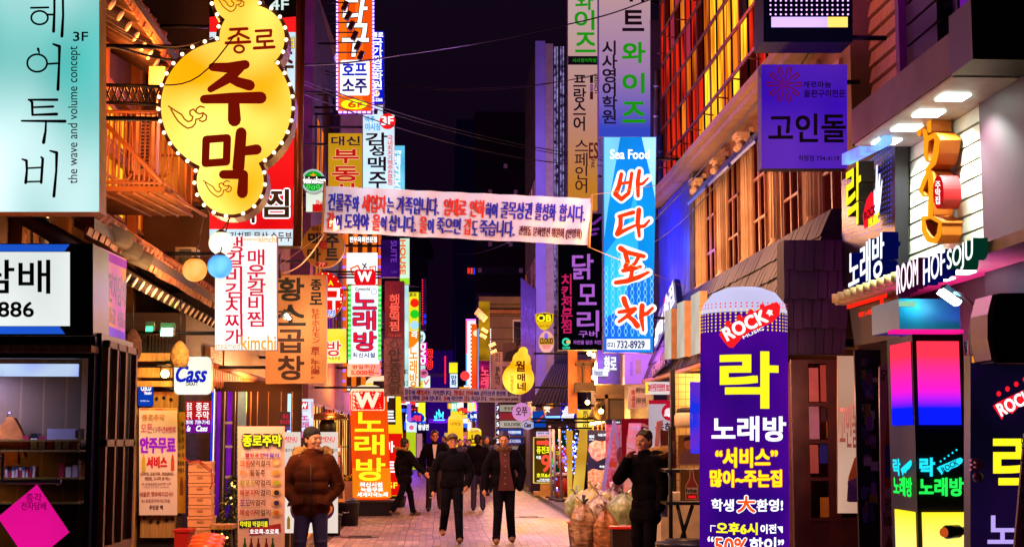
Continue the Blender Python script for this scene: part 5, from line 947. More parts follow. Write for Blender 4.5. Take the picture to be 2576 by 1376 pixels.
ysign('parking_notice', 'small pale notice on a stand behind the LED standing sign', 'notice', (1349, 1085, 1396, 1101), 45, lit('#e0c8e8', .8), CASE, .05, [tx('생맥주 시원하게', (1353, 1087, 1392, 1092), NAVY, .2), tx('수제맥주 맛집', (1353, 1094, 1392, 1099), ink('#e05010'), .3)])
# shop fronts at mid right
ysign('pork_poster', 'tall dark blue poster of raw marbled pork beside the yellow cloth banners', 'poster', (1478, 1081, 1536, 1245), 30, paint('#1c2050', .5), CASE, .03, [tx('돼지', (1482, 1094, 1494, 1102), WHT, .4), tx('PORK', (1482, 1104, 1494, 1107), WHT, .1), tx('숙성스테이크', (1504, 1090, 1534, 1097), WHT, .3), tx('숙성삼겹', (1508, 1170, 1532, 1176), WHT, .3)],
    [([(1480, 1132), (1482, 1116), (1496, 1107), (1512, 1110), (1526, 1108), (1535, 1118), (1535, 1142), (1520, 1152), (1502, 1160), (1488, 1150)], paint('#c01848', .5, '#ffe0e8', 11)), ([(1479, 1186), (1492, 1178), (1510, 1182), (1534, 1180), (1535, 1240), (1479, 1240)], paint('#c88048', .5, '#ffe8c8', 20))])
ysign('steak_poster', 'pink marbled steak poster on a leaning stand right of the dark blue poster', 'poster', (1524, 1062, 1564, 1240), 29, paint('#ffb8c8', .5, '#c81850', 12), CASE, .02, [tx('명품한우', (1540, 1060, 1560, 1064), WHT, .2)], [(rect_pts(1524, 1055, 1564, 1067), paint('#201838', .5)), (rect_pts(1524, 1160, 1564, 1174), paint('#f0602a', .5)), (ell_pts(1546, 1208, 15, 26), paint('#b01020', .5, '#f09090', 18))])
for u0, u1, lab in ((1545, 1516, 'pale diagonal banner stand leg leaning left in front of the steak poster'), (1545, 1572, 'pale diagonal banner stand leg leaning right in front of the steak poster')):
    tag(MB().hexa([PY(u0 - 3, 1056, 28.6), PY(u0 + 3, 1056, 28.6), PY(u1 + 6, 1240, 28.4), PY(u1 - 6, 1240, 28.4)], Vector((0, .02, 0))).build('banner_stand', paint('#c8c0e0', .5)), lab, 'banner stand')
ysign('dish_banner', 'beige leaning banner with round brown dishes next to the steak poster', 'banner stand', (1548, 1076, 1582, 1250), 28, paint('#d8b0a0', .7), CASE, .01, (), [(rect_pts(1562, 1072, 1580, 1082), paint('#b02038', .7)), (ell_pts(1563, 1146, 12, 23), paint('#a0584a', .6, '#6a3028', 14)), (ell_pts(1556, 1230, 12, 18), paint('#8a5850', .6, '#5a3430', 14))], shape=[(1562, 1072), (1582, 1072), (1574, 1250), (1542, 1250)])
ysign('pink_menu_banner', 'salmon leaning banner with bottle pictures directly behind the smoking man', 'banner stand', (1570, 1064, 1614, 1260), 25, paint('#f8c0b0', .7, '#f0ac98', 2), CASE, .01, [tx('광진이네집', (1588, 1070, 1608, 1084), paint('#ffffff', .6), .4), tx('생고기', (1584, 1094, 1604, 1102), paint('#fff0e0', .6), .2)], [(rect_pts(1576, 1112, 1598, 1162), paint('#f8d8c8', .7)), (rect_pts(1572, 1172, 1594, 1226), paint('#f8d8c8', .7))], shape=[(1582, 1064), (1613, 1064), (1604, 1260), (1566, 1260)])
ysign('red_bowl_board', 'dark red board with a round plate picture behind the leaning banners', 'board', (1564, 1052, 1640, 1200), 27, lit('#a01020', .45), CASE, .03, (), [(ell_pts(1612, 1110, 36, 46), paint('#e0b880', .6, '#c89060', 6)), ([(1600, 1070), (1636, 1076), (1620, 1092)], paint('#3a3040', .5))])
ysign('rice_bowl_banner', 'white standing banner with a red bowl and spoon disc and black letters', 'banner stand', (1632, 1008, 1706, 1240), 22.5, lit('#d8c0d0', .6), CASE, .01, [tx('옹헤야', (1648, 1062, 1720, 1086), DK, .9), tx('ongheya', (1670, 1040, 1704, 1048), WHT, .2), tx('팥', (1664, 1096, 1690, 1120), DK, .9), tx('www', (1670, 1089, 1684, 1092), DK)], [(rect_pts(1632, 1006, 1706, 1016), ink('#a01028')), (ell_pts(1686, 1036, 22, 22), ink('#b01028')), ([(1671, 1036), (1696, 1036), (1692, 1046), (1676, 1046)], ink('#b01028')), (ell_pts(1683, 1035, 11, 9), ink('#e8d0d8')), (rect_pts(1673, 1035, 1694, 1037), ink('#e8d0d8')), ([g for g in stroke(ell_pts(1683, 1036, 11, 10, 14, 0, 180), 1.5)], ink('#e8d0d8')), (ell_pts(1700, 1026, 2.4, 5), ink('#e8d0d8')), (rect_pts(1699, 1030, 1701, 1046), ink('#e8d0d8'))])
ysign('white_notice_cloth', 'white cloth notice tied under the eave, crinkled, with sideways writing', 'notice', (1580, 965, 1630, 1030), 24, paint('#e0c8d0', .8), WHITE, .01, [tx('옹헤야', (1588, 980, 1598, 1024), paint('#c02030', .7), .4, rot=-90), tx('예약문의 02)732', (1600, 975, 1626, 990), DK, .2), tx('단체석 완비', (1600, 1000, 1624, 1016), DK, .2)], shape=[(1583, 972), (1629, 963), (1626, 1024), (1578, 1030)])
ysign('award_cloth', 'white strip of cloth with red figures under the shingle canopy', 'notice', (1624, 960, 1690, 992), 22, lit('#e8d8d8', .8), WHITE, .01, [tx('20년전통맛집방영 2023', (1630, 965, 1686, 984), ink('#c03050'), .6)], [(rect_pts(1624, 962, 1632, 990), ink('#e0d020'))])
ysign('white_wall_panel', 'plain white corner panel under the blue seafood sign', 'panel', (1572, 890, 1642, 966), 26, paint('#c8b8c8', .6, '#b0a0b0', 1), WHITE, .3, [tx('장수갈비', (1584, 910, 1592, 944), paint('#80909a', .6), .2, rot=-90)], [(rect_pts(1598, 905, 1612, 940), paint('#c8c080', .6))])
mt = ysign('metal_letter_sign', 'brushed metal sign box with white raised letters under the black duck sign', 'sign', (1502, 880, 1560, 966), 28, paint('#8a88a0', .35, '#6a6a88', 3, metal=.5), paint('#4a4a60', .4), .4)
Fm = Face(lambda u, v: PY(u, v, 27.8), Vector((0, -1, 0))); letter_on(mt, Fm, [tx('화로', (1520, 896, 1550, 934), lit('#e8f0ff', 1.0), 1.4), tx('hansot', (1496, 930, 1516, 944), NAVY, .2)], deco=[(rect_pts(1490, 928, 1530, 946), lit('#e8e8ff', .9))])
ysign('yellow_lantern_sign', 'yellow box lantern sign with a column of dark letters by the slate roof', 'sign', (1452, 1030, 1494, 1080), 35, lit('#f0b820', 1.0, '#ffe060', 3), WOODO, .5, [tx('트리고야', (1466, 1033, 1480, 1076), DBR, .5, v=True)])
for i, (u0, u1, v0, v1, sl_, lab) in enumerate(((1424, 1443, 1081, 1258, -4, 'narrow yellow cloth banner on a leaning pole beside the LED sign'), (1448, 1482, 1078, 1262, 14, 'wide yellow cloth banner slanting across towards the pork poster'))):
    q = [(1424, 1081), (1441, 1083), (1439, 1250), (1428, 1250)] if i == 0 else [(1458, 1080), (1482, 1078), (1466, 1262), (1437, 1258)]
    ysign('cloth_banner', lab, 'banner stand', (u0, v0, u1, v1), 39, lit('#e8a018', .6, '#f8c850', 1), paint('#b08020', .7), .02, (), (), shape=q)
for i, (u, dv) in enumerate(((1388, 0), (1397, 6), (1413, 4))):
    p = PY(u, 1240, 42 - i); t = T('banner_pole', ('pale upright banner pole nearest the LED sign', 'second pale banner pole, partly behind the LED sign', 'third pale banner pole standing before the blue fairy lights')[i], 'pole', (p.x, p.y, 0)); MB().tube([(p.x, p.y, 0), (p.x - .05, p.y, PY(u, 1070 + dv, p.y).z)], .04, 0, 6).build('shaft', paint('#b8b0d0', .4), t); MB().lathe([(.2, 0), (.18, .06)], (p.x, p.y, 0), 10).build('base', DGREY, t)
ysign('fish_poster', 'deep blue poster with a red fish under the slate eave', 'poster', (1340, 1034, 1373, 1075), 35.4, lit('#1048b0', .7), CASE, .02, (), [(stroke([(1350, 1060), (1358, 1054), (1366, 1046)], [2, 6, 3]), ink('#d04020'))])
ysign('eave_sign', 'violet blue neon sign with slanted white letters under the slate eave', 'sign', (1410, 1014, 1453, 1052), 35.3, lit('#2a10a0', .8), CASE, .05, [tx('쿨', (1414, 1022, 1450, 1050), ink('#f0f0ff', 1.3), 1.2, sh=.4)])
ysign('snack_flag_sign', 'small orange flag shaped sign on the slate eave', 'sign', (1364, 1014, 1392, 1050), 35.2, lit('#f08818', .9), CASE, .05, [tx('맛', (1370, 1020, 1384, 1036), WHT, .6)], shape=[(1364, 1018), (1392, 1014), (1390, 1026), (1376, 1032), (1372, 1050)])
# awning lattice with bulbs
aw = T('wooden_gallery', 'warm lit wooden gallery hung with glowing bulbs beyond the seafood sign', 'gallery', (3.4, 31, 3)); mb = MB(); Yg = 31
for u0, v0, u1, v1 in ((1446, 962, 1502, 984), (1448, 912, 1500, 918), (1466, 912, 1470, 962), (1490, 912, 1494, 962)): pbox(mb, u0, v0, u1, v1, Yg, .2)
mb.build('frame', WOODD, aw); mb = MB(); pbox(mb, 1444, 905, 1504, 966, Yg + .8, .05); mb.build('back_wall', WOODO, aw)
mb = MB(); pbox(mb, 1430, 880, 1452, 1040, Yg + .6, .1); mb.build('pier', paint('#c07028', .6), aw)
mb = MB(); pbox(mb, 1500, 968, 1570, 1060, Yg - .5, .1); mb.build('dark_wall', paint('#2a1a10', .7), aw); mb = MB(); pbox(mb, 1496, 990, 1570, 1002, Yg - .6, .1); pbox(mb, 1522, 992, 1530, 1062, Yg - .6, .05); mb.build('beam', WOODD, aw)
for u, v, p_ in ((1483, 889, 30.2), (1495, 894, 30.2), (1497, 929, 30.4), (1494, 949, 30.4), (1512, 1034, 30), (1478, 1012, 32)):
    p = PY(u, v, p_); t = T('bulb_lamp', {1483: 'bare glowing bulb, topmost on the wooden gallery', 1495: 'bare glowing bulb right beside the topmost one on the gallery', 1497: 'bare glowing bulb in the middle of the gallery opening', 1494: 'bare glowing bulb low in the gallery opening', 1512: 'bare bulb glowing by the tiled porch roof', 1478: 'tiny bulb above the yellow box lantern'}[u], 'bulb', p)
    MB().ball(p, .05).build('globe', lit('#ffd070', 18), t); MB().tube([p + Vector((0, 0, .05)), p + Vector((0, 0, .2))], .012).build('cord', BLACK, t); light('POINT', p - Vector((0, .2, .1)), '#ffa838', 34, .08)
po = T('tiled_porch_roof', 'small striped porch roof with slats jutting out beside the metal letter sign', 'porch roof', PY(1505, 1030, 30)); a, b, c, e = PY(1502, 1014, 30), PY(1524, 1018, 30.6), PY(1506, 1056, 30), PY(1482, 1050, 29.6)
MB().hexa([a, b, c, e], Vector((0, .03, .05))).build('board', paint('#6a3a14', .6), po); mb = MB()
for i in range(8): t0 = i / 7; mb.tube([a.lerp(b, t0) - Vector((0, .02, 0)), e.lerp(c, t0) - Vector((0, .02, 0))], .03)
mb.build('slat', WOODD, po)
for u, v in ((1492, 1066), (1504, 1064), (1514, 1060), (1524, 1058)):
    p = PY(u, v, 32); t = T('strip_lamp', 'white glowing strip lamp in the row above the pork poster', 'lamp', p, 'row of strip lamps above the pork poster'); MB().box(p.x - .06, p.x + .05, 32, 32.04, p.z - .02, p.z + .03).build('tube', lit('#ffe8a0', 14), t); MB().tube([p, p - Vector((0, 0, .9))], .02).build('stem', paint('#c89030', .5), t)
light('AREA', PY(1505, 1062, 31.5), '#ffc050', 120, .6, PY(1480, 1200, 28))
# canopy boxes and lettering
for i, (u0, u1, vt0, vt1, vb0, vb1) in enumerate(((1672, 1688, 783, 776, 905, 902), (1703, 1721, 764, 756, 902, 897), (1738, 1759, 744, 732, 895, 888))):
    q = [PX(u0, vt0, 3.44), PX(u1, vt1, 3.44), PX(u1, vb1, 3.44), PX(u0, vb0, 3.44)]
    qsign('canopy_lightbox', ('pale upright lightbox on the shingle canopy, farthest of three', 'pale upright lightbox on the shingle canopy, middle of three', 'pale upright lightbox on the shingle canopy next to the balloon pillar')[i], 'lightbox', q, lit('#d8ccc0', .75, '#c8b8a0', 2), paint('#c89870', .5), .1)
q = [PX(1640, 925, 3.42), PX(1672, 880, 3.46), PX(1672, 920, 3.42), PX(1640, 950, 3.4)]
qsign('canopy_name_board', 'raised pale brown letters on the far end of the shingle canopy', 'sign', q, SLATE, SLATE, .03, [tx('돌구이생고기', (0, 5, 100, 90), paint('#c08868', .5), 1.5)])
q = [PX(1652, 790, 3.8), PX(1694, 700, 3.9), PX(1700, 770, 3.8), PX(1645, 880, 3.6)]
bk = T('blue_neon_letters', 'stack of white and blue channel letters standing above the shingle canopy', 'sign', q[0]); Fq = qface(q)
MB().hexa([Fq.f(a, b) - Fq.n * .02 for a, b in ((0, 0), (100, 0), (100, 100), (0, 100))], -Fq.n * .1).build('casing', paint('#101838', .4), bk); letter_on(bk, Fq, [tx('홍대', (2, 40, 40, 96), ink('#f0f4ff', 1.3), 3), tx('술집', (48, 6, 96, 80), ink('#e8e0ff', 1.3), 3)], deco=[([[(46, 4), (54, 4), (46, 90), (40, 90)]], ink('#e02878'))])
# LED sign top right, purple stone grill sign
Fl = Face(lambda u, v: PY(u, v, 13.2), Vector((0, -1, 0)))
dots = [ell_pts(1938 + c * 13, 3 + r_ * 11.5, 2.6, 2.6, 8) for r_ in range(-2, 4) for c in range(16)]
ysign('led_board', 'black LED dot board with a glowing violet to yellow bar along the bottom', 'sign', (1921, -60, 2145, 106), 13.2, lit('#0c0820', .4), BLACK, .4, (), [(dots, ink('#e8b0ff', 1.3)), (rect_pts(1940, 44, 2082, 70), lit('#c0a0ff', 1.3)), (rect_pts(2082, 44, 2132, 70), lit('#ffc860', 1.3))], wall=4.2)
fl_ = []
for k in range(10):
    a = k * .628; fl_ += stroke([(1973 + 8 * math.cos(a), 213 + 8 * math.sin(a)), (1973 + 24 * math.cos(a - .16), 213 + 24 * math.sin(a - .16)), (1973 + 42 * math.cos(a - .1), 213 + 42 * math.sin(a - .1)), (1973 + 44 * math.cos(a + .1), 213 + 44 * math.sin(a + .1)), (1973 + 26 * math.cos(a + .18), 213 + 26 * math.sin(a + .18))], 3.6)
fl_ += stroke(ell_pts(1973, 213, 5, 5, 12), 2, True)
ysign('stone_grill_sign', 'deep blue violet square sign with a flower emblem and black brush letters', 'sign', (1916, 163, 2131, 424), 14.2, lit('#4a14d8', .55, '#6a30c8', 1.0), paint('#1c0c30', .5), .18, [
    tx('게르마늄', (2020, 206, 2090, 222), DK, .5), tx('돌판구이전문', (2022, 227, 2126, 246), DK, .5), tx('고인돌', (1934, 288, 2126, 358), DK, 2), tx('직영점 734-4119', (2008, 392, 2110, 406), DK, .3)], [(fl_, ink('#7a1040', .6))], wall=4.2)
# neon sign cluster of the karaoke building
nk = T('neon_karaoke_sign', 'dark sign panel dotted with blue LEDs and yellow, red and white channel letters', 'sign', (4.1, 14, 3.5))
q = [PX(2118, 455, 4.0), PX(2252, 352, 4.0), PX(2252, 735, 4.0), PX(2118, 720, 4.0)]
MB().hexa(q, Vector((.12, 0, 0))).build('casing', paint('#0c0a18', .4), nk); Fk = qface(q); dd = []
for c in range(22):
    for r_ in range(16): dd.append(ell_pts(3 + c * 4.4, 2 + r_ * 3.6, .55, .55, 6))
letter_on(nk, Fk, [], 'led_grid', [(dd, ink('#4060ff', 1.3))])
def chan(u0, v0, u1, v1, vr0, vr1, X, s, m, sidem, b=1.0, d=.14, nm='channel_letter'):
    """raised letters on a street facing wall; left edge spans v0..v1, right edge vr0..vr1"""
    Q = [PX(u0, v0, X), PX(u1, vr0, X), PX(u1, vr1, X), PX(u0, v1, X)]; F = qface(Q); mb = MB()
    for dx, dy in [(0, 0)] + RING4:
        for P, Fc in run2d(s, (0, 0, 100, 100)):
            F.k += .4; mb.add([F.f(x + dx * b, y + dy * b) + F.n * F.eps * F.k for x, y in P], Fc, 0)
            n = len(P); ed = {}
            for f in Fc:
                for i in range(len(f)):
                    e = (f[i], f[(i + 1) % len(f)]); ed[tuple(sorted(e))] = ed.get(tuple(sorted(e)), 0) + 1
            for (i, j), c in ed.items():
                if c == 1: p, q_ = [F.f(P[t][0] + dx * b, P[t][1] + dy * b) for t in (i, j)]; mb.add([p, q_, q_ - F.n * d, p - F.n * d], [[0, 1, 2, 3]], 1)
    return mb.build(nm, [m, sidem], nk)
NS = lit('#0c1890', .2)
chan(2130, 428, 2166, 588, 404, 555, 3.82, '락', ink('#ffee20', 1.05), paint('#2a2410', .5), 2)
chan(2136, 632, 2224, 735, 582, 690, 3.82, '노래방', ink('#f4f6ff', 1.15), NS, 1.2)
Qg = [PX(2170, 470, 3.84), PX(2222, 420, 3.84), PX(2222, 560, 3.84), PX(2170, 590, 3.84)]; Fg2 = qface(Qg)
letter_on(nk, Fg2, [tx('ROCK', (12, 58, 66, 74), ink('#600410'), 1), tx('MUSIC', (34, 78, 84, 94), YEL, 2)], 'guitar_emblem', [([(2, 62), (20, 34), (46, 26), (70, 50), (64, 78), (34, 90), (10, 92)], ink('#f01828', 1)), ([(60, 78), (56, 30), (60, 26), (64, 40), (68, -14), (75, -14), (76, 28), (82, 6), (88, 8), (86, 36), (96, 20), (98, 26), (90, 60), (82, 80), (68, 84)], ink('#f4f6ff', 1.15))])
mb = MB(); mb.hexa([PX(2118, 388, 3.9), PX(2222, 340, 3.75), PX(2222, 362, 3.75), PX(2118, 415, 3.9)], Vector((.08, 0, 0))); mb.build('light_bar', lit('#80c0ff', 1.2, '#7a40ff', 2), nk)
q = [PX(2131, 768, 3.8), PX(2232, 738, 3.8), PX(2232, 800, 3.8), PX(2131, 830, 3.8)]; Fa = qface(q)
letter_on(nk, Fa, [tx('지하 노래방 입구', (32, 44, 82, 66), ink('#ff3018', .9), 1)], 'red_arrow', [([[(0, 0), (100, 0), (100, 16), (0, 16)], [(84, 16), (92, 16), (92, 62), (100, 62), (88, 112), (78, 62), (84, 62)]], ink('#ff2010', 1.1))])
MB().hexa([PX(2131, 740, 3.86), PX(2260, 720, 3.86), PX(2262, 850, 3.86), PX(2150, 870, 3.86)], Vector((.1, 0, 0))).build('lower_casing', paint('#140a14', .5), nk)
chan(2257, 668, 2310, 742, 648, 716, 3.62, 'ROOM', ink('#ffe8f8', 1.15), lit('#801060', .12), 1.0, .1); chan(2324, 652, 2378, 718, 626, 688, 3.62, 'HOF', ink('#f4f0ff', 1.15), NS, 1.0, .1); chan(2384, 630, 2448, 694, 598, 666, 3.62, 'SOJU', ink('#f4fff8', 1.15), lit('#0c6a50', .14), 1.0, .1)
# orange figure sign on the clapboard
of = T('orange_script_sign', 'tall orange raised script sign with a red oval badge on the clapboard wall', 'sign', (4.0, 12, 3.7))
Fo = Face(lambda u, v: PX(u, v, 3.95), Vector((-1, 0, 0))); OG = lit('#ff9a18', .95); OGS = paint('#c86410', .5)
shp = [stroke([(2312, 340), (2310, 318), (2316, 300), (2326, 296), (2336, 304), (2338, 330)], [8, 13, 14, 12, 12, 10]), stroke([(2326, 330), (2330, 352), (2350, 340), (2358, 352), (2354, 385), (2348, 410), (2332, 428)], [10, 13, 12, 14, 15, 14, 11]), stroke([(2330, 352), (2328, 385), (2332, 405)], [12, 10, 7]),
       stroke([(2336, 432), (2326, 452), (2316, 480), (2322, 492)], [13, 12, 10, 7]), stroke([(2340, 436), (2342, 480), (2340, 540)], [12, 13, 14]), stroke([(2322, 548), (2324, 580), (2336, 602), (2352, 606), (2362, 590), (2364, 566)], [8, 12, 14, 14, 12, 9]), stroke([(2324, 550), (2340, 545), (2366, 560)], [9, 9, 9])]
mb = MB()
for s_ in shp:
    for g in s_: mb.hexa([Fo.f(*p) + Vector((.004, 0, 0)) for p in g], Vector((.16, 0, 0)), 1); mb.add([Fo.f(*p) for p in g], [list(range(len(g)))], 0)
mb.build('script_letter', [OG, OGS], of)
Fb = Face(lambda u, v: PX(u, v, 3.93), Vector((-1, 0, 0))); MB().hexa([Fb.f(*p) + Vector((.004, 0, 0)) for p in ell_pts(2360, 484, 13, 42)], Vector((.14, 0, 0))).build('badge_rim', paint('#a81018', .5), of); MB().add([Fb.f(*p) for p in ell_pts(2360, 484, 13, 42)], [list(range(28))]).build('badge', lit('#d81018', .8), of); letter_on(of, Fb, [tx('주막집', (2354, 456, 2367, 514), WHT, .4, v=True)])
# box of teal, pillar lightbox, big rock panel
tb = T('teal_box', 'teal green lit metal box above the pink edged pillar', 'box', PY(2340, 790, 10.9)); a, b = PY(2263, 828, 10.9), PY(2414, 752, 10.9); MB().box(a.x, b.x, 10.9, 11.6, a.z, b.z).build('casing', paint('#1890a0', .35, '#107080', 2, metal=.3), tb); MB().box(a.x, a.x + .12, 10.88, 10.9, b.z - .06, b.z - .02).build('vent_plate', lit('#a0e8c0', .7), tb)
MB().box(a.x - .06, b.x, 10.84, 11.0, a.z - .03, a.z - .005).build('pink_edge', lit('#ff1890', .8), tb); light('POINT', PY(2385, 742, 10.5), '#30d0ff', 6, .05)
lm = T('flood_lamp', 'white flood lamp tilted under the magenta soffit', 'lamp', PY(2388, 748, 10.6)); MB().obox(PY(2388, 748, 10.6), .16, .1, .035, 0, 0, ry=R(35)).build('lens', lit('#f0ffff', 9), lm); MB().obox(PY(2394, 742, 10.66), .17, .12, .06, 0, 0, ry=R(35)).build('housing', DGREY, lm)
pl = T('pillar_lightbox', 'square pillar with red, pink and blue lightbox on top and yellow panel below', 'pillar', (PY(2340, 1100, 10.4).x, 10.4, 0)); Yp = 10.4
xl, xr = PY(2312, 1000, Yp).x, PY(2430, 1000, Yp).x; z0, zA, zB, zC = 0, PY(2350, 1288, Yp).z, PY(2350, 1068, Yp).z, PY(2350, 858, Yp).z
MB().box(xl - .03, xr, Yp + .02, Yp + .62, 0, zC + .05).build('core', paint('#08060f', .6, '#0c0818', 2), pl)
gm = grad('#0818ff', '#f018b8', '#f83048', zB + .12, zC - .1, 1.1, .38); ym = grad('#f8e8ff', '#ffe880', '#ffe020', zA - .45, zA, 1.05)
MB().box(xl, xr - .04, Yp - .005, Yp + .02, zB, zC).box(xl - .045, xl - .03, Yp + .06, Yp + .5, zB, zC).build('upper_lightbox', gm, pl)
MB().box(xl, xr - .02, Yp - .005, Yp + .02, .1, zA).box(xl - .045, xl - .03, Yp + .06, Yp + .5, .1, zA).build('lower_lightbox', ym, pl)
MB().tube([(xr + .02, Yp - .01, 0), (xr + .02, Yp - .01, zC)], .022, 0, 8).build('chrome_edge', CHROME, pl)
Fp = Face(lambda u, v: PY(u, v, Yp), Vector((0, -1, 0))); CY = ink('#20d8f0', 1.05); GN = ink('#20f050', 1.05)
def guitar(cx, cy, w_, h_): return [(cx - w_, cy + h_ * .2), (cx - w_ * .8, cy), (cx + w_ * .4, cy - h_ * .75), (cx + w_ * .8, cy - h_), (cx + w_, cy - h_ * .8), (cx + w_ * .95, cy - h_ * .4), (cx + w_ * .55, cy + h_ * .05), (cx + w_ * .1, cy + h_ * .3), (cx - w_ * .15, cy + h_ * .65), (cx - w_ * .45, cy + h_ * .5), (cx - w_ * .6, cy + h_)]
gp = [guitar(2389, 1172, 33, 22)] + [ell_pts(2366 + i * 10, 1160 - i * 7.2, 2.6, 2.6, 8) for i in range(5)]
letter_on(pl, Fp, [tx('락', (2314, 1152, 2350, 1196), CY, 2.4), tx('노래방', (2313, 1202, 2422, 1246), GN, 2.2)], 'lettering', [(gp, CY)])
Fr_ = rotF(Fp, 2389, 1170, -28); letter_on(pl, Fr_, [tx('ROCK', (-24, -6, 20, 7), ink('#081830'), .4)])
q = [(xl - .047, Yp + .5, PY(2290, 1150, Yp).z), (xl - .047, Yp + .06, PY(2290, 1150, Yp).z), (xl - .047, Yp + .06, PY(2290, 1250, Yp).z), (xl - .047, Yp + .5, PY(2290, 1250, Yp).z)]
letter_on(pl, qface(q), [tx('락', (4, 6, 42, 48), CY, 2), tx('노래방', (4, 52, 100, 100), GN, 2)], 'side_lettering', [(guitar(72, 28, 30, 22), CY)])
spk = T('spot_nozzle', 'dark cylindrical projector nozzle sticking out over the yellow pillar panel', 'projector', PY(2395, 1338, Yp - .2)); a, b = PY(2430, 1334, Yp - .05), PY(2376, 1338, Yp - .15); d_ = b - a
MB().tube([a, a + d_ * .35, a + d_ * .36, a + d_ * .9, a + d_], [.028, .028, .045, .048, .035], 0, 14).build('barrel', paint('#2c1a2a', .35), spk); MB().tube([b, b + d_ * .08], [.035, .03], 0, 14).build('rim', lit('#e05a20', .6), spk)
Fr2 = Face(lambda u, v: PY(u, v, 9.6), Vector((0, -1, 0)))
rp = ysign('karaoke_wall_panel', 'dark violet wall panel with a yellow syllable and red guitar head, cut by the frame', 'sign', (2442, 892, 2760, 1460), 9.6, lit('#0c0820', .5, '#1c0a38', 2), paint('#3a1030', .4), .12, [tx('락', (2500, 1096, 2640, 1260), YEL, 4), tx('노래방', (2485, 1290, 2720, 1376), ink('#b8a0f0', .9), 2.5)],
    [(guitar(2555, 1012, 58, 44), ink('#e81828', 1)), ([ell_pts(2512 + i * 22, 990 - i * 12, 6, 7, 10) for i in range(4)], ink('#e81828', 1)), (rect_pts(2444, 895, 2576, 912), lit('#f09030', .9))])
letter_on(rp, rotF(Fr2, 2552, 1012, -27), [tx('ROCK', (-46, -16, 44, 16), WHT, 1.4)])
dec = T('door_handle', 'pink plastic hand shaped handle with round knob on the violet panel', 'handle', PY(2462, 1165, 9.5)); mb = MB(); Fh = Face(lambda u, v: PY(u, v, 9.5), Vector((0, -1, 0)))
mb.hexa([Fh.f(*p) for p in ((2444, 1154), (2464, 1154), (2474, 1162), (2474, 1176), (2464, 1184), (2444, 1184), (2444, 1178), (2456, 1176), (2456, 1172), (2446, 1171), (2446, 1166), (2456, 1165), (2456, 1161), (2444, 1160))], Vector((0, .05, 0))); mb.build('grip', paint('#e070b0', .4), dec); MB().ball(PY(2460, 1200, 9.5), .034).build('knob', paint('#9a3aa0', .3), dec)
ysign('tilted_pink_banner', 'pink leaning banner with rows of dark writing at the edge of the frame', 'banner stand', (2548, 1100, 2640, 1460), 8.8, paint('#d070a0', .7, '#c06090', 2), CASE, .02, [tx('안주 무한리필', (2568, 1100 + i * 46, 2640, 1128 + i * 46), paint('#5a1040', .6), .5) for i in range(7)], (), shape=[(2578, 1090), (2660, 1090), (2640, 1460), (2545, 1460)])
sp = T('black_speaker', 'big black round edged outdoor speaker jutting in above the violet panel', 'speaker', PY(2560, 820, 9.3)); a, b = PY(2486, 912, 9.3), PY(2720, 738, 9.3)
MB().hexa([PY(*p, 9.3) for p in ((2512, 738), (2720, 734), (2720, 914), (2500, 912), (2490, 890), (2484, 830), (2492, 780))], Vector((0, .35, 0))).build('cabinet', BLACK, sp)
MB().hexa([PY(*p, 9.28) for p in ((2496, 742), (2512, 738), (2496, 800), (2498, 860), (2508, 912), (2494, 905), (2484, 850), (2484, 790))], Vector((0, .3, 0))).build('rim', paint('#6a3a4a', .3, metal=.4), sp); MB().tube([PY(2484, 800, 9.35), PY(2420, 742, 10.0), PY(2400, 735, 10.6)], .012).build('cable', paint('#805040', .6), sp)
# posters and sticker column by the shop door
ysign('beer_poster', 'tall pale peach glass poster with faint large letters beside the wooden shopfront', 'poster', (2108, 895, 2160, 1290), 13.4, lit('#e0a080', .5, '#f0c0a8', 1), paint('#9a6a40', .5), .03, [tx('고인돌', (2112, 1015, 2158, 1125), paint('#b08088', .6), .6), tx('Cass', (2134, 1218, 2156, 1236), paint('#6040a0', .6), .5)], [([(2130, 1260), (2134, 1200), (2150, 1150), (2158, 1150), (2158, 1262)], paint('#c07038', .5)), ([(2132, 1210), (2158, 1200), (2158, 1262), (2134, 1262)], paint('#604090', .5))])
mb = MB(); stc = T('sticker_column', 'dark post plastered with layered purple and yellow handbills', 'post', PY(2190, 1200, 12.9)); pbox(mb, 2163, 880, 2215, 1420, 12.9, .03); mb.build('post', paint('#140a14', .6), stc); rd = random.Random(8); mb = MB()
cs = [paint(c, .7) for c in ('#5a3a8a', '#7a4a9a', '#8a6a20', '#3a2a5a', '#6a3058', '#a08aa8', '#203058')]
for i in range(40): u, v = rd.uniform(2166, 2194), rd.uniform(895, 1300); pbox(mb, u, v, u + rd.uniform(8, 20), v + rd.uniform(10, 36), 12.885 - i * .0004, .012, rd.randint(0, 6))
mb.build('handbill', cs, stc); Fst = Face(lambda u, v: PY(u, v, 12.86), Vector((0, -1, 0))); letter_on(stc, Fst, [tx('332-1917', (2164, 1200, 2194, 1212), DK, .4), tx('대출 010', (2168, 1136, 2192, 1150), DK, .4), tx('RORM', (2164, 1010, 2176, 1060), DK, .4, rot=-90)])
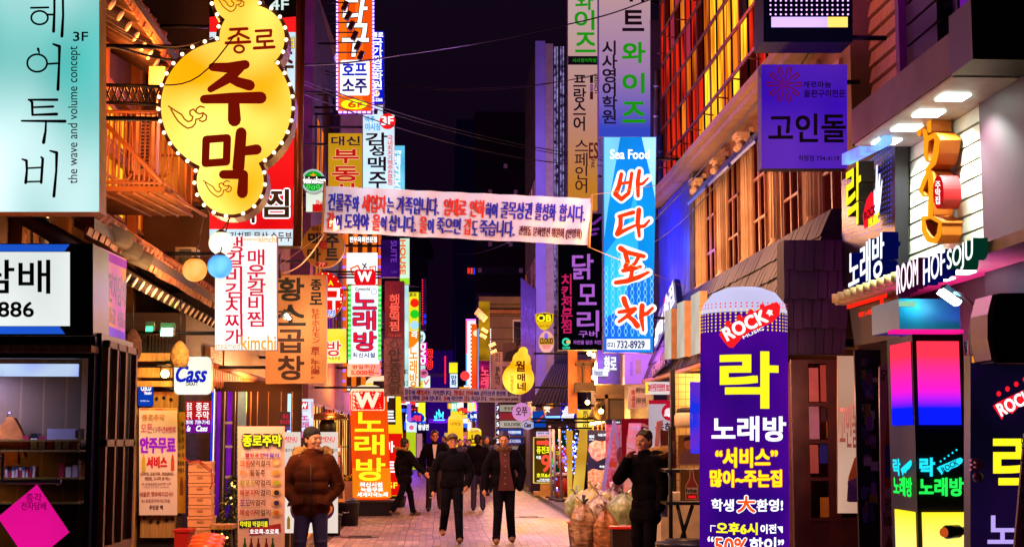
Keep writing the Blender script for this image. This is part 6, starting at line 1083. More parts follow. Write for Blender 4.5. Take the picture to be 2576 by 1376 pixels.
ysign('beer_bottle_banner', 'narrow peach banner with a red beer bottle beside the lit pillar', 'banner stand', (2212, 918, 2252, 1420), 12.2, paint('#d88878', .7, '#c070a0', 1), CASE, .02, [tx('Do', (2216, 932, 2230, 958), DK, .3, rot=-90), tx('원샷', (2226, 1250, 2246, 1282), paint('#5a2030', .6), .6), tx('hite', (2224, 1288, 2248, 1322), paint('#5a2030', .6), .6)], [([(2232, 950), (2238, 950), (2241, 1060), (2248, 1110), (2248, 1225), (2226, 1225), (2226, 1110), (2231, 1060)], paint('#c02810', .4)), (rect_pts(2226, 1118, 2248, 1200), paint('#4030a0', .5)), ([(2228, 1420), (2228, 1372), (2236, 1344), (2246, 1372), (2246, 1420)], paint('#8a3020', .5))], shape=[(2212, 922), (2240, 915), (2254, 1420), (2218, 1420)])
# far end of the street: many small neon signs
far = [((1118, 895, 1122, 965), 110, '#ff2040', 'thin red neon upright standing alone against the purple end of the street', ''), ((1130, 912, 1151, 938), 95, '#f0e020', 'plain yellow block topping the blue PC sign column', ''), ((1132, 940, 1151, 974), 95, '#d0e8ff', 'pale blue block with dark letters in the PC sign column', '만화'), ((1132, 976, 1152, 1008), 95, '#201870', 'dark blue block with yellow letters PC', 'PC'), ((1155, 973, 1182, 1012), 92, '#e89010', 'orange block with a yellow half letter beside the PC column', '노'), ((1186, 960, 1198, 1012), 88, '#c8a0c0', 'pale mauve slip of a sign left of the orange bulb sign', ''),
       ((1196, 920, 1220, 932), 76, '#f04040', 'small round red sign low beside the tall neon framed one', '')]
for (r_, Y, c, lab, s) in far:
    ysign('far_neon_sign', lab, 'sign', r_, Y, lit(c, 1.0), CASE, .3, ([tx(s, (r_[0] + 3, r_[1] + 4, r_[2] - 3, r_[3] - 4), ink('#ffe020') if s in ('PC', '노') else NAVY, .6, v=s in ('PC', '만화'))] if s else ()), shape=ell_pts(1170 - .0, 945, 12, 12) if 'round' in lab else None)
ysign('neon_frame_sign', 'white panel framed in pink and blue neon at the far right', 'sign', (1174, 806, 1206, 968), 78, lit('#f0e8f8', 1), CASE, .3, (), [([g for g in stroke([(1173, 804), (1207, 804)], 3)], ink('#e060ff', 2)), ([rect_pts(1172, 804, 1175, 890)], ink('#ff3050', 2)), ([rect_pts(1172, 890, 1175, 970), rect_pts(1205, 804, 1208, 830)], ink('#3080ff', 2))], wall=2.4)
ysign('bulb_edge_sign', 'orange and red vertical sign edged with white bulbs at the far right', 'sign', (1184, 815, 1206, 1012), 74, lit('#f07010', 1, '#e82810', .25), CASE, .3, (), [([ell_pts(1185 + 19 * (i % 2), 822 + i * 5, 1.6, 1.6, 8) for i in range(38)], ink('#fff0e0', 2)), (ell_pts(1198, 838, 8, 8), lit('#f8e0c0', 1))], wall=2.4)
ysign('prague_sign', 'purple and red vertical karaoke sign with yellow script, edged with bulbs', 'sign', (1203, 826, 1236, 1008), 70, lit('#8a1088', .9, '#d02048', .4), CASE, .3, [tx('Praha', (1218, 842, 1230, 906), ink('#f0e020', 1.1), .6, rot=-90), tx('프라하', (1206, 858, 1215, 900), WHT, .5, v=True), tx('노래방', (1210, 920, 1230, 1000), ink('#ff5070', 1), .9, v=True)], [([(1203, 826), (1228, 826), (1216, 846), (1203, 850)], lit('#3c70c0', .9)), ([rect_pts(1201, 826, 1204, 1008)], lit('#70a0e0', .9)), ([ell_pts(1234, 828 + i * 5, 1.5, 1.5, 8) for i in range(36)], ink('#fff0d8', 2))], wall=2.4)
ysign('grey_music_sign', 'pinkish grey vertical sign with black column of letters and LP at the foot', 'sign', (1234, 885, 1264, 1000), 67, paint('#8a6a68', .7), CASE, .3, [tx('피터·폴&메리', (1246, 888, 1258, 968), DK, .4, v=True), tx('LP', (1236, 976, 1250, 986), DK, .5), tx('음악카페', (1236, 990, 1262, 996), DK, .2)], wall=2.6)
ysign('guitarist_poster', 'dim poster of a long haired guitarist on the tiled bar wall', 'poster', (1266, 862, 1336, 908), 69.9, paint('#6a4a40', .7, '#4a302c', 1), CASE, .05, (), [([(1268, 906), (1274, 886), (1292, 880), (1306, 872), (1316, 880), (1326, 890), (1330, 906)], paint('#2a1210', .7)), (ell_pts(1309, 872, 7, 9), paint('#7a4a38', .7)), ([(1298, 866), (1304, 858), (1314, 860), (1320, 872), (1320, 884), (1314, 880), (1314, 868), (1304, 868), (1302, 880)], paint('#140808', .7))])
ysign('record_shop_board', 'pale name board with LP lettering below the guitarist poster', 'sign', (1264, 909, 1330, 922), 69.8, paint('#b89888', .7), CASE, .1, [tx('LP 구멍가게', (1280, 911, 1322, 919), DBR, .3)])
ysign('dark_hanja_sign', 'dim sign board with big dark letters low on the record bar', 'sign', (1262, 975, 1320, 1010), 69, paint('#8a6a58', .7), CASE, .1, [tx('중화', (1270, 980, 1310, 1006), DBR, .8)])
# directory
dr = T('directory_sign', 'tall office directory sign of stacked coloured floor boards at the end right', 'directory', PY(1290, 1060, 62))
for i, (v0, c, n, s, tc_) in enumerate(((1018, '#c8b8a0', '7', '한림출판사', '#40302a'), (1038, '#b03038', '6', '', '#ffffff'), (1058, '#d8c8b8', '5', 'SOLDESK', '#1a1010'), (1078, '#2040a0', '4', 'AIFA 우리경영아카데미', '#e0e8ff'), (1100, '#282878', '3', 'INSIDE KOREA', '#c0c0e0'), (1122, '#a08a80', '2', '', '#fff'+'fff'))):
    ysign('', '', '', (1248, v0, 1316, v0 + 17), 62, lit(c, .55), CASE, .1, [tx(n, (1249, v0 + 4, 1255, v0 + 14), WHT, .4)] + ([tx(s, (1268, v0 + 5, 1310, v0 + 13), ink(tc_), .3)] if s else []), [(rect_pts(1247, v0, 1257, v0 + 17), ink('#301c50', .8))], root=dr, facename='floor_board')
MB().box(PY(1246, 1000, 62).x, PY(1246, 1000, 62).x + .12, 62.1, 62.3, 0, PY(1246, 1012, 62).z).box(PY(1318, 1000, 62).x, PY(1318, 1000, 62).x + .2, 62.1, 62.3, 0, PY(1246, 1012, 62).z).build('post', METAL, dr)
# beyond the second banner
far2 = [((1050, 1013, 1066, 1022), 90, '#f0f0ff', 'white cloud like sign left under the second banner', '', 0), ((1030, 1022, 1050, 1046), 80, '#401028', 'dark red LED board with red dashes under the second banner', '', 0), ((1052, 1012, 1070, 1058), 84, '#e8f030', 'bright yellow upright sign under the second banner on the left', '', 0), ((1068, 1058, 1072, 1080), 96, '#30c0f0', 'small cyan neon letter left of the cyan lotus', 'm', 0), ((1022, 1062, 1048, 1088), 72, '#d0e0ff', 'small lightbox with a pink face dot at far left', '', 0), ((1050, 1064, 1080, 1084), 76, '#201060', 'blue sign with white words above the yellow balloon', '쌈냉면', 1), ((1024, 1015, 1034, 1060), 70, '#8a60e0', 'slim violet upright sign at far left', '', 0),
        ((1134, 1012, 1150, 1034), 84, '#60d0a0', 'green block sign with white letters in the right column', '후다', 1), ((1134, 1034, 1150, 1058), 84, '#f0d020', 'yellow lower block of the right sign column', '', 0), ((1148, 1012, 1166, 1026), 88, '#f0f8ff', 'white fish like neon sign in the middle distance', '', 0), ((1176, 1012, 1200, 1034), 80, '#d0e8c0', 'pale lightbox with yellow 24 figure', '24', 2), ((1202, 1012, 1220, 1040), 76, '#c898b0', 'mauve sign with a dark letter beside the directory', '대', 0), ((1214, 1042, 1240, 1074), 74, '#f0e0f8', 'white and red window like lightbox ringed with blue bulbs', '', 0), ((1218, 1076, 1236, 1094), 73, '#e8f0ff', 'small white sign with dark letters under the bulb ringed box', '프라하', 3), ((1216, 1092, 1238, 1112), 72, '#e02048', 'red dotted board low beside the yellow karaoke balloon', '', 0), ((1176, 1036, 1192, 1048), 86, '#e0e8ff', 'white cluster of neon letters above the oval sign', '원', 3), ((1176, 1060, 1186, 1082), 78, '#e8e0ff', 'white and black slanted sign left of yellow balloon', '', 0), ((1160, 1096, 1172, 1110), 90, '#e060c0', 'pink lightbox low in the crowd at the end', '', 0)]
for (r_, Y, c, lab, s, k) in far2:
    ysign('far_neon_sign', lab, 'sign', r_, Y, lit(c, 1.0), CASE, .3, ([tx(s, (r_[0] + 2, r_[1] + 3, r_[2] - 2, r_[3] - 3), (ink('#30e0ff'), WHT, YEL, NAVY)[k] if s != '대' else DK, .5)] if s else ()),
          ([([rect_pts(r_[0] + 3, r_[1] + 6, r_[0] + 8, r_[1] + 8), rect_pts(r_[0] + 11, r_[1] + 6, r_[0] + 17, r_[1] + 8), rect_pts(r_[0] + 2, r_[3] - 6, r_[2] - 2, r_[3] - 4)], ink('#ff3020', 1.5))] if 'dashes' in lab else [(ell_pts((r_[0] + r_[2]) / 2, (r_[1] + r_[3]) / 2, 6, 6, 12), ink('#e06080'))] if 'dot' in lab else [(rect_pts(r_[0] + 10, r_[1] + 4, r_[0] + 18, r_[3] - 4), ink('#e02020'))] if 'window' in lab else ()))
for (cx, cy, rx, ry, Y, c, s, tc_, lab) in ((1045, 1051, 23, 15, 76, '#1020a0', '노래방', '#ff3040', 'dark blue oval karaoke sign with red letters and blue bulbs'), (1196, 1046, 21, 12, 74, '#1030a0', '노래방', '#f0f8ff', 'blue oval karaoke sign with white letters and cyan rim'), (1162, 1033, 10, 9, 86, '#e84010', '', '', 'round red and orange ball sign beyond the banner')):
    ysign('oval_neon_sign', lab, 'sign', (cx - rx, cy - ry, cx + rx, cy + ry), Y, lit(c, .9), CASE, .3, [tx(s, (cx - rx * .62, cy - ry * .45, cx + rx * .62, cy + ry * .5), ink(tc_, 1.2), .6)] if s else (), [([ell_pts(cx + rx * math.cos(a * .52), cy + ry * math.sin(a * .52), 1.5, 1.5, 8) for a in range(12)], ink('#60a0ff', 2))] if s else [(ell_pts(cx, cy + 4, 8, 4), ink('#f0d020'))], shape=ell_pts(cx, cy, rx, ry))
lo = T('lotus_neon', 'cyan neon outline of a lotus glowing at the end of the street', 'neon sign', PY(1105, 1045, 105)); Fl2 = Face(lambda u, v: PY(u, v, 105), Vector((0, -1, 0)), .01)
letter_on(lo, Fl2, [], 'tube', [([g for P in ([(1096, 1056), (1093, 1046), (1099, 1050)], [(1099, 1052), (1098, 1036), (1105, 1044)], [(1105, 1050), (1104, 1030), (1109, 1046)], [(1109, 1048), (1115, 1036), (1114, 1052)], [(1092, 1056), (1118, 1056)]) for g in stroke(P, 2.2)], ink('#40d0ff', 2))])
rd = random.Random(31)  # small signs scattered at random, added to brighten the street end
for (cl, n, lab, grp) in (('#eaf2ff', 12, 'tiny pale blurred neon sign added to brighten the far end of the street', 'tiny added pale neon signs at the end of the street'), ('#ff3030', 9, 'tiny red blurred neon sign added to brighten the far end of the street', 'tiny added red neon signs at the end of the street'), ('#3060ff', 11, 'tiny blue blurred neon sign added to brighten the far end of the street', 'tiny added blue neon signs at the end of the street'), ('#ffc030', 10, 'tiny amber blurred neon sign added to brighten the far end of the street', 'tiny added amber neon signs at the end of the street')):
    for k in range(n):
        Y = rd.uniform(82, 110); s = rd.choice((-1, 1)); x = (rd.uniform(-2.4, -.9) if s < 0 else rd.uniform(.9, 2.3)) ; z = rd.uniform(1.9, 4.6); w_, h_ = rd.uniform(.25, .7), rd.uniform(.2, .8)
        t = T('added_neon_sign', lab, 'neon sign', (x, Y, z), grp); MB().box(x - w_ / 2, x + w_ / 2, Y, Y + .2, z, z + h_).build('casing', CASE, t); mb = MB(); mb.add([(x - w_ * .46, Y - .01, z + h_ * .06), (x + w_ * .46, Y - .01, z + h_ * .06), (x + w_ * .46, Y - .01, z + h_ * .94), (x - w_ * .46, Y - .01, z + h_ * .94)], [[0, 1, 2, 3]]); mb.build('face', lit(cl, 1.2, sample=False), t)
# wires
for i, (pts, r_, lab) in enumerate((([PY(280, 115, 13.5), PY(540, 160, 15), PY(720, 165, 20), PY(1000, 140, 24), PY(1430, 62, 27), PY(1640, -2, 25)], .014, 'long black cable crossing the night sky over the street'), ([PY(415, 215, 13.7), PY(590, 90, 13.75)], .007, 'black wire slung across the front of the big gourd sign'), ([PY(1150, 640, 60), PY(1300, 600, 40)], .01, 'faint thin wire in front of the office tower'), ([PY(700, 690, 20), PY(815, 590, 22)], .01, 'pale rope from the banner corner down to the tan sign'), ([PY(275, 60, 13), PY(535, 95, 14.2)], .008, 'thin orange wire under the upper tiled eave'))):
    P = []; 
    for a, b in zip(pts[:-1], pts[1:]):
        for k in range(8): t0 = k / 8; p = a.lerp(b, t0); p.z -= .15 * math.sin(math.pi * t0) * (1 if len(pts) < 4 else .3); P.append(p)
    P.append(pts[-1]); o = MB().tube(P, r_, 0, 5).build('cable', paint('#c09060', .7) if 'pale' in lab or 'orange' in lab else BLACK); tag(o, lab, 'cable')
# ================================================================== balloon columns
def balloon(name, label, cx0, cx1, vt, vb, hw, Y, m, topm, basem, texts, deco, dome=.16, skew=0):
    """inflated lit column; texts wrap round it. cx0/cx1 centre at top/bottom"""
    zt, zb = PY(cx0, vt, Y).z, max(PY(cx1, vb, Y).z, .22); X0, X1 = PY(cx0, vt, Y).x, PY(cx1, vb, Y).x; r = hw / FPX * Y; t = T(name, label, 'inflatable sign', (X1, Y, 0))
    mb = MB(); n = 28; prof = [(r * .9, zb), (r, zb + .1), (r, (zb + zt) / 2), (r * .985, zt - dome * 1.25)]; top = [(r * .985, zt - dome * 1.25), (r * .93, zt - dome * .8), (r * .72, zt - dome * .3), (r * .4, zt - dome * .06), (.02, zt)]
    def ring(p): return [(X0 + (X1 - X0) * (zt - z) / (zt - zb), q, z) for q, z in p]
    def lay(p, name, m):
        mb = MB(); vs = []
        for xc, q, z in ring(p): vs += [(xc + q * math.cos(2 * math.pi * j / n), Y + q * math.sin(2 * math.pi * j / n), z) for j in range(n)]
        K = len(p); mb.add(vs, [[i * n + j, i * n + (j + 1) % n, (i + 1) * n + (j + 1) % n, (i + 1) * n + j] for i in range(K - 1) for j in range(n)], 0, True); return mb.build(name, m, t)
    lay(prof, 'body', m); lay(top, 'dome', topm)
    bm = MB(); bm.lathe([(r * 1.0, 0), (r * 1.06, zb * .9), (r * 1.1, zb), (r * .9, zb + .01)], (X1, Y, 0), 24); bm.build('base', basem, t)
    def f(u, v):
        z = PY(cx0 + (cx1 - cx0) * (v - vt) / (vb - vt), v, Y).z; s = (u - (cx0 + (cx1 - cx0) * (v - vt) / (vb - vt))) / hw; s = max(-.985, min(.985, s)); a = math.asin(s); xc = X0 + (X1 - X0) * (zt - z) / (zt - zb)
        q = r + .012; return Vector((xc + q * (math.sin(a) * math.cos(p0) - math.cos(a) * math.sin(p0)), Y - q * (math.cos(a) * math.cos(p0) + math.sin(a) * math.sin(p0)), z))
    p0 = math.atan2(X0, Y); F = Face(f, Vector((-math.sin(p0), -math.cos(p0), 0)), .0022); F.curved = hw * .22; letter_on(t, F, texts, 'lettering', deco); return t, F
OR1 = ink('#ff5018', 1)
dts = [ell_pts(1871 + 108 * math.sin(R(-80 + c * 7)), 772 + r_ * 8.2, 2.4 * max(.35, math.cos(R(-80 + c * 7))), 2.4, 8) for r_ in range(9) for c in range(23)]
dr_ = [d for d in dts if d[0][1] < 782]; dy_ = [d for d in dts if d[0][1] >= 782]
RD2 = ink('#ec1c20', 1)
gh = [(1812, 848), (1822, 834), (1860, 812), (1926, 778), (1950, 768), (1959, 778), (1956, 800), (1940, 818), (1914, 832), (1888, 842), (1872, 852), (1846, 882), (1836, 880), (1824, 866)]
bt, FB = balloon('karaoke_balloon_pillar', 'huge violet inflatable pillar with white dome, red guitar head and yellow letters', 1871, 1873, 722, 1560, 111, 13, lit('#3c0890', .62, '#5c08a8', 1.3), lit('#c8c4ec', .85), BLACK, [
    tx('락', (1818, 894, 1950, 1026), YEL, 5), tx('노래방', (1797, 1050, 1970, 1108), WHT, 2.5), tx('“서비스”', (1806, 1126, 1950, 1172), ink('#ffee20'), 1.8, (ink('#ff6a10'), 1)), tx('많이~주는집', (1793, 1180, 1960, 1220), ink('#ffee20'), 1.8, (ink('#ff6a10'), 1)), tx('학생', (1796, 1251, 1848, 1280), WHT, 1), tx('大', (1857, 1243, 1898, 1282), OR1, 1.5, (WHT, 2)), tx('환영!', (1902, 1251, 1963, 1280), WHT, 1),
    tx('오후6시', (1808, 1308, 1903, 1336), YEL, 1.4), tx('이전', (1911, 1312, 1947, 1334), WHT, .9), tx('“', (1787, 1344, 1800, 1356), WHT, .8), tx('50%', (1804, 1346, 1880, 1385), OR1, 1.4, (WHT, 1.8)), tx('할인”', (1886, 1344, 1965, 1388), WHT, 1.2)],
    [(dr_, ink('#f04030')), (dy_, ink('#ffd830')), ([gh] + [ell_pts(1834 + i * 27, 822 - i * 13.5, 6.5, 7.5, 10) for i in range(4)], RD2), ([[(1793, 1316), (1806, 1316), (1806, 1318), (1795, 1318), (1795, 1332), (1793, 1332)], [(1950, 1318), (1963, 1318), (1963, 1334), (1961, 1334), (1961, 1320), (1950, 1320)]], WHT)], dome=.2)
letter_on(bt, rotF(FB, 1882, 824, -26), [tx('ROCK', (-62, -17, 46, 15), WHT, 1.6), tx('MUSIC', (-26, 21, 28, 28), WHT, .2)], 'logo', [([(58 + (9 if k % 2 == 0 else 4) * math.sin(k * .6283), -2 - (9 if k % 2 == 0 else 4) * math.cos(k * .6283)) for k in range(10)], WHT)])
light('POINT', (2.2, 12.4, 1.6), '#a020ff', 8, .3)
CRM = lit('#f8d8b0', .95)
rays = [[(932, 1080), (932 + 220 * math.cos(a), 1080 + 220 * math.sin(a)), (932 + 220 * math.cos(a + .1), 1080 + 220 * math.sin(a + .1))] for a in ()]
balloon('karaoke_balloon_sign', 'orange red inflatable karaoke sign with white W and yellow letters in a black tub', 926, 936, 968, 1256, 47, 33, lit('#f0500c', .9, '#f03808', .8), CRM, BLACK, [
    tx('W', (897, 990, 951, 1026), lit('#ffe0c0', 1.0), 2.5), tx('노', (896, 1038, 962, 1084), YEL, 2), tx('래', (895, 1094, 964, 1142), YEL, 2), tx('방', (899, 1152, 966, 1206), YEL, 2), tx('최신시설', (907, 1211, 960, 1222), WHT, .6), tx('녹음무료', (909, 1224, 962, 1234), WHT, .6), tx('세계각국노래', (901, 1236, 973, 1247), WHT, .6)],
    [(rrect_pts(885, 983, 966, 1033, 5), lit('#f8c8a0', 1)), (rrect_pts(887, 985, 964, 1031, 4), ink('#e81008')), (rect_pts(889, 1176, 983, 1250), lit('#f88010', .9))], dome=.16)
MB_ = T('black_tub', 'black square plastic tub under the orange inflatable karaoke sign', 'tub', (PY(938, 1290, 33).x, 33, 0)); c = PY(938, 1280, 33); MB().hexa([(c.x - .42, 32.55, .0), (c.x + .42, 32.55, 0), (c.x + .48, 32.5, .3), (c.x - .48, 32.5, .3)], Vector((0, .9, 0))).build('body', BLACK, MB_); MB().box(c.x - .5, c.x + .5, 32.46, 33.5, .3, .335).build('rim', paint('#1a1418', .4), MB_)
balloon('beer_mart_balloon_sign', 'yellow bordered inflatable sign with black panel behind the orange red one', 962, 975, 945, 1246, 44, 37, lit('#f0d010', .95), CRM, BLACK, [tx('맥주', (972, 964, 986, 976), WHT, .4), tx('주', (958, 984, 990, 1010), WHT, 1.2), tx('트', (962, 1034, 992, 1060), WHT, 1.2), tx('마', (968, 1110, 990, 1136), WHT, 1.2), tx('트', (970, 1160, 992, 1186), WHT, 1.2), tx('5F', (976, 1212, 998, 1226), YEL, .6)],
    [(rect_pts(940, 960, 994, 1068), paint('#1c0a08', .6)), (rect_pts(932, 1090, 1010, 1244), ink('#d01008'))], dome=.16)
# patio heater, A board, tubs, planter
ph = T('patio_heater', 'dark patio heater with a broad shiny mushroom shaped hood', 'heater', (PY(822, 1290, 29).x, 29, 0)); c = PY(828, 1052, 29)
MB().lathe([(.41, -.03), (.40, 0), (.3, .07), (.17, .11), (.05, .125)], (c.x - .03, 29, c.z), 26).build('hood', paint('#a87a40', .25, '#6a4420', 3, metal=.9), ph)
MB().lathe([(.16, -.3), (.16, -.12), (.13, -.03)], (c.x - .03, 29, c.z), 16).build('burner', BLACK, ph); MB().tube([(c.x - .03, 29, 0), (c.x - .03, 29, c.z - .3)], .04, 0, 10).build('pole', METAL, ph); MB().lathe([(.28, 0), (.27, .5), (.2, .55)], (c.x - .03, 29, 0), 18).build('base', BLACK, ph)
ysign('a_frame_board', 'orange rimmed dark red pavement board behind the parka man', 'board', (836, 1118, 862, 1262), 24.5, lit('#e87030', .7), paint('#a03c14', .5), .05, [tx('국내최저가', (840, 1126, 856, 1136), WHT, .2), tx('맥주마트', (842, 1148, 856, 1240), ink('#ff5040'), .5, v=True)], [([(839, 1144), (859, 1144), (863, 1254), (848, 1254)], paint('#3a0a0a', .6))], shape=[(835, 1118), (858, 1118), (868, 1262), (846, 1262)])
def tub(u, vb, Y, r, h, lab, lid=True, m=None):
    c = PY(u, vb, Y); t = T('lidded_tub', lab, 'tub', (c.x, Y, 0)); MB().lathe([(r * .9, 0), (r, h * .8), (r * 1.06, h * .82), (r * 1.06, h * .88), (r, h * .9)], (c.x, Y, 0), 20).build('body', m or BLACK, t)
    if lid: MB().lathe([(r * 1.08, h * .9), (r * 1.05, h * .95), (r * .7, h * .97), (r * .68, h), (r * .3, h), (.02, h * .99)], (c.x, Y, 0), 20).build('lid', m or DGREY, t)
    MB().tube([(c.x - .06, Y - r - .01, h * .55), (c.x - .05, Y - r - .03, h * .5), (c.x + .05, Y - r - .03, h * .5), (c.x + .06, Y - r - .01, h * .55)], .008).build('handle', METAL, t); return t
tub(871, 1300, 29, .25, .52, 'black round lidded tub beside the orange balloon sign'); tub(830, 1290, 26, .2, .42, 'black open pot between the parka man and the lidded tub', False)
tub(1722, 1376, 15.5, .29, .62, 'dark grey lidded bin beside the violet balloon pillar', True, paint('#2a2430', .35))
pn = T('flower_planter', 'stone planter box with yellow flowers behind the orange balloon sign', 'planter', (PY(870, 1250, 34).x, 34, 0)); a, b = PY(852, 1255, 34), PY(892, 1210, 34); MB().box(a.x, b.x, 34, 34.5, 0, b.z).build('box', STONE, pn); mb = MB(); rd = random.Random(4)
for i in range(60): p = Vector((rd.uniform(a.x, b.x), rd.uniform(34, 34.4), b.z + rd.uniform(0, .14))); mb.ball(p, .03, nu=5, nv=4, mi=rd.randint(0, 1))
mb.build('flower', [paint('#d0b020', .7), paint('#406020', .7)], pn)
# awnings with fringe
for q, m, fr_, lab in (([PX(527, 917, -3.0), PX(662, 960, -2.9)], paint('#c07028', .7, '#8a4c18', 5), 0, 'orange canopy with a straw fringe over the tavern side entrance'), ([PX(668, 965, -2.75), PX(792, 1000, -2.75)], paint('#5a2a18', .8, '#3a180e', 5), 1, 'dark brown canopy with a reed fringe under the tan tripe sign')):
    a, b = q; t = T('fringed_awning', lab, 'awning', a); d = Vector((-.5, 0, .25)); MB().hexa([a, b, b + d, a + d], Vector((0, 0, .04))).build('board', DBR, t); MB().tube([a, b], .05, 0, 8).build('roll', m, t)
    mb = MB(); n = 70
    for i in range(n): p = a.lerp(b, i / n); p2 = a.lerp(b, (i + .9) / n); h = .24 + .04 * math.sin(i * 1.7) + .02 * math.sin(i * 5); mb.hexa([p, p2, p2 - Vector((0, 0, h)), p - Vector((0, 0, h))], Vector((.012 + .01 * (i % 2), 0, 0)))
    mb.build('fringe', m, t)
wn = T('pub_signboard', 'long orange wooden fascia with raised dark carved letters below the kimchi sign', 'signboard', PX(600, 920, -3.02)); q = [PX(530, 872, -3.02), PX(664, 905, -3.02), PX(664, 945, -3.02), PX(530, 912, -3.02)]
MB().hexa(q, Vector((-.08, 0, 0))).build('board', WOODL, wn); letter_on(wn, qface(q), [tx('종로낙지마을', (3, 6, 88, 90), DBR, 2)])
# entrance strip behind the menu banner: doors, blue light strip, riveted door, W sign, notice
se = T('side_entrance', 'glazed side entrance with blue light strip and riveted steel door', 'entrance', (-3.0, 20.5, 0)); mb = MB(); Ys = 19.5
pbox(mb, 556, 985, 566, 1376, Ys, .06); pbox(mb, 584, 985, 592, 1376, Ys, .06)
for v in (1060, 1120, 1196, 1250): pbox(mb, 566, v, 584, v + 6, Ys + .002, .05)
pbox(mb, 534, 985, 540, 1376, Ys, .06); mb.build('frame', paint('#b89890', .4), se); mb = MB(); pbox(mb, 540, 985, 556, 1300, Ys + .03, .02); pbox(mb, 566, 985, 584, 1300, Ys + .03, .02); mb.build('pane', P_PUR, se)
mb = MB(); pbox(mb, 533, 978, 539, 1250, Ys - .1, .06); mb.build('light_strip', lit('#e8ecff', 1.6), se); mb = MB(); pbox(mb, 529, 978, 533, 1250, Ys - .08, .06); mb.build('blue_edge', lit('#1830f0', 1.2), se)
mb = MB(); pbox(mb, 592, 985, 620, 1320, Ys, .06); mb.build('steel_door', paint('#8a9ab0', .3, '#5a6a86', 3, metal=.6), se); mb = MB()
for i in range(14):
    for u in (597, 614): mb.ball(PY(u, 1075 + i * 12, Ys - .01), .012, nu=6, nv=4)
mb.build('rivet', METAL, se); mb = MB(); pbox(mb, 530, 960, 760, 1400, Ys + 1.2, .05); mb.build('inner_wall', paint('#4a2412', .7, '#1c0e0a', 2), se)
mb = MB()
for u0, u1 in ((622, 632), (640, 648), (668, 676), (700, 708), (728, 736)): pbox(mb, u0, 985, u1, 1376, Ys + .6, .06)
mb.build('post', WOODL, se); mb = MB(); pbox(mb, 722, 990, 732, 1100, Ys + .3, .04); mb.build('blue_light', lit('#a0c8ff', 1.5), se); light('POINT', (-2.4, 20.1, 2.2), '#ff9840', 22, .2)
ysign('tripe_poster', 'small dark maroon poster with red letters above a phone number', 'poster', (703, 1035, 730, 1082), 19.7, paint('#3a0c14', .6), CASE, .01, [tx('종로', (711, 1042, 726, 1052), ink('#d02040'), .2), tx('황소곱창', (705, 1055, 729, 1066), ink('#d02040'), .2), tx('723-5157', (705, 1073, 729, 1079), ink('#8050c0'), .1)])
ysign('karaoke_wall_sign', 'pale upright karaoke sign with red W at the top, half behind the patio heater', 'sign', (745, 1003, 788, 1100), 24, lit('#e0e4f4', 1.0, '#c8d0e8', 3), CASE, .1, [tx('W', (756, 1014, 772, 1026), WHT, .9), tx('Cyworld', (757, 1031, 773, 1035), DK), tx('노', (755, 1038, 776, 1056), ink('#e83890'), .4, (NAVY, .4)), tx('래', (757, 1060, 776, 1078), ink('#e83890'), .4, (NAVY, .4)), tx('방', (757, 1082, 776, 1100), ink('#e83890'), .4, (NAVY, .4))], [(rect_pts(754, 1010, 775, 1029), ink('#d81020')), (rect_pts(784, 1010, 786, 1050), RED)])
for u0, u1, lab in ((716, 756, 'narrow white menu board partly hidden behind the orange menu banner'), (764, 850, 'white menu board with a noodle dish picture behind the parka man')):
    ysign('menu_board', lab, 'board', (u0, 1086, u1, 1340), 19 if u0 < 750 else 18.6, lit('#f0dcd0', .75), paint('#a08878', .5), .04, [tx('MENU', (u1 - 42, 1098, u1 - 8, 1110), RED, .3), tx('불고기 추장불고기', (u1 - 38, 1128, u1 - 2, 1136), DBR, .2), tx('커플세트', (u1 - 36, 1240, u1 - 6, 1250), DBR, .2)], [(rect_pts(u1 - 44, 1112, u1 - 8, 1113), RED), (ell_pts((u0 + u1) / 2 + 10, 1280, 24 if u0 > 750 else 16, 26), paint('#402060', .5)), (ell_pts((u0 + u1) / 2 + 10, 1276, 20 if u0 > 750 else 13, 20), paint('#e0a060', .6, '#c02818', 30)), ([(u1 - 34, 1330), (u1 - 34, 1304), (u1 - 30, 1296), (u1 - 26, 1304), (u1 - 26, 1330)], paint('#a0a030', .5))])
tr_ = T('christmas_tree', 'small dark green Christmas tree with yellow tinsel beside the menu banner', 'tree', (PY(583, 1320, 18.8).x, 18.8, 0)); c = Vector(tr_['wl']); MB().tube([c, c + Vector((0, 0, 1.15))], [.03, .01]).build('trunk', WOODD, tr_); mb = MB(); rd = random.Random(1)
for i in range(900):
    h = rd.random() ** 1.3; a = rd.uniform(0, 6.28); r_ = (1 - h) * .26 * math.sqrt(rd.random()) + .02; p = c + Vector((r_ * math.cos(a), r_ * math.sin(a), .3 + h * .9)); d = Vector((math.cos(a), math.sin(a), -.4 + rd.uniform(-.4, .4))) * rd.uniform(.04, .09); n = d.cross(Vector((rd.uniform(-1, 1), rd.uniform(-1, 1), 1))).normalized() * .014
    mb.add([p - n, p + d, p + n], [[0, 1, 2]], 0 if rd.random() < .82 else 1)
mb.build('crown', [paint('#1c3016', .7), paint('#a88a18', .4)], tr_); mb = MB()
for i in range(14): h = rd.random(); a = rd.uniform(2.6, 6.6); mb.ball(c + Vector(((1 - h) * .24 * math.cos(a), (1 - h) * .24 * math.sin(a), .32 + h * .85)), .014, nu=6, nv=4)
mb.build('fairy_light', lit('#ffd060', 4, sample=False), tr_)
FOAM = paint('#e8a070', .7, '#d88c58', 2)
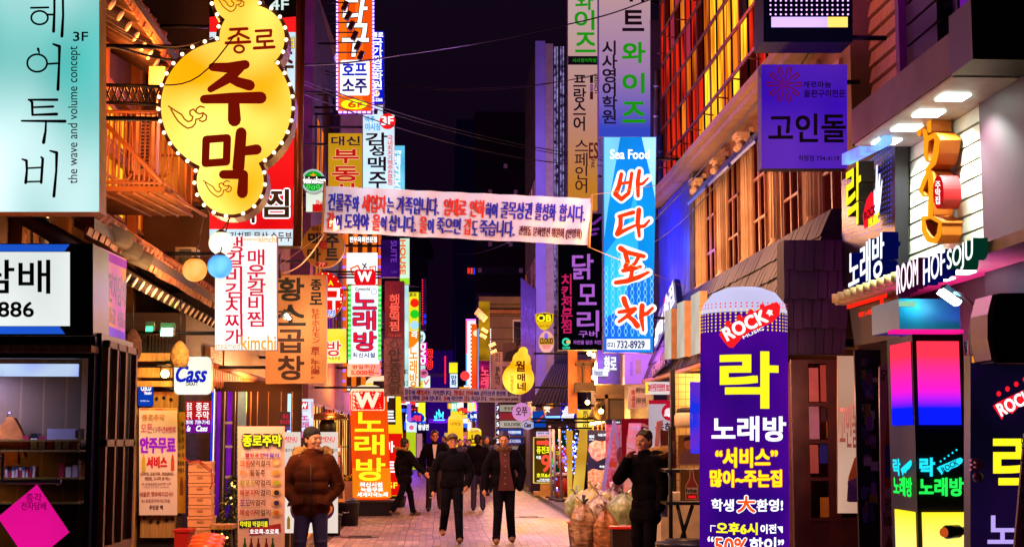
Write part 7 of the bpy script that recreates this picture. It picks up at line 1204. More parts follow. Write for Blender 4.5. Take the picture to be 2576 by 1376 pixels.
for i in range(7):
    a, b = PY(473 + (i > 4) * -2, 1187 + 27.6 * i, 17.9), PY(531 + (i > 4) * 4, 1160 + 27.6 * i, 17.9); t = T('foam_box', ('topmost pale orange foam box of the stack, tied with red cord', 'second foam box from the top of the orange stack', 'third foam box from the top of the orange stack', 'fourth foam box, in the middle of the orange stack', 'fifth foam box from the top of the orange stack', 'sixth foam box from the top, one above the lowest', 'lowest foam box of the orange stack beside the red bin')[i], 'box', ((a.x + b.x) / 2, 17.9, max(a.z, 0)), 'stack of foam boxes')
    MB().box(a.x + .004, b.x - .004, 17.9, 18.2, max(a.z, 0) + .002, b.z - .035).build('body', FOAM, t); MB().box(a.x, b.x, 17.89, 18.21, b.z - .034, b.z - .003).build('lid', FOAM, t); MB().box((a.x * .6 + b.x * .4), (a.x * .35 + b.x * .65), 17.885, 17.892, b.z - .07, b.z - .04).build('grip', paint('#c88050', .7), t)
tag(MB().tube([PY(462, 1150, 17.85), PY(476, 1162, 17.85), PY(500, 1158, 17.86), PY(532, 1180, 17.85), PY(534, 1215, 17.84), PY(528, 1228, 17.83)], .008).build('cord', paint('#c02018', .6)), 'red cord tied round the top of the foam box stack', 'cord')
def hbox(name, lab, cat, u0, v0, u1, v1, Y, d, m, lidm=None):
    a, b = PY(u0, v1, Y), PY(u1, v0, Y); t = T(name, lab, cat, ((a.x + b.x) / 2, Y, max(0, a.z))); w_ = (b.x - a.x); MB().hexa([(a.x + w_ * .08, Y, max(0, a.z)), (b.x - w_ * .08, Y, max(0, a.z)), (b.x, Y, b.z), (a.x, Y, b.z)], Vector((0, d, 0))).build('body', m, t)
    MB().box(a.x - .015, b.x + .015, Y - .015, Y + d + .015, b.z, b.z + .03).build('lid' if lidm else 'rim', lidm or m, t); return t
hbox('waste_bin', 'red open plastic bin standing below the yellow drink list', 'bin', 436, 1338, 476, 1440, 17.5, .35, paint('#c01c10', .4)); 
to = T('tray_stack', 'glossy orange dome lids stacked beside the wooden stool', 'lids', PY(515, 1376, 16.8))
for i in range(3): c = PY(516 + i * 4, 1374 - i * 10, 16.8 + i * .1); MB().lathe([(.2, -.03), (.205, 0), (.17, .04), (.08, .06), (.02, .062)], c, 22).build('lid', paint('#e0521a', .25), to)
MB().lathe([(.16, 0), (.17, max(.05, PY(515, 1376, 16.8).z - .03))], (PY(516, 1376, 16.8).x, 16.85, 0), 16).build('stand', BLACK, to)
sto = T('wooden_stool', 'plain wooden stool with splayed dark legs beside the foam boxes', 'stool', (PY(562, 1376, 17.6).x, 17.6, 0)); a, b = PY(530, 1330, 17.5), PY(588, 1320, 17.5); MB().box(a.x, b.x, 17.4, 17.8, a.z, a.z + .05).build('seat', WOODL, sto)
for x, y, s in ((a.x + .03, 17.45, -1), (b.x - .03, 17.45, 1), (a.x + .03, 17.75, -1), (b.x - .03, 17.75, 1)): MB().tube([(x, y, a.z), (x + s * .05, y, 0)], .02).build('leg', WOODD, sto)
for u, v, rx, ry, m, lab in ((333, 866, 24, 36, paint('#4a2414', .9, '#2a140c', 30, bump=1), 'dark woven hive basket hanging by the kiosk sign'), (452, 892, 24, 31, paint('#a8803c', .8, '#7a5a24', 34, bump=1), 'tan woven straw hive basket hanging above the beer lightbox')):
    c = PY(u, v, 16.8); t = T('hive_basket', lab, 'basket', c); k = 16.8 / FPX; MB().lathe([(rx * k * .75, -ry * k), (rx * k, -ry * k * .4), (rx * k * .92, ry * k * .3), (rx * k * .5, ry * k * .85), (rx * k * .15, ry * k * 1.1)], c, 18).build('body', m, t); MB().tube([c + Vector((0, 0, ry * k)), c + Vector((0, 0, ry * k + .5))], .008).build('cord', BLACK, t)
for u, v, s, lab in ((376, 824, .6, 'dimmer green flood lamp under the tiled eave'), (420, 832, 1, 'bright white green flood lamp under the tiled eave')):
    c = PY(u, v, 17.0); t = T('flood_lamp', lab, 'lamp', c); MB().obox(c + Vector((0, .05, .02)), .16 * s, .08, .13 * s, 0, 0, rx=R(-25)).build('housing', DGREY, t); MB().obox(c - Vector((0, .005, .015)), .13 * s, .012, .1 * s, 0, 0, rx=R(-25)).build('lens', lit('#b0ffd8' if s == 1 else '#40e080', 5 * s), t)
light('SPOT', PY(420, 836, 16.8), '#50ff80', 40, .06, PY(380, 860, 18.2), 120, .9)
ll = T('porch_lantern', 'warm glowing porch lantern in a small frame behind the beer lightbox', 'lantern', PY(415, 938, 17.9)); MB().ball(PY(415, 940, 17.9), .05).build('globe', lit('#ffd080', 12), ll); mb = MB(); a, b = PY(404, 955, 17.9), PY(428, 922, 17.9)
for x in (a.x, b.x): mb.tube([(x, 17.9, a.z), (x, 17.9, b.z)], .008)
mb.box(a.x - .03, b.x + .03, 17.8, 18.0, b.z, b.z + .02); mb.build('frame', IRON, ll); light('POINT', PY(415, 942, 17.6), '#ffa040', 25, .1)
# right: rubbish, buckets, rack, posters
def bag(u, vt, vb, hw, Y, m, lab, seed, knot=None):
    c0, c1 = PY(u, vb, Y), PY(u, vt, Y); zb, zt = max(0, c0.z), c1.z; r = hw / FPX * Y; rd = random.Random(seed); n, K = 60, 34; vs = []; ph = [rd.uniform(0, 6.28) for _ in range(8)]
    for i in range(K + 1):
        h = i / K; pr = (.75 + .25 * math.sin(min(1, h * 3) * 1.57)) * (1 - max(0, (h - .62) / .38) ** 1.6 * .86)
        for j in range(n):
            a = 2 * math.pi * j / n; w_ = 1 + .07 * math.sin(3 * a + ph[0] + h * 3) + .05 * math.sin(7 * a + ph[1] - h * 5) + .035 * math.sin(13 * a + ph[2] + h * 9) + .04 * math.sin(h * 14 + ph[3] + 2 * a) + .03 * abs(math.sin(9 * a + 11 * h + ph[5] + 2 * math.sin(5 * h + a))) + .025 * abs(math.sin(17 * a - 13 * h + ph[6])) - .02
            vs.append((c0.x + r * pr * w_ * math.cos(a), Y + r * pr * w_ * math.sin(a), zb + (zt - zb) * h + .015 * math.sin(5 * a + ph[4])))
    t = T('rubbish_bag', lab, 'rubbish bag', (c0.x, Y, zb)); MB().add(vs, [[i * n + j, i * n + (j + 1) % n, (i + 1) * n + (j + 1) % n, (i + 1) * n + j] for i in range(K) for j in range(n)] + [[K * n + j for j in range(n)]], 0, True).build('sack', m, t)
    mb = MB(); c = Vector((c0.x, Y - .02, zt))
    for k in range(5): a = rd.uniform(0, 6.28); d = Vector((math.cos(a) * .1, math.sin(a) * .08, rd.uniform(.02, .12))); e = Vector((-math.sin(a) * .03, math.cos(a) * .03, 0)); mb.hexa([c - e * .3, c + d - e, c + d * 1.1 + e, c + e * .3], Vector((0, .012, .006)))
    mb.build('knot', knot or m, t)
BT = paint('#c8a07c', .22, '#5c3c24', 7, (1, 1, 3), bump=1); BO = paint('#c88a58', .22, '#6a3418', 7, (1, 1, 3), bump=1); BW = paint('#d8d0c4', .18, '#8a7060', 9, bump=1); BY = paint('#d8cc50', .2, '#a8a888', 7, bump=1); BGn = paint('#c0c8a8', .2, '#6a8038', 8, bump=1)
bag(1468, 1266, 1384, 33, 22, BT, 'big translucent tan rubbish bag with a black tie, nearest the road', 1, BLACK); bag(1524, 1282, 1390, 30, 21.6, BO, 'orange brown rubbish bag beside the red lidded bucket', 2, BW); bag(1492, 1228, 1300, 46, 22.8, BY, 'bright yellow rubbish bag on top of the heap', 3); bag(1536, 1232, 1300, 32, 23, BW, 'clear whitish rubbish bag at the back of the heap', 4); bag(1573, 1240, 1318, 40, 22.3, BGn, 'clear bag with green scraps behind the smoking man', 5); bag(1508, 1246, 1310, 30, 22.5, BW, 'small whitish bag wedged between the yellow bag and the orange brown bag', 7); bag(1448, 1240, 1300, 26, 23.4, BGn, 'pale green tinted bag at the far road side of the heap', 8); bag(1655, 1284, 1350, 32, 20.5, BO, 'small orange bag right of the smoking man', 6)
hbox('lidded_bucket', 'dark bucket with a bright red lid in front of the orange bag', 'bucket', 1540, 1330, 1592, 1420, 20.3, .3, paint('#2a1a18', .4), paint('#e02c18', .3)); hbox('lidded_bucket', 'red lidded bin mostly hidden behind the tan rubbish bag', 'bucket', 1433, 1318, 1500, 1400, 23, .35, paint('#3a1c18', .5), paint('#e03018', .4)); hbox('lidded_bucket', 'low bin with a red lid behind the legs of the smoking man', 'bucket', 1600, 1328, 1672, 1400, 20.8, .3, paint('#2a1a18', .4), paint('#d82c20', .4))
rk = T('poster_rack', 'black steel rack of beer posters beside the violet balloon pillar', 'rack', (PY(1725, 1400, 16.5).x, 16.5, 0)); mb = MB()
for u in (1686, 1764): mb.tube([PY(u, 1075, 16.5), Vector((PY(u, 1300, 16.5).x, 16.5, 0))], .025)
for v in (1180, 1262): pbox(mb, 1676, v, 1790, v + 8, 16.45, .5)
mb.tube([PY(1704, 1270, 16.5), PY(1726, 1362, 16.5)], .022); mb.tube([PY(1742, 1270, 16.5), PY(1712, 1362, 16.5)], .022); mb.build('frame', BLACK, rk)
SK = paint('#c87848', .6); HRD = paint('#1a0c0a', .6)
ysign('beer_model_poster', 'cut out beer poster of a smiling person raising a glass on the black rack', 'poster', (1707, 1094, 1782, 1168), 16.4, lit('#a84c18', .3), CASE, .02, [tx('hite', (1752, 1120, 1780, 1134), DK, .6), tx('원샷', (1754, 1104, 1776, 1116), DK, .4)], [([(1710, 1168), (1712, 1142), (1722, 1130), (1740, 1130), (1758, 1142), (1768, 1128), (1774, 1136), (1764, 1168)], paint('#8a5a50', .7)), (ell_pts(1731, 1116, 10, 14), SK), ([(1719, 1112), (1722, 1100), (1734, 1097), (1743, 1103), (1743, 1112), (1736, 1106), (1724, 1108)], HRD), (rect_pts(1762, 1122, 1774, 1140), paint('#e0a020', .4))], shape=rrect_pts(1707, 1094, 1782, 1168, 3))
ysign('beer_bottle_poster', 'poster of a brown beer bottle with a cream label on the lower rack shelf', 'poster', (1712, 1180, 1782, 1260), 16.4, lit('#7a3a18', .3), CASE, .02, [tx('hite', (1726, 1228, 1752, 1238), DK, .7)], [([(1735, 1182), (1745, 1182), (1746, 1202), (1756, 1222), (1756, 1256), (1724, 1256), (1724, 1222), (1734, 1202)], paint('#e0a878', .5)), ([(1737, 1184), (1743, 1184), (1744, 1203), (1754, 1223), (1754, 1254), (1726, 1254), (1726, 1223), (1736, 1203)], paint('#a03810', .3)), (rect_pts(1726, 1226, 1754, 1241), paint('#e8c890', .5)), (rect_pts(1732, 1246, 1750, 1252), RED)])
ysign('brown_side_board', 'brown upright board with small text left of the beer posters', 'board', (1662, 1082, 1700, 1190), 17.5, paint('#6a2418', .6), CASE, .05, [tx('메뉴안내', (1690, 1110, 1697, 1140), paint('#c8a080', .7), .1, rot=-90)])
tag(MB().hexa([PY(1652, 1060, 18.2), PY(1668, 1056, 18.2), PY(1648, 1190, 18.2), PY(1640, 1270, 18.2), PY(1634, 1270, 18.2)], Vector((0, .03, 0))).build('rolled_banner', paint('#d07088', .5, '#f0b0b0', 4)), 'pink furled banner leaning against the brown board', 'banner stand')
# inflatable bear in a red suit, fairy lights, blue curtain, lattice
be = T('inflatable_bear', 'brown inflatable bear in a red and white suit beside the LED sign', 'inflatable', (PY(1424, 1240, 43).x, 43, 0)); c = Vector(be['wl']); MB().ball(c + Vector((0, 0, .38)), .34, .3, .36).build('suit', paint('#b01810', .5), be); MB().ball(c + Vector((0, 0, .95)), .26, .24, .24).ball(c + Vector((-.2, 0, 1.12)), .08).ball(c + Vector((.2, 0, 1.12)), .08).build('head', paint('#a85a1c', .6), be); MB().lathe([(.2, 1.08), (.2, 1.15)], c, 14).build('hat_brim', WHITE, be); MB().lathe([(.19, 1.15), (.1, 1.32), (.03, 1.4)], c, 14).build('hat', paint('#b01810', .5), be); MB().lathe([(.35, .62), (.33, .7)], c, 16).build('collar', WHITE, be)
for s in (-1, 1): MB().ball(c + Vector((s * .18, -.22, .1)), .13, .2, .12).build('foot', paint('#a85a1c', .6), be)
fa = T('fairy_lights', 'mass of tiny blue and white fairy lights on a dark bush behind the yellow banners', 'fairy lights', PY(1450, 1140, 41)); rd = random.Random(6); mb = MB(); m2 = MB()
for i in range(170): p = PY(rd.gauss(1440, 18), rd.gauss(1140, 38), 41 + rd.uniform(-.2, .2)); (mb if i % 3 else m2).ball(p, .022, nu=5, nv=4)
o = mb.build('fairy_light', lit('#3858ff', 5, sample=False), fa); o['kind'] = 'stuff'; o = m2.build('fairy_light', lit('#c8d8ff', 5, sample=False), fa); o['kind'] = 'stuff'
ysign('green_menu_board', 'dark green menu board with red and yellow words behind the banner poles', 'board', (1396, 1090, 1436, 1200), 43.6, lit('#083818', .5), CASE, .05, [tx('Christmas', (1398, 1120, 1424, 1130), ink('#e03020'), .3), tx('Dinner', (1400, 1134, 1420, 1144), ink('#e0c020'), .3), tx('도스정찬', (1400, 1160, 1424, 1168), WHT, .2)])
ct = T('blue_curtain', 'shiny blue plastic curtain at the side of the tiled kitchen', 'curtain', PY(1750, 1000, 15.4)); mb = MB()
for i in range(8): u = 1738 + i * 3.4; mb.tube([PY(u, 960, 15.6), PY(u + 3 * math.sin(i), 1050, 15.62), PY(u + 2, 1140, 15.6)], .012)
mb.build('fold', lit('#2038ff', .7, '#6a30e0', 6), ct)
ysign('stall_cooler_cloth', 'blue and white printed cloth hanging at the foot of the rack', 'cloth', (1662, 1200, 1680, 1300), 17, paint('#7080c0', .6, '#c0b0d8', 14), CASE, .01)

# ================================================================== people
def cap(mb, a, ra, b, rb, n=12):
    a, b = Vector(a), Vector(b); d = b - a; L = d.length or 1e-4; d = d / L; pts = []; rs = []
    for k in range(5): t = math.pi / 2 * k / 4; pts.append(a - d * ra * math.cos(t)); rs.append(max(ra * math.sin(t), 1e-4))
    for k in range(5): t = math.pi / 2 * k / 4; pts.append(b + d * rb * math.sin(t)); rs.append(max(rb * math.cos(t), 1e-4))
    u = d.cross(Vector((.3, .9, .2))).normalized(); v = d.cross(u); vs = [p + (u * math.cos(2 * math.pi * j / n) + v * math.sin(2 * math.pi * j / n)) * r for p, r in zip(pts, rs) for j in range(n)]
    K = len(pts); mb.add(vs, [[i * n + j, i * n + (j + 1) % n, (i + 1) * n + (j + 1) % n, (i + 1) * n + j] for i in range(K - 1) for j in range(n)] + [list(range(n))[::-1], [(K - 1) * n + j for j in range(n)]])
def chain(mb, pts, rs):
    for i in range(len(pts) - 1): cap(mb, pts[i], rs[i], pts[i + 1], rs[i + 1])
def meld(mb, name, m, parent, vox, M, smooth=4):
    """one continuous surface grown over the limbs"""
    base = Vector(parent['wl']); me = bpy.data.meshes.new(name); me.from_pydata([tuple(M @ v - base) for v in mb.v], [], mb.f); me.materials.append(m)
    o = bpy.data.objects.new(name, me); COL.objects.link(o); o.parent = parent; o['wl'] = list(base)
    r_ = o.modifiers.new('surface', 'REMESH'); r_.mode = 'VOXEL'; r_.voxel_size = vox; r_.use_smooth_shade = True
    if smooth: q = o.modifiers.new('smooth', 'SMOOTH'); q.iterations = smooth; q.factor = .5
    return o
SKIN = paint('#c88a66', .5, '#b8785a', 9); EYE = paint('#0c0606', .3); LIP = paint('#9a4a3c', .5); HAIR = paint('#0e0a0a', .5, '#1c1614', 30, bump=.5)
FUR = paint('#b88a4c', .9, '#7a5628', 40, bump=1)
def V(*a): return Vector(a)
def person(label, x, y, H=1.72, yaw=0, hy=0, hp=0, arms=None, legs=None, coat=None, coatr=1.0, hem=.82, pants=None, shoes=None, hair=HAIR, detail=1, hood=None, hat=None, glasses=False, shirt=None, group=None, lift=(0, 0), hairlen=0, hands=(1, 1), hat_m=None, openfront=False):
    t = T('person', label, 'person', (x, y, 0), group); s = H / 1.75; M = Matrix.Translation((x, y, 0)) @ Matrix.Rotation(R(yaw), 4, 'Z') @ Matrix.Scale(s, 4)
    arms = arms or [((-.27, .02, 1.14), (-.27, -.06, .88)), ((.27, .02, 1.14), (.27, -.06, .88))]; legs = legs or [((-.1, -.02, .5), (-.11, 0, .08)), ((.1, -.02, .5), (.11, 0, .08))]
    Hm = Matrix.Translation((0, 0, 1.54)) @ Matrix.Rotation(R(hy), 4, 'Z') @ Matrix.Rotation(R(hp), 4, 'X') @ Matrix.Translation((0, 0, -1.54)); h = lambda *p: Hm @ Vector(p); H3 = Hm.to_3x3()
    vx = .011 if detail else .02
    b = MB(); b.ball((0, 0, 1.18), .15, .1, .3); cap(b, (0, .01, 1.4), .058, h(0, -.005, 1.57), .052)
    b.ball(h(0, -.01, 1.645), .077, .098, .108, nu=20, nv=14, M=H3); b.ball(h(0, -.045, 1.585), .056, .06, .06, M=H3)
    if detail:
        cap(b, h(0, -.1, 1.655), .011, h(0, -.124, 1.615), .017); b.ball(h(0, -.098, 1.668), .052, .018, .013, M=H3); b.ball(h(0, -.1, 1.578), .026, .012, .012, M=H3); b.ball(h(0, -.09, 1.545), .024, .022, .02, M=H3)
        for q in (-1, 1): b.ball(h(q * .079, .005, 1.63), .014, .026, .034, M=H3); b.ball(h(q * .045, -.078, 1.615), .024, .022, .026, M=H3)
    for i, q in enumerate((-1, 1)):
        e, wv = Vector(arms[i][0]), Vector(arms[i][1])
        if not hands[i]: wv = wv + V(-q * .06, .1, .03); e = e * .9 + V(0, 0, .11)
        chain(b, [V(q * .17, 0, 1.4), e, wv], [.05, .042, .03]); chain(b, [V(q * .09, 0, .92), Vector(legs[i][0]), Vector(legs[i][1])], [.085, .055, .04])
        d = (wv - e).normalized(); pn_ = Vector((-q, -.25, 0)); pn_ = (pn_ - d * pn_.dot(d)).normalized(); tt = d.cross(pn_).normalized()
        if detail and hands[i]:
            cap(b, wv, .028, wv + d * .075, .034)
            for k, (o_, L) in enumerate(((-.03, .075), (-.011, .088), (.009, .084), (.028, .064))):
                p0 = wv + d * .085 + tt * o_; p1 = p0 + d * L * .5 + pn_ * .012; p2 = p1 + d * L * .42 + pn_ * .03; chain(b, [p0, p1, p2], [.0105, .01, .009])
            sgn = 1 if tt.y < 0 else -1; p0 = wv + d * .03 + tt * sgn * .03; chain(b, [p0, p0 + d * .035 + tt * sgn * .025 + pn_ * .01, p0 + d * .068 + tt * sgn * .03 + pn_ * .02], [.013, .012, .01])
        else: cap(b, wv, .03, wv + d * (.11 if hands[i] else .04), .03)
        cap(b, Vector(legs[i][1]), .04, Vector(legs[i][1]) + V(0, -.1, -.03), .03)
    meld(b, 'body', SKIN, t, .0085 if detail else vx, M, 3)
    if detail:
        for q in (-1, 1):
            mb = MB(); mb.ball(h(q * .031, -.097, 1.648), .0135, .006, .0065, nu=10, nv=6, M=H3); mb.v = [M @ v for v in mb.v]; mb.build('eye', EYE, t)
            mb = MB(); cap(mb, h(q * .014, -.105, 1.671), .004, h(q * .05, -.092, 1.674), .004); mb.v = [M @ v for v in mb.v]; mb.build('eyebrow', HAIR, t)
        mb = MB(); cap(mb, h(-.02, -.109, 1.578), .0045, h(.02, -.109, 1.578), .0045); mb.v = [M @ v for v in mb.v]; mb.build('mouth', LIP, t)
    g = MB(); g.ball(h(0, .018, 1.687), .094, .104, .09, M=H3); g.ball(h(0, .05, 1.62 - hairlen), .078, .062, .075 + hairlen, M=H3)
    rd = random.Random(int(x * 100 + y)); 
    for k in range(40 if detail else 10): a = rd.uniform(0, 6.28); e = rd.uniform(.1, 1.2); p = h(.078 * math.cos(a) * math.sin(e), .025 + .08 * math.sin(a) * math.sin(e), 1.7 + .072 * math.cos(e)); g.ball(p, .018, .018, .018)
    if detail and not hat: [g.ball(h(q * .026, -.066 + abs(q) * .006, 1.726 - abs(q) * .008), .021, .018, .021, M=H3) for q in (-2, -1, 0, 1, 2)]
    for q in (-1, 1): g.ball(h(q * .076, -.01, 1.665), .014, .03, .035, M=H3)
    if hat != 'cap': meld(g, 'hair', hair, t, .009 if detail else .016, M, 1)
    else:
        meld(g, 'hair', hair, t, .012, M, 1); c = MB(); c.ball(h(0, .0, 1.705), .096, .112, .078, M=H3); c.ball(h(0, -.12, 1.7), .08, .07, .012, M=H3); meld(c, 'cap', hat_m, t, .008, M, 2)
    if glasses:
        mb = MB()
        for q in (-1, 1): mb.tube([h(q * .034 + .026 * math.cos(a * .5236), -.112, 1.648 + .02 * math.sin(a * .5236)) for a in range(13)], .0035, 0, 5); mb.tube([h(q * .06, -.11, 1.655), h(q * .082, -.0, 1.655)], .0035, 0, 4)
        mb.tube([h(-.01, -.113, 1.652), h(.01, -.113, 1.652)], .0035, 0, 4); mb.v = [M @ v for v in mb.v]; mb.build('glasses', BLACK, t)
    c = MB(); k = coatr; cap(c, (-.16, 0, 1.4), .082 * k, (.16, 0, 1.4), .082 * k); c.ball((0, 0, 1.27), .205 * k, .135 * k, .2); c.ball((0, .005, 1.06), .18 * k, .12 * k, .2)
    cap(c, (-.08, .01, hem + .12), .13 * k, (.08, .01, hem + .12), .12 * k); cap(c, (0, .01, 1.42), .09, (0, .0, 1.48), .085)
    for i, q in enumerate((-1, 1)): e, wv = Vector(arms[i][0]), Vector(arms[i][1]); chain(c, [V(q * .17, 0, 1.4), (V(q * .17, 0, 1.4) + e) / 2 + V(q * .012, 0, 0), e, wv - (wv - e).normalized() * .0], [.085 * k, .08 * k, .07 * k, .054 * k])
    if detail:
        rd = random.Random(3)
        for i, q in enumerate((-1, 1)):
            a, e, wv = V(q * .17, 0, 1.4), Vector(arms[i][0]), Vector(arms[i][1])
            pf = 1 if k > 1.07 else .93
            for f_ in (.3, .6, .9): p = a.lerp(e, f_); c.ball(p, .086 * k * pf, .086 * k * pf, .03)
            for f_ in (.15, .4, .65): p = e.lerp(wv, f_); c.ball(p, .07 * k * pf, .068 * k * pf, .025)
        for z in ((.98, 1.12, 1.24) if k > 1.07 else ()): cap(c, (-.1, -.05, z), .088 * k, (.1, -.06, z + rd.uniform(-.03, .03)), .09 * k)
    meld(c, 'coat', coat, t, .012 if detail else .022, M, 3)
    p = MB(); p.ball((0, .01, .93), .165, .115, .12)
    for i, q in enumerate((-1, 1)):
        kn, an = Vector(legs[i][0]), Vector(legs[i][1]); chain(p, [V(q * .085, .0, .92), kn, an + V(0, .0, .0)], [.1, .075, .062])
        if detail: p.ball(an + V(0, -.02, .03), .07, .075, .03); p.ball(kn + V(0, -.01, .03), .078, .078, .03); p.ball(kn.lerp(an, .6), .07, .07, .03)
        sh_ = MB(); toe = an + V(0, -.17, -.03 + lift[i]); cap(sh_, an + V(0, .035, -.03), .046, toe, .04); cap(sh_, an + V(0, -.02, .0), .05, an + V(0, -.1, -.02 + lift[i] * .5), .04); meld(sh_, 'shoe', shoes or BLACK, t, .012 if detail else .02, M, 2)
    meld(p, 'trousers', pants or BLACK, t, .013 if detail else .022, M, 3)
    if shirt:
        f_ = MB(); f_.hexa([(-.05, -.13 * k, 1.46), (.05, -.13 * k, 1.46), (.015, -.2 * k, 1.16), (-.015, -.2 * k, 1.16)], V(0, .04, 0)); f_.v = [M @ v for v in f_.v]; f_.build('shirt', shirt, t)
    if hood:
        f_ = MB(); rd = random.Random(5)
        for i in range(150):
            a = rd.uniform(-.75, 3.9); ca, sa = math.cos(a), math.sin(a); q = V(.165 * ca, .055 + .125 * sa, 1.47 + .075 * sa + .02 * math.cos(2 * a)); d = V(ca, sa * .8, .3).normalized(); r_ = rd.uniform(.018, .034); cap(f_, q + d * rd.uniform(-.03, .02), r_, q + d * rd.uniform(.03, .06) + V(rd.uniform(-.02, .02), rd.uniform(-.02, .02), rd.uniform(-.02, .03)), r_ * .45, 7)
        meld(f_, 'fur_hood', hood, t, .009, M, 0)
        f_ = MB(); f_.ball((0, .12, 1.42), .15, .09, .12); meld(f_, 'hood', coat, t, .014, M, 2)
    return t, M, h
def put(t, M, mb, name, m): mb.v = [M @ v for v in mb.v]; return mb.build(name, m, t)
PARKA = paint('#54240f', .9, '#34150a', 6, bump=.8, spec=.08); JEAN = paint('#2c2050', .7, '#1c1436', 6, bump=.3); COAT = paint('#120e16', .95, '#08060a', 7, bump=.6, spec=.06); DTR = paint('#14101c', .95, '#0c0a10', 5, bump=.3, spec=.05); BRSH = paint('#8a5a2c', .5, '#5a3418', 8)
p1 = person('man in a rust brown parka with fur trimmed hood, hands in pockets, looking aside', PY(786, 1100, 16.6).x, 16.6, 1.76, 0, 42, 0, [((-.285, .07, 1.12), (-.17, -.12, .97)), ((.285, .07, 1.12), (.17, -.12, .97))], [((-.12, -.02, .5), (-.13, .02, .08)), ((.11, -.02, .5), (.13, 0, .08))], PARKA, 1.075, .78, JEAN, BLACK, hood=FUR, hands=(0, 0), hat='beanie')
mb = MB(); mb.tube([V(.0, -.16, 1.38), V(.005, -.175, 1.1), V(.0, -.165, .82)], .006); put(*p1[:2], mb, 'zip', BLACK)
for q in (-1, 1): mb = MB(); mb.hexa([V(q * .07, -.17, 1.02), V(q * .24, -.13, .96), V(q * .25, -.13, .92), V(q * .08, -.18, .96)], V(0, -.03, -.005)); put(*p1[:2], mb, 'pocket_flap', PARKA)
mb = MB(); mb.ball(p1[2](0, .012, 1.70), .094, .108, .082, M=(Matrix.Rotation(R(42), 3, 'Z'))); put(*p1[:2], mb, 'beanie', paint('#141014', .8, '#0a080a', 20, bump=.5))
p2 = person('man in camouflage cap and glasses walking forward, dark open jacket, cigarette in hand', PY(1138, 1200, 24).x, 24, 1.72, 0, 8, -8, [((-.3, .05, 1.16), (-.31, -.04, .86)), ((.3, .03, 1.14), (.24, -.08, .94))], [((-.115, .0, .5), (-.15, .26, .2)), ((.1, -.1, .5), (.12, -.2, .08))], COAT, 1.04, .84, DTR, BRSH, hat='cap', hat_m=paint('#3a3018', .7, '#6a5a30', 24), glasses=True, lift=(-.02, .02))
mb = MB(); cap(mb, (-.33, -.1, .74), .006, (-.37, -.16, .745), .006); put(*p2[:2], mb, 'cigarette', WHITE)
p3 = person('man with short black hair looking down, dark jacket over a maroon buttoned shirt', PY(1268, 1200, 23.8).x, 23.8, 1.76, 0, -6, 14, [((-.29, .02, 1.15), (-.31, -.08, .87)), ((.29, .04, 1.13), (.25, -.02, .88))], [((-.1, -.1, .5), (-.13, -.16, .08)), ((.095, -.02, .5), (.13, .12, .09))], COAT, 1.05, .86, DTR, BRSH, hands=(1, 0))
mb = MB(); mb.hexa([V(-.08, -.125, 1.46), V(.08, -.125, 1.46), V(.085, -.165, 1.2), V(.16, -.155, .84), V(-.1, -.155, .84), V(-.06, -.165, 1.2)], V(0, .03, 0)); put(*p3[:2], mb, 'shirt', paint('#5a1c20', .7, '#3a1016', 9)); mb = MB()
for i in range(6): mb.ball(V(.01, -.168 if i > 1 else -.152, 1.4 - i * .09), .008, nu=6, nv=4)
put(*p3[:2], mb, 'button', CREAM); mb = MB(); [mb.ball(V(.1 * math.cos(a * .5), -.02 + .1 * math.sin(a * .5), 1.49), .035, .035, .045) for a in range(13)]; put(*p3[:2], mb, 'collar', paint('#6a4420', .8, '#4a2c14', 20))
p4 = person('tall man with glasses and tousled hair in a long black coat and white shirt', PY(1093, 1200, 34.5).x, 34.5, 1.84, 0, 4, 0, [((-.28, .03, 1.14), (-.31, -.02, .88)), ((.28, .02, 1.14), (.28, -.04, .88))], [((-.11, -.02, .5), (-.13, .04, .08)), ((.1, -.06, .52), (.13, .02, .12))], COAT, 1.0, .66, paint('#2a1616', .7), BLACK, glasses=True, shirt=WHITE, hairlen=.02)
p5 = person('person in black hooded coat with fur trim striding away, one arm stretched out', PY(1018, 1200, 32.5).x, 32.5, 1.66, 120, 10, 0, [((-.32, -.12, 1.16), (-.5, -.22, 1.0)), ((.27, .05, 1.13), (.27, .02, .9))], [((-.12, .16, .5), (-.13, .38, .14)), ((.1, -.2, .52), (.1, -.28, .08))], COAT, 1.12, .7, DTR, paint('#6a5048', .5), hood=FUR, lift=(-.03, 0))
p6 = person('man in dark jacket and violet jeans walking away with his back turned', PY(1203, 1200, 35).x, 35, 1.74, 178, -30, 0, None, [((-.1, -.06, .5), (-.11, .02, .08)), ((.1, .02, .5), (.11, .1, .08))], COAT, 1.1, .82, JEAN, BLACK)
p7 = person('smoking man in long black padded coat with fur hood raising a cigarette to his mouth', PY(1622, 1200, 17.2).x, 17.2, 1.74, -50, 8, 4, [((-.27, -.16, 1.2), (-.08, -.2, 1.43)), ((.27, .03, 1.13), (.26, -.04, .88))], [((-.1, -.03, .5), (-.11, .02, .08)), ((.09, -.02, .5), (.1, .03, .08))], COAT, 1.07, .66, DTR, BLACK, hands=(1, 0))
mb = MB(); cap(mb, (-.02, -.16, 1.55), .006, (-.045, -.25, 1.565), .005); put(*p7[:2], mb, 'cigarette', WHITE); f_ = MB(); rd = random.Random(9)
for i in range(110): a = rd.uniform(0, 6.28); q = V(.13 * math.cos(a), .2 + .1 * math.sin(a), 1.47 + .06 * math.sin(a)); d = V(math.cos(a), math.sin(a), .7); cap(f_, q, .03, q + d * .07, .012, 6)
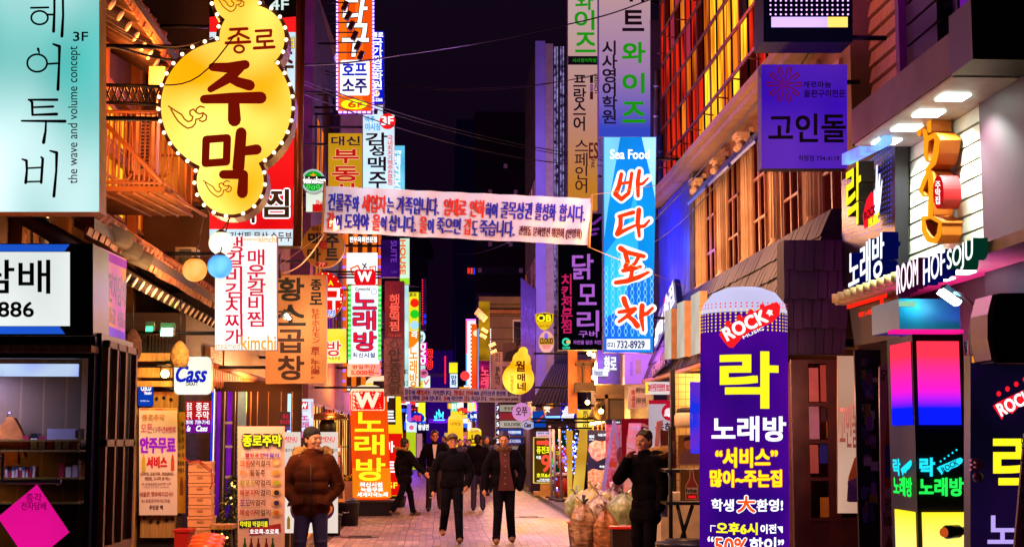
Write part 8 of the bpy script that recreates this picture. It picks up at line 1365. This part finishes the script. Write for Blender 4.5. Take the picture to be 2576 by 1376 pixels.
meld(f_, 'fur_hood', FUR, p7[0], .009, p7[1], 0); f_ = MB(); f_.ball((0, .2, 1.4), .15, .12, .14); meld(f_, 'hood', COAT, p7[0], .014, p7[1], 2)
person('dark figure in a knee length coat walking away beside the pink round sign', PY(1322, 1150, 54).x, 54, 1.74, 170, 0, 0, None, [((-.1, .05, .5), (-.11, .2, .1)), ((.1, -.12, .5), (.1, -.1, .08))], COAT, 1.05, .62, DTR, BLACK, detail=0)
crowd = (('person in a grey hooded coat walking away behind the man looking down', 1243, 46, 175, '#6a5a52'), ('person in black with head turned, behind the jeans man', 1224, 44, 30, '#181018'), ('person in black beside the directory boards', 1232, 49, 200, '#120c14'), ('woman with long dark hair facing forward behind the cap man', 1158, 50, 10, '#2a1018'), ('man in a peaked cap and navy jacket in the crowd', 1181, 55, -10, '#1c1a48'), ('man in blue jacket small in the crowd left of the cap man', 1133, 60, 0, '#101850'), ('tiny figure with black hair left of the yellow balloon base', 1146, 72, 0, '#6a2030'), ('tiny figure in brown directly before the yellow glow', 1160, 78, 180, '#5a3020'), ('tiny dark figure at the left edge of the crowd', 1062, 66, 170, '#181020'), ('tiny figure in purple far back in the crowd', 1136, 85, 0, '#3a1040'), ('man in dark jacket behind the tall glasses man', 1116, 58, 0, '#101018'), ('tiny person in red far down the street', 1124, 95, 0, '#a01828'), ('man in dark cap in the middle of the crowd', 1170, 62, 5, '#1a1014'), ('tiny person in pale coat at the far end', 1176, 98, 180, '#b09080'))
for lab, u, Y, yw, c in crowd:
    person(lab, PY(u, 1100, Y).x, Y, random.uniform(1.64, 1.78), yw, random.uniform(-20, 20), 0, None, [((-.1, -.1, .5), (-.1, -.12, .08)), ((.1, .06, .5), (.1, .2, .1))], paint(c, .7), 1.05, .8, DTR, BLACK, detail=0, hairlen=.08 if 'long' in lab else 0)
balloon('karaoke_balloon', 'slim yellow inflatable karaoke column in the middle of the crowd', 1194, 1194, 1076, 1190, 17, 56, lit('#f4c818', 1.0), lit('#ffe880', 1), BLACK, [tx('노래방', (1184, 1092, 1206, 1170), ink('#3a1408', .7), .6, v=True), tx('프라하', (1184, 1080, 1204, 1088), ink('#c05010', .8), .2)], [], .1)
balloon('yellow_balloon_column', 'glowing yellow inflatable column shaped like a bear in the distance', 1146, 1146, 1042, 1160, 19, 68, lit('#f8b820', 1.0), lit('#ffc840', 1), BLACK, [tx('대박집', (1134, 1062, 1158, 1070), ink('#a06010'), .2)], [], .2)
# stalls and posters low at the far end
for i, (r_, Y, c, lab) in enumerate((((1022, 1086, 1046, 1180), 46, '#c8e020', 'lime green lit standing board by the fur hooded walker'), ((996, 1088, 1020, 1200), 40, '#701008', 'dark red banner with white letters beside the yellow bordered balloon'), ((1048, 1090, 1062, 1150), 56, '#c88090', 'pink poster board in the left middle distance'), ((1118, 1088, 1142, 1130), 100, '#f0c060', 'bright warm shop glow board at the far end'), ((1152, 1086, 1178, 1120), 92, '#e08050', 'orange lit stall front at the far end'))):
    ysign('street_board', lab, 'board', r_, Y, lit(c, .7), CASE, .1, [tx('여선문', (r_[0] + 6, r_[1] + 8, r_[2] - 8, r_[3] - 40), WHT, .5, v=True)] if i == 1 else ())
# ================================================================== added fill lights, no fixtures: facade washes, tower and street spots
for (x, y, z, c, p_) in ((-2.4, 15.6, 2.9, '#ffc080', 110), (-3.3, 17.2, 5.9, '#ff8a38', 130), (-3.6, 14.6, 4.9, '#ff9038', 70), (-2.3, 22.5, 2.5, '#ffb878', 110), (-1.9, 27, 2.6, '#ff9a40', 90), (-2.2, 25, 6.5, '#d070ff', 70), (-2.0, 31, 4.5, '#ff6a30', 80), (-2.3, 28, 9.5, '#a040ff', 80), (-1.9, 37, 3.0, '#ff8a40', 110), (-1.8, 47, 3.0, '#ff70a0', 120), (-1.8, 62, 3, '#a040ff', 160), (-1.6, 80, 3, '#7030ff', 220),
    (2.9, 19.0, 3.0, '#ffb888', 45), (3.2, 24.5, 3.2, '#c060ff', 45), (2.9, 29, 2.9, '#ffc080', 110), (2.6, 40, 3.0, '#ffb050', 140), (2.2, 52, 3, '#ffc070', 140), (1.9, 75, 3, '#a040ff', 200), (2.9, 18.2, 4.5, '#ffb078', 62), (3.0, 21.6, 4.5, '#ffb878', 66), (3.3, 24.9, 4.9, '#2050ff', 42), (3.0, 13.2, 3.8, '#d838c0', 10), (3.4, 12.6, 6.2, '#d040ff', 22), (3.2, 14.0, 6.4, '#ffb0a0', 12), (3.4, 20, 7.4, '#ff6a30', 26), (2.9, 44, 10, '#a888ff', 260), (2.6, 44, 6, '#b090ff', 220), (3.0, 44.5, 3.4, '#ffb0a0', 60), (1.0, 26, 7.5, '#d080ff', 70)):
    light('POINT', (x, y, z), c, p_ * 2.4, .25)  # unseen point fills added to brighten facades and far walls
light('SPOT', (1.5, 95, 6), '#a050c0', 60000, 1, (8, 200, 26), 50, 1); light('POINT', (0.5, 205, 5), '#6010d8', 8000, 1)  # added lights that lift the far towers out of the dark
for y, c, p_ in ((14, '#ffd0b0', 160), (17, '#ffc8a8', 170), (21, '#ffc098', 230), (25, '#ffc4b8', 260), (29, '#ffb070', 290), (34, '#ffa850', 300), (40, '#ffb868', 330), (48, '#ffc090', 330), (60, '#d080ff', 420)):
    light('SPOT', (-1.6 if int(y) % 2 else 2.3, y, 5.2), c, p_ * 1.8, .3, (.3, y + .6, 0), 125, .9)  # unseen overhead spots added to brighten the paving

light('SPOT', (-1.5, 14.2, 3.1), '#ffe4d4', 170, .15, (-3.0, 17.2, 1.2), 75, .9)  # added spot that whitens the notices by the tavern entrance
# drainpipes, cable bundles and clutter on the facades
for i, (p, q, r_, m, lab) in enumerate(((PX(1664, 340, 4.12), PX(1664, 760, 4.12), .06, paint('#2c3860', .4, metal=.4), 'dark blue drainpipe running down beside the blue cladding'), (PY(1652, 180, 27), PY(1648, 560, 27), .05, METAL, 'grey drainpipe just right of the tall mauve school sign'), (Vector((-4.08, 15.4, 3.6)), Vector((-4.08, 15.4, 6.4)), .05, METAL, 'pale drainpipe on the tavern wall behind the balcony'), (Vector((4.05, 18.6, 6.2)), Vector((4.05, 26.8, 6.2)), .03, BLACK, 'black conduit along the cornice under the red and yellow windows'))):
    mb = MB(); mb.tube([p, q], r_, 0, 8)
    for k in range(5): c = p.lerp(q, .1 + .2 * k); d = (q - p).normalized() * .03; mb.tube([c - d, c + d], r_ * 1.3, 0, 8)
    tag(mb.build('drainpipe' if 'drain' in lab else 'conduit', m), lab, 'pipe')
rd = random.Random(12)
for i, (p, q, n, lab) in enumerate(((Vector((-2.95, 21.5, 4.6)), Vector((-2.6, 38, 5.2)), 5, 'sagging bundle of black cables along the left facade behind the signs'), (Vector((4.0, 15, 5.98)), Vector((3.9, 30, 5.6)), 4, 'sagging bundle of black cables under the right cornice'), (Vector((-3.0, 23, 7.5)), Vector((4.0, 33, 7.9)), 3, 'thin cables crossing the street above the cloth banner'), (Vector((-2.6, 33, 10)), Vector((3.9, 29, 9.2)), 2, 'high thin cables crossing between the tall signs'))):
    mb = MB()
    for k in range(n): s = rd.uniform(.1, .5); o_ = Vector((0, rd.uniform(-.1, .1), rd.uniform(-.15, .15))); mb.tube([p.lerp(q, t / 14) + o_ - Vector((0, 0, s * 4 * (t / 14) * (1 - t / 14))) for t in range(15)], rd.uniform(.006, .011), 0, 5)
    tag(mb.build('cable_bundle', BLACK), lab, 'cables')
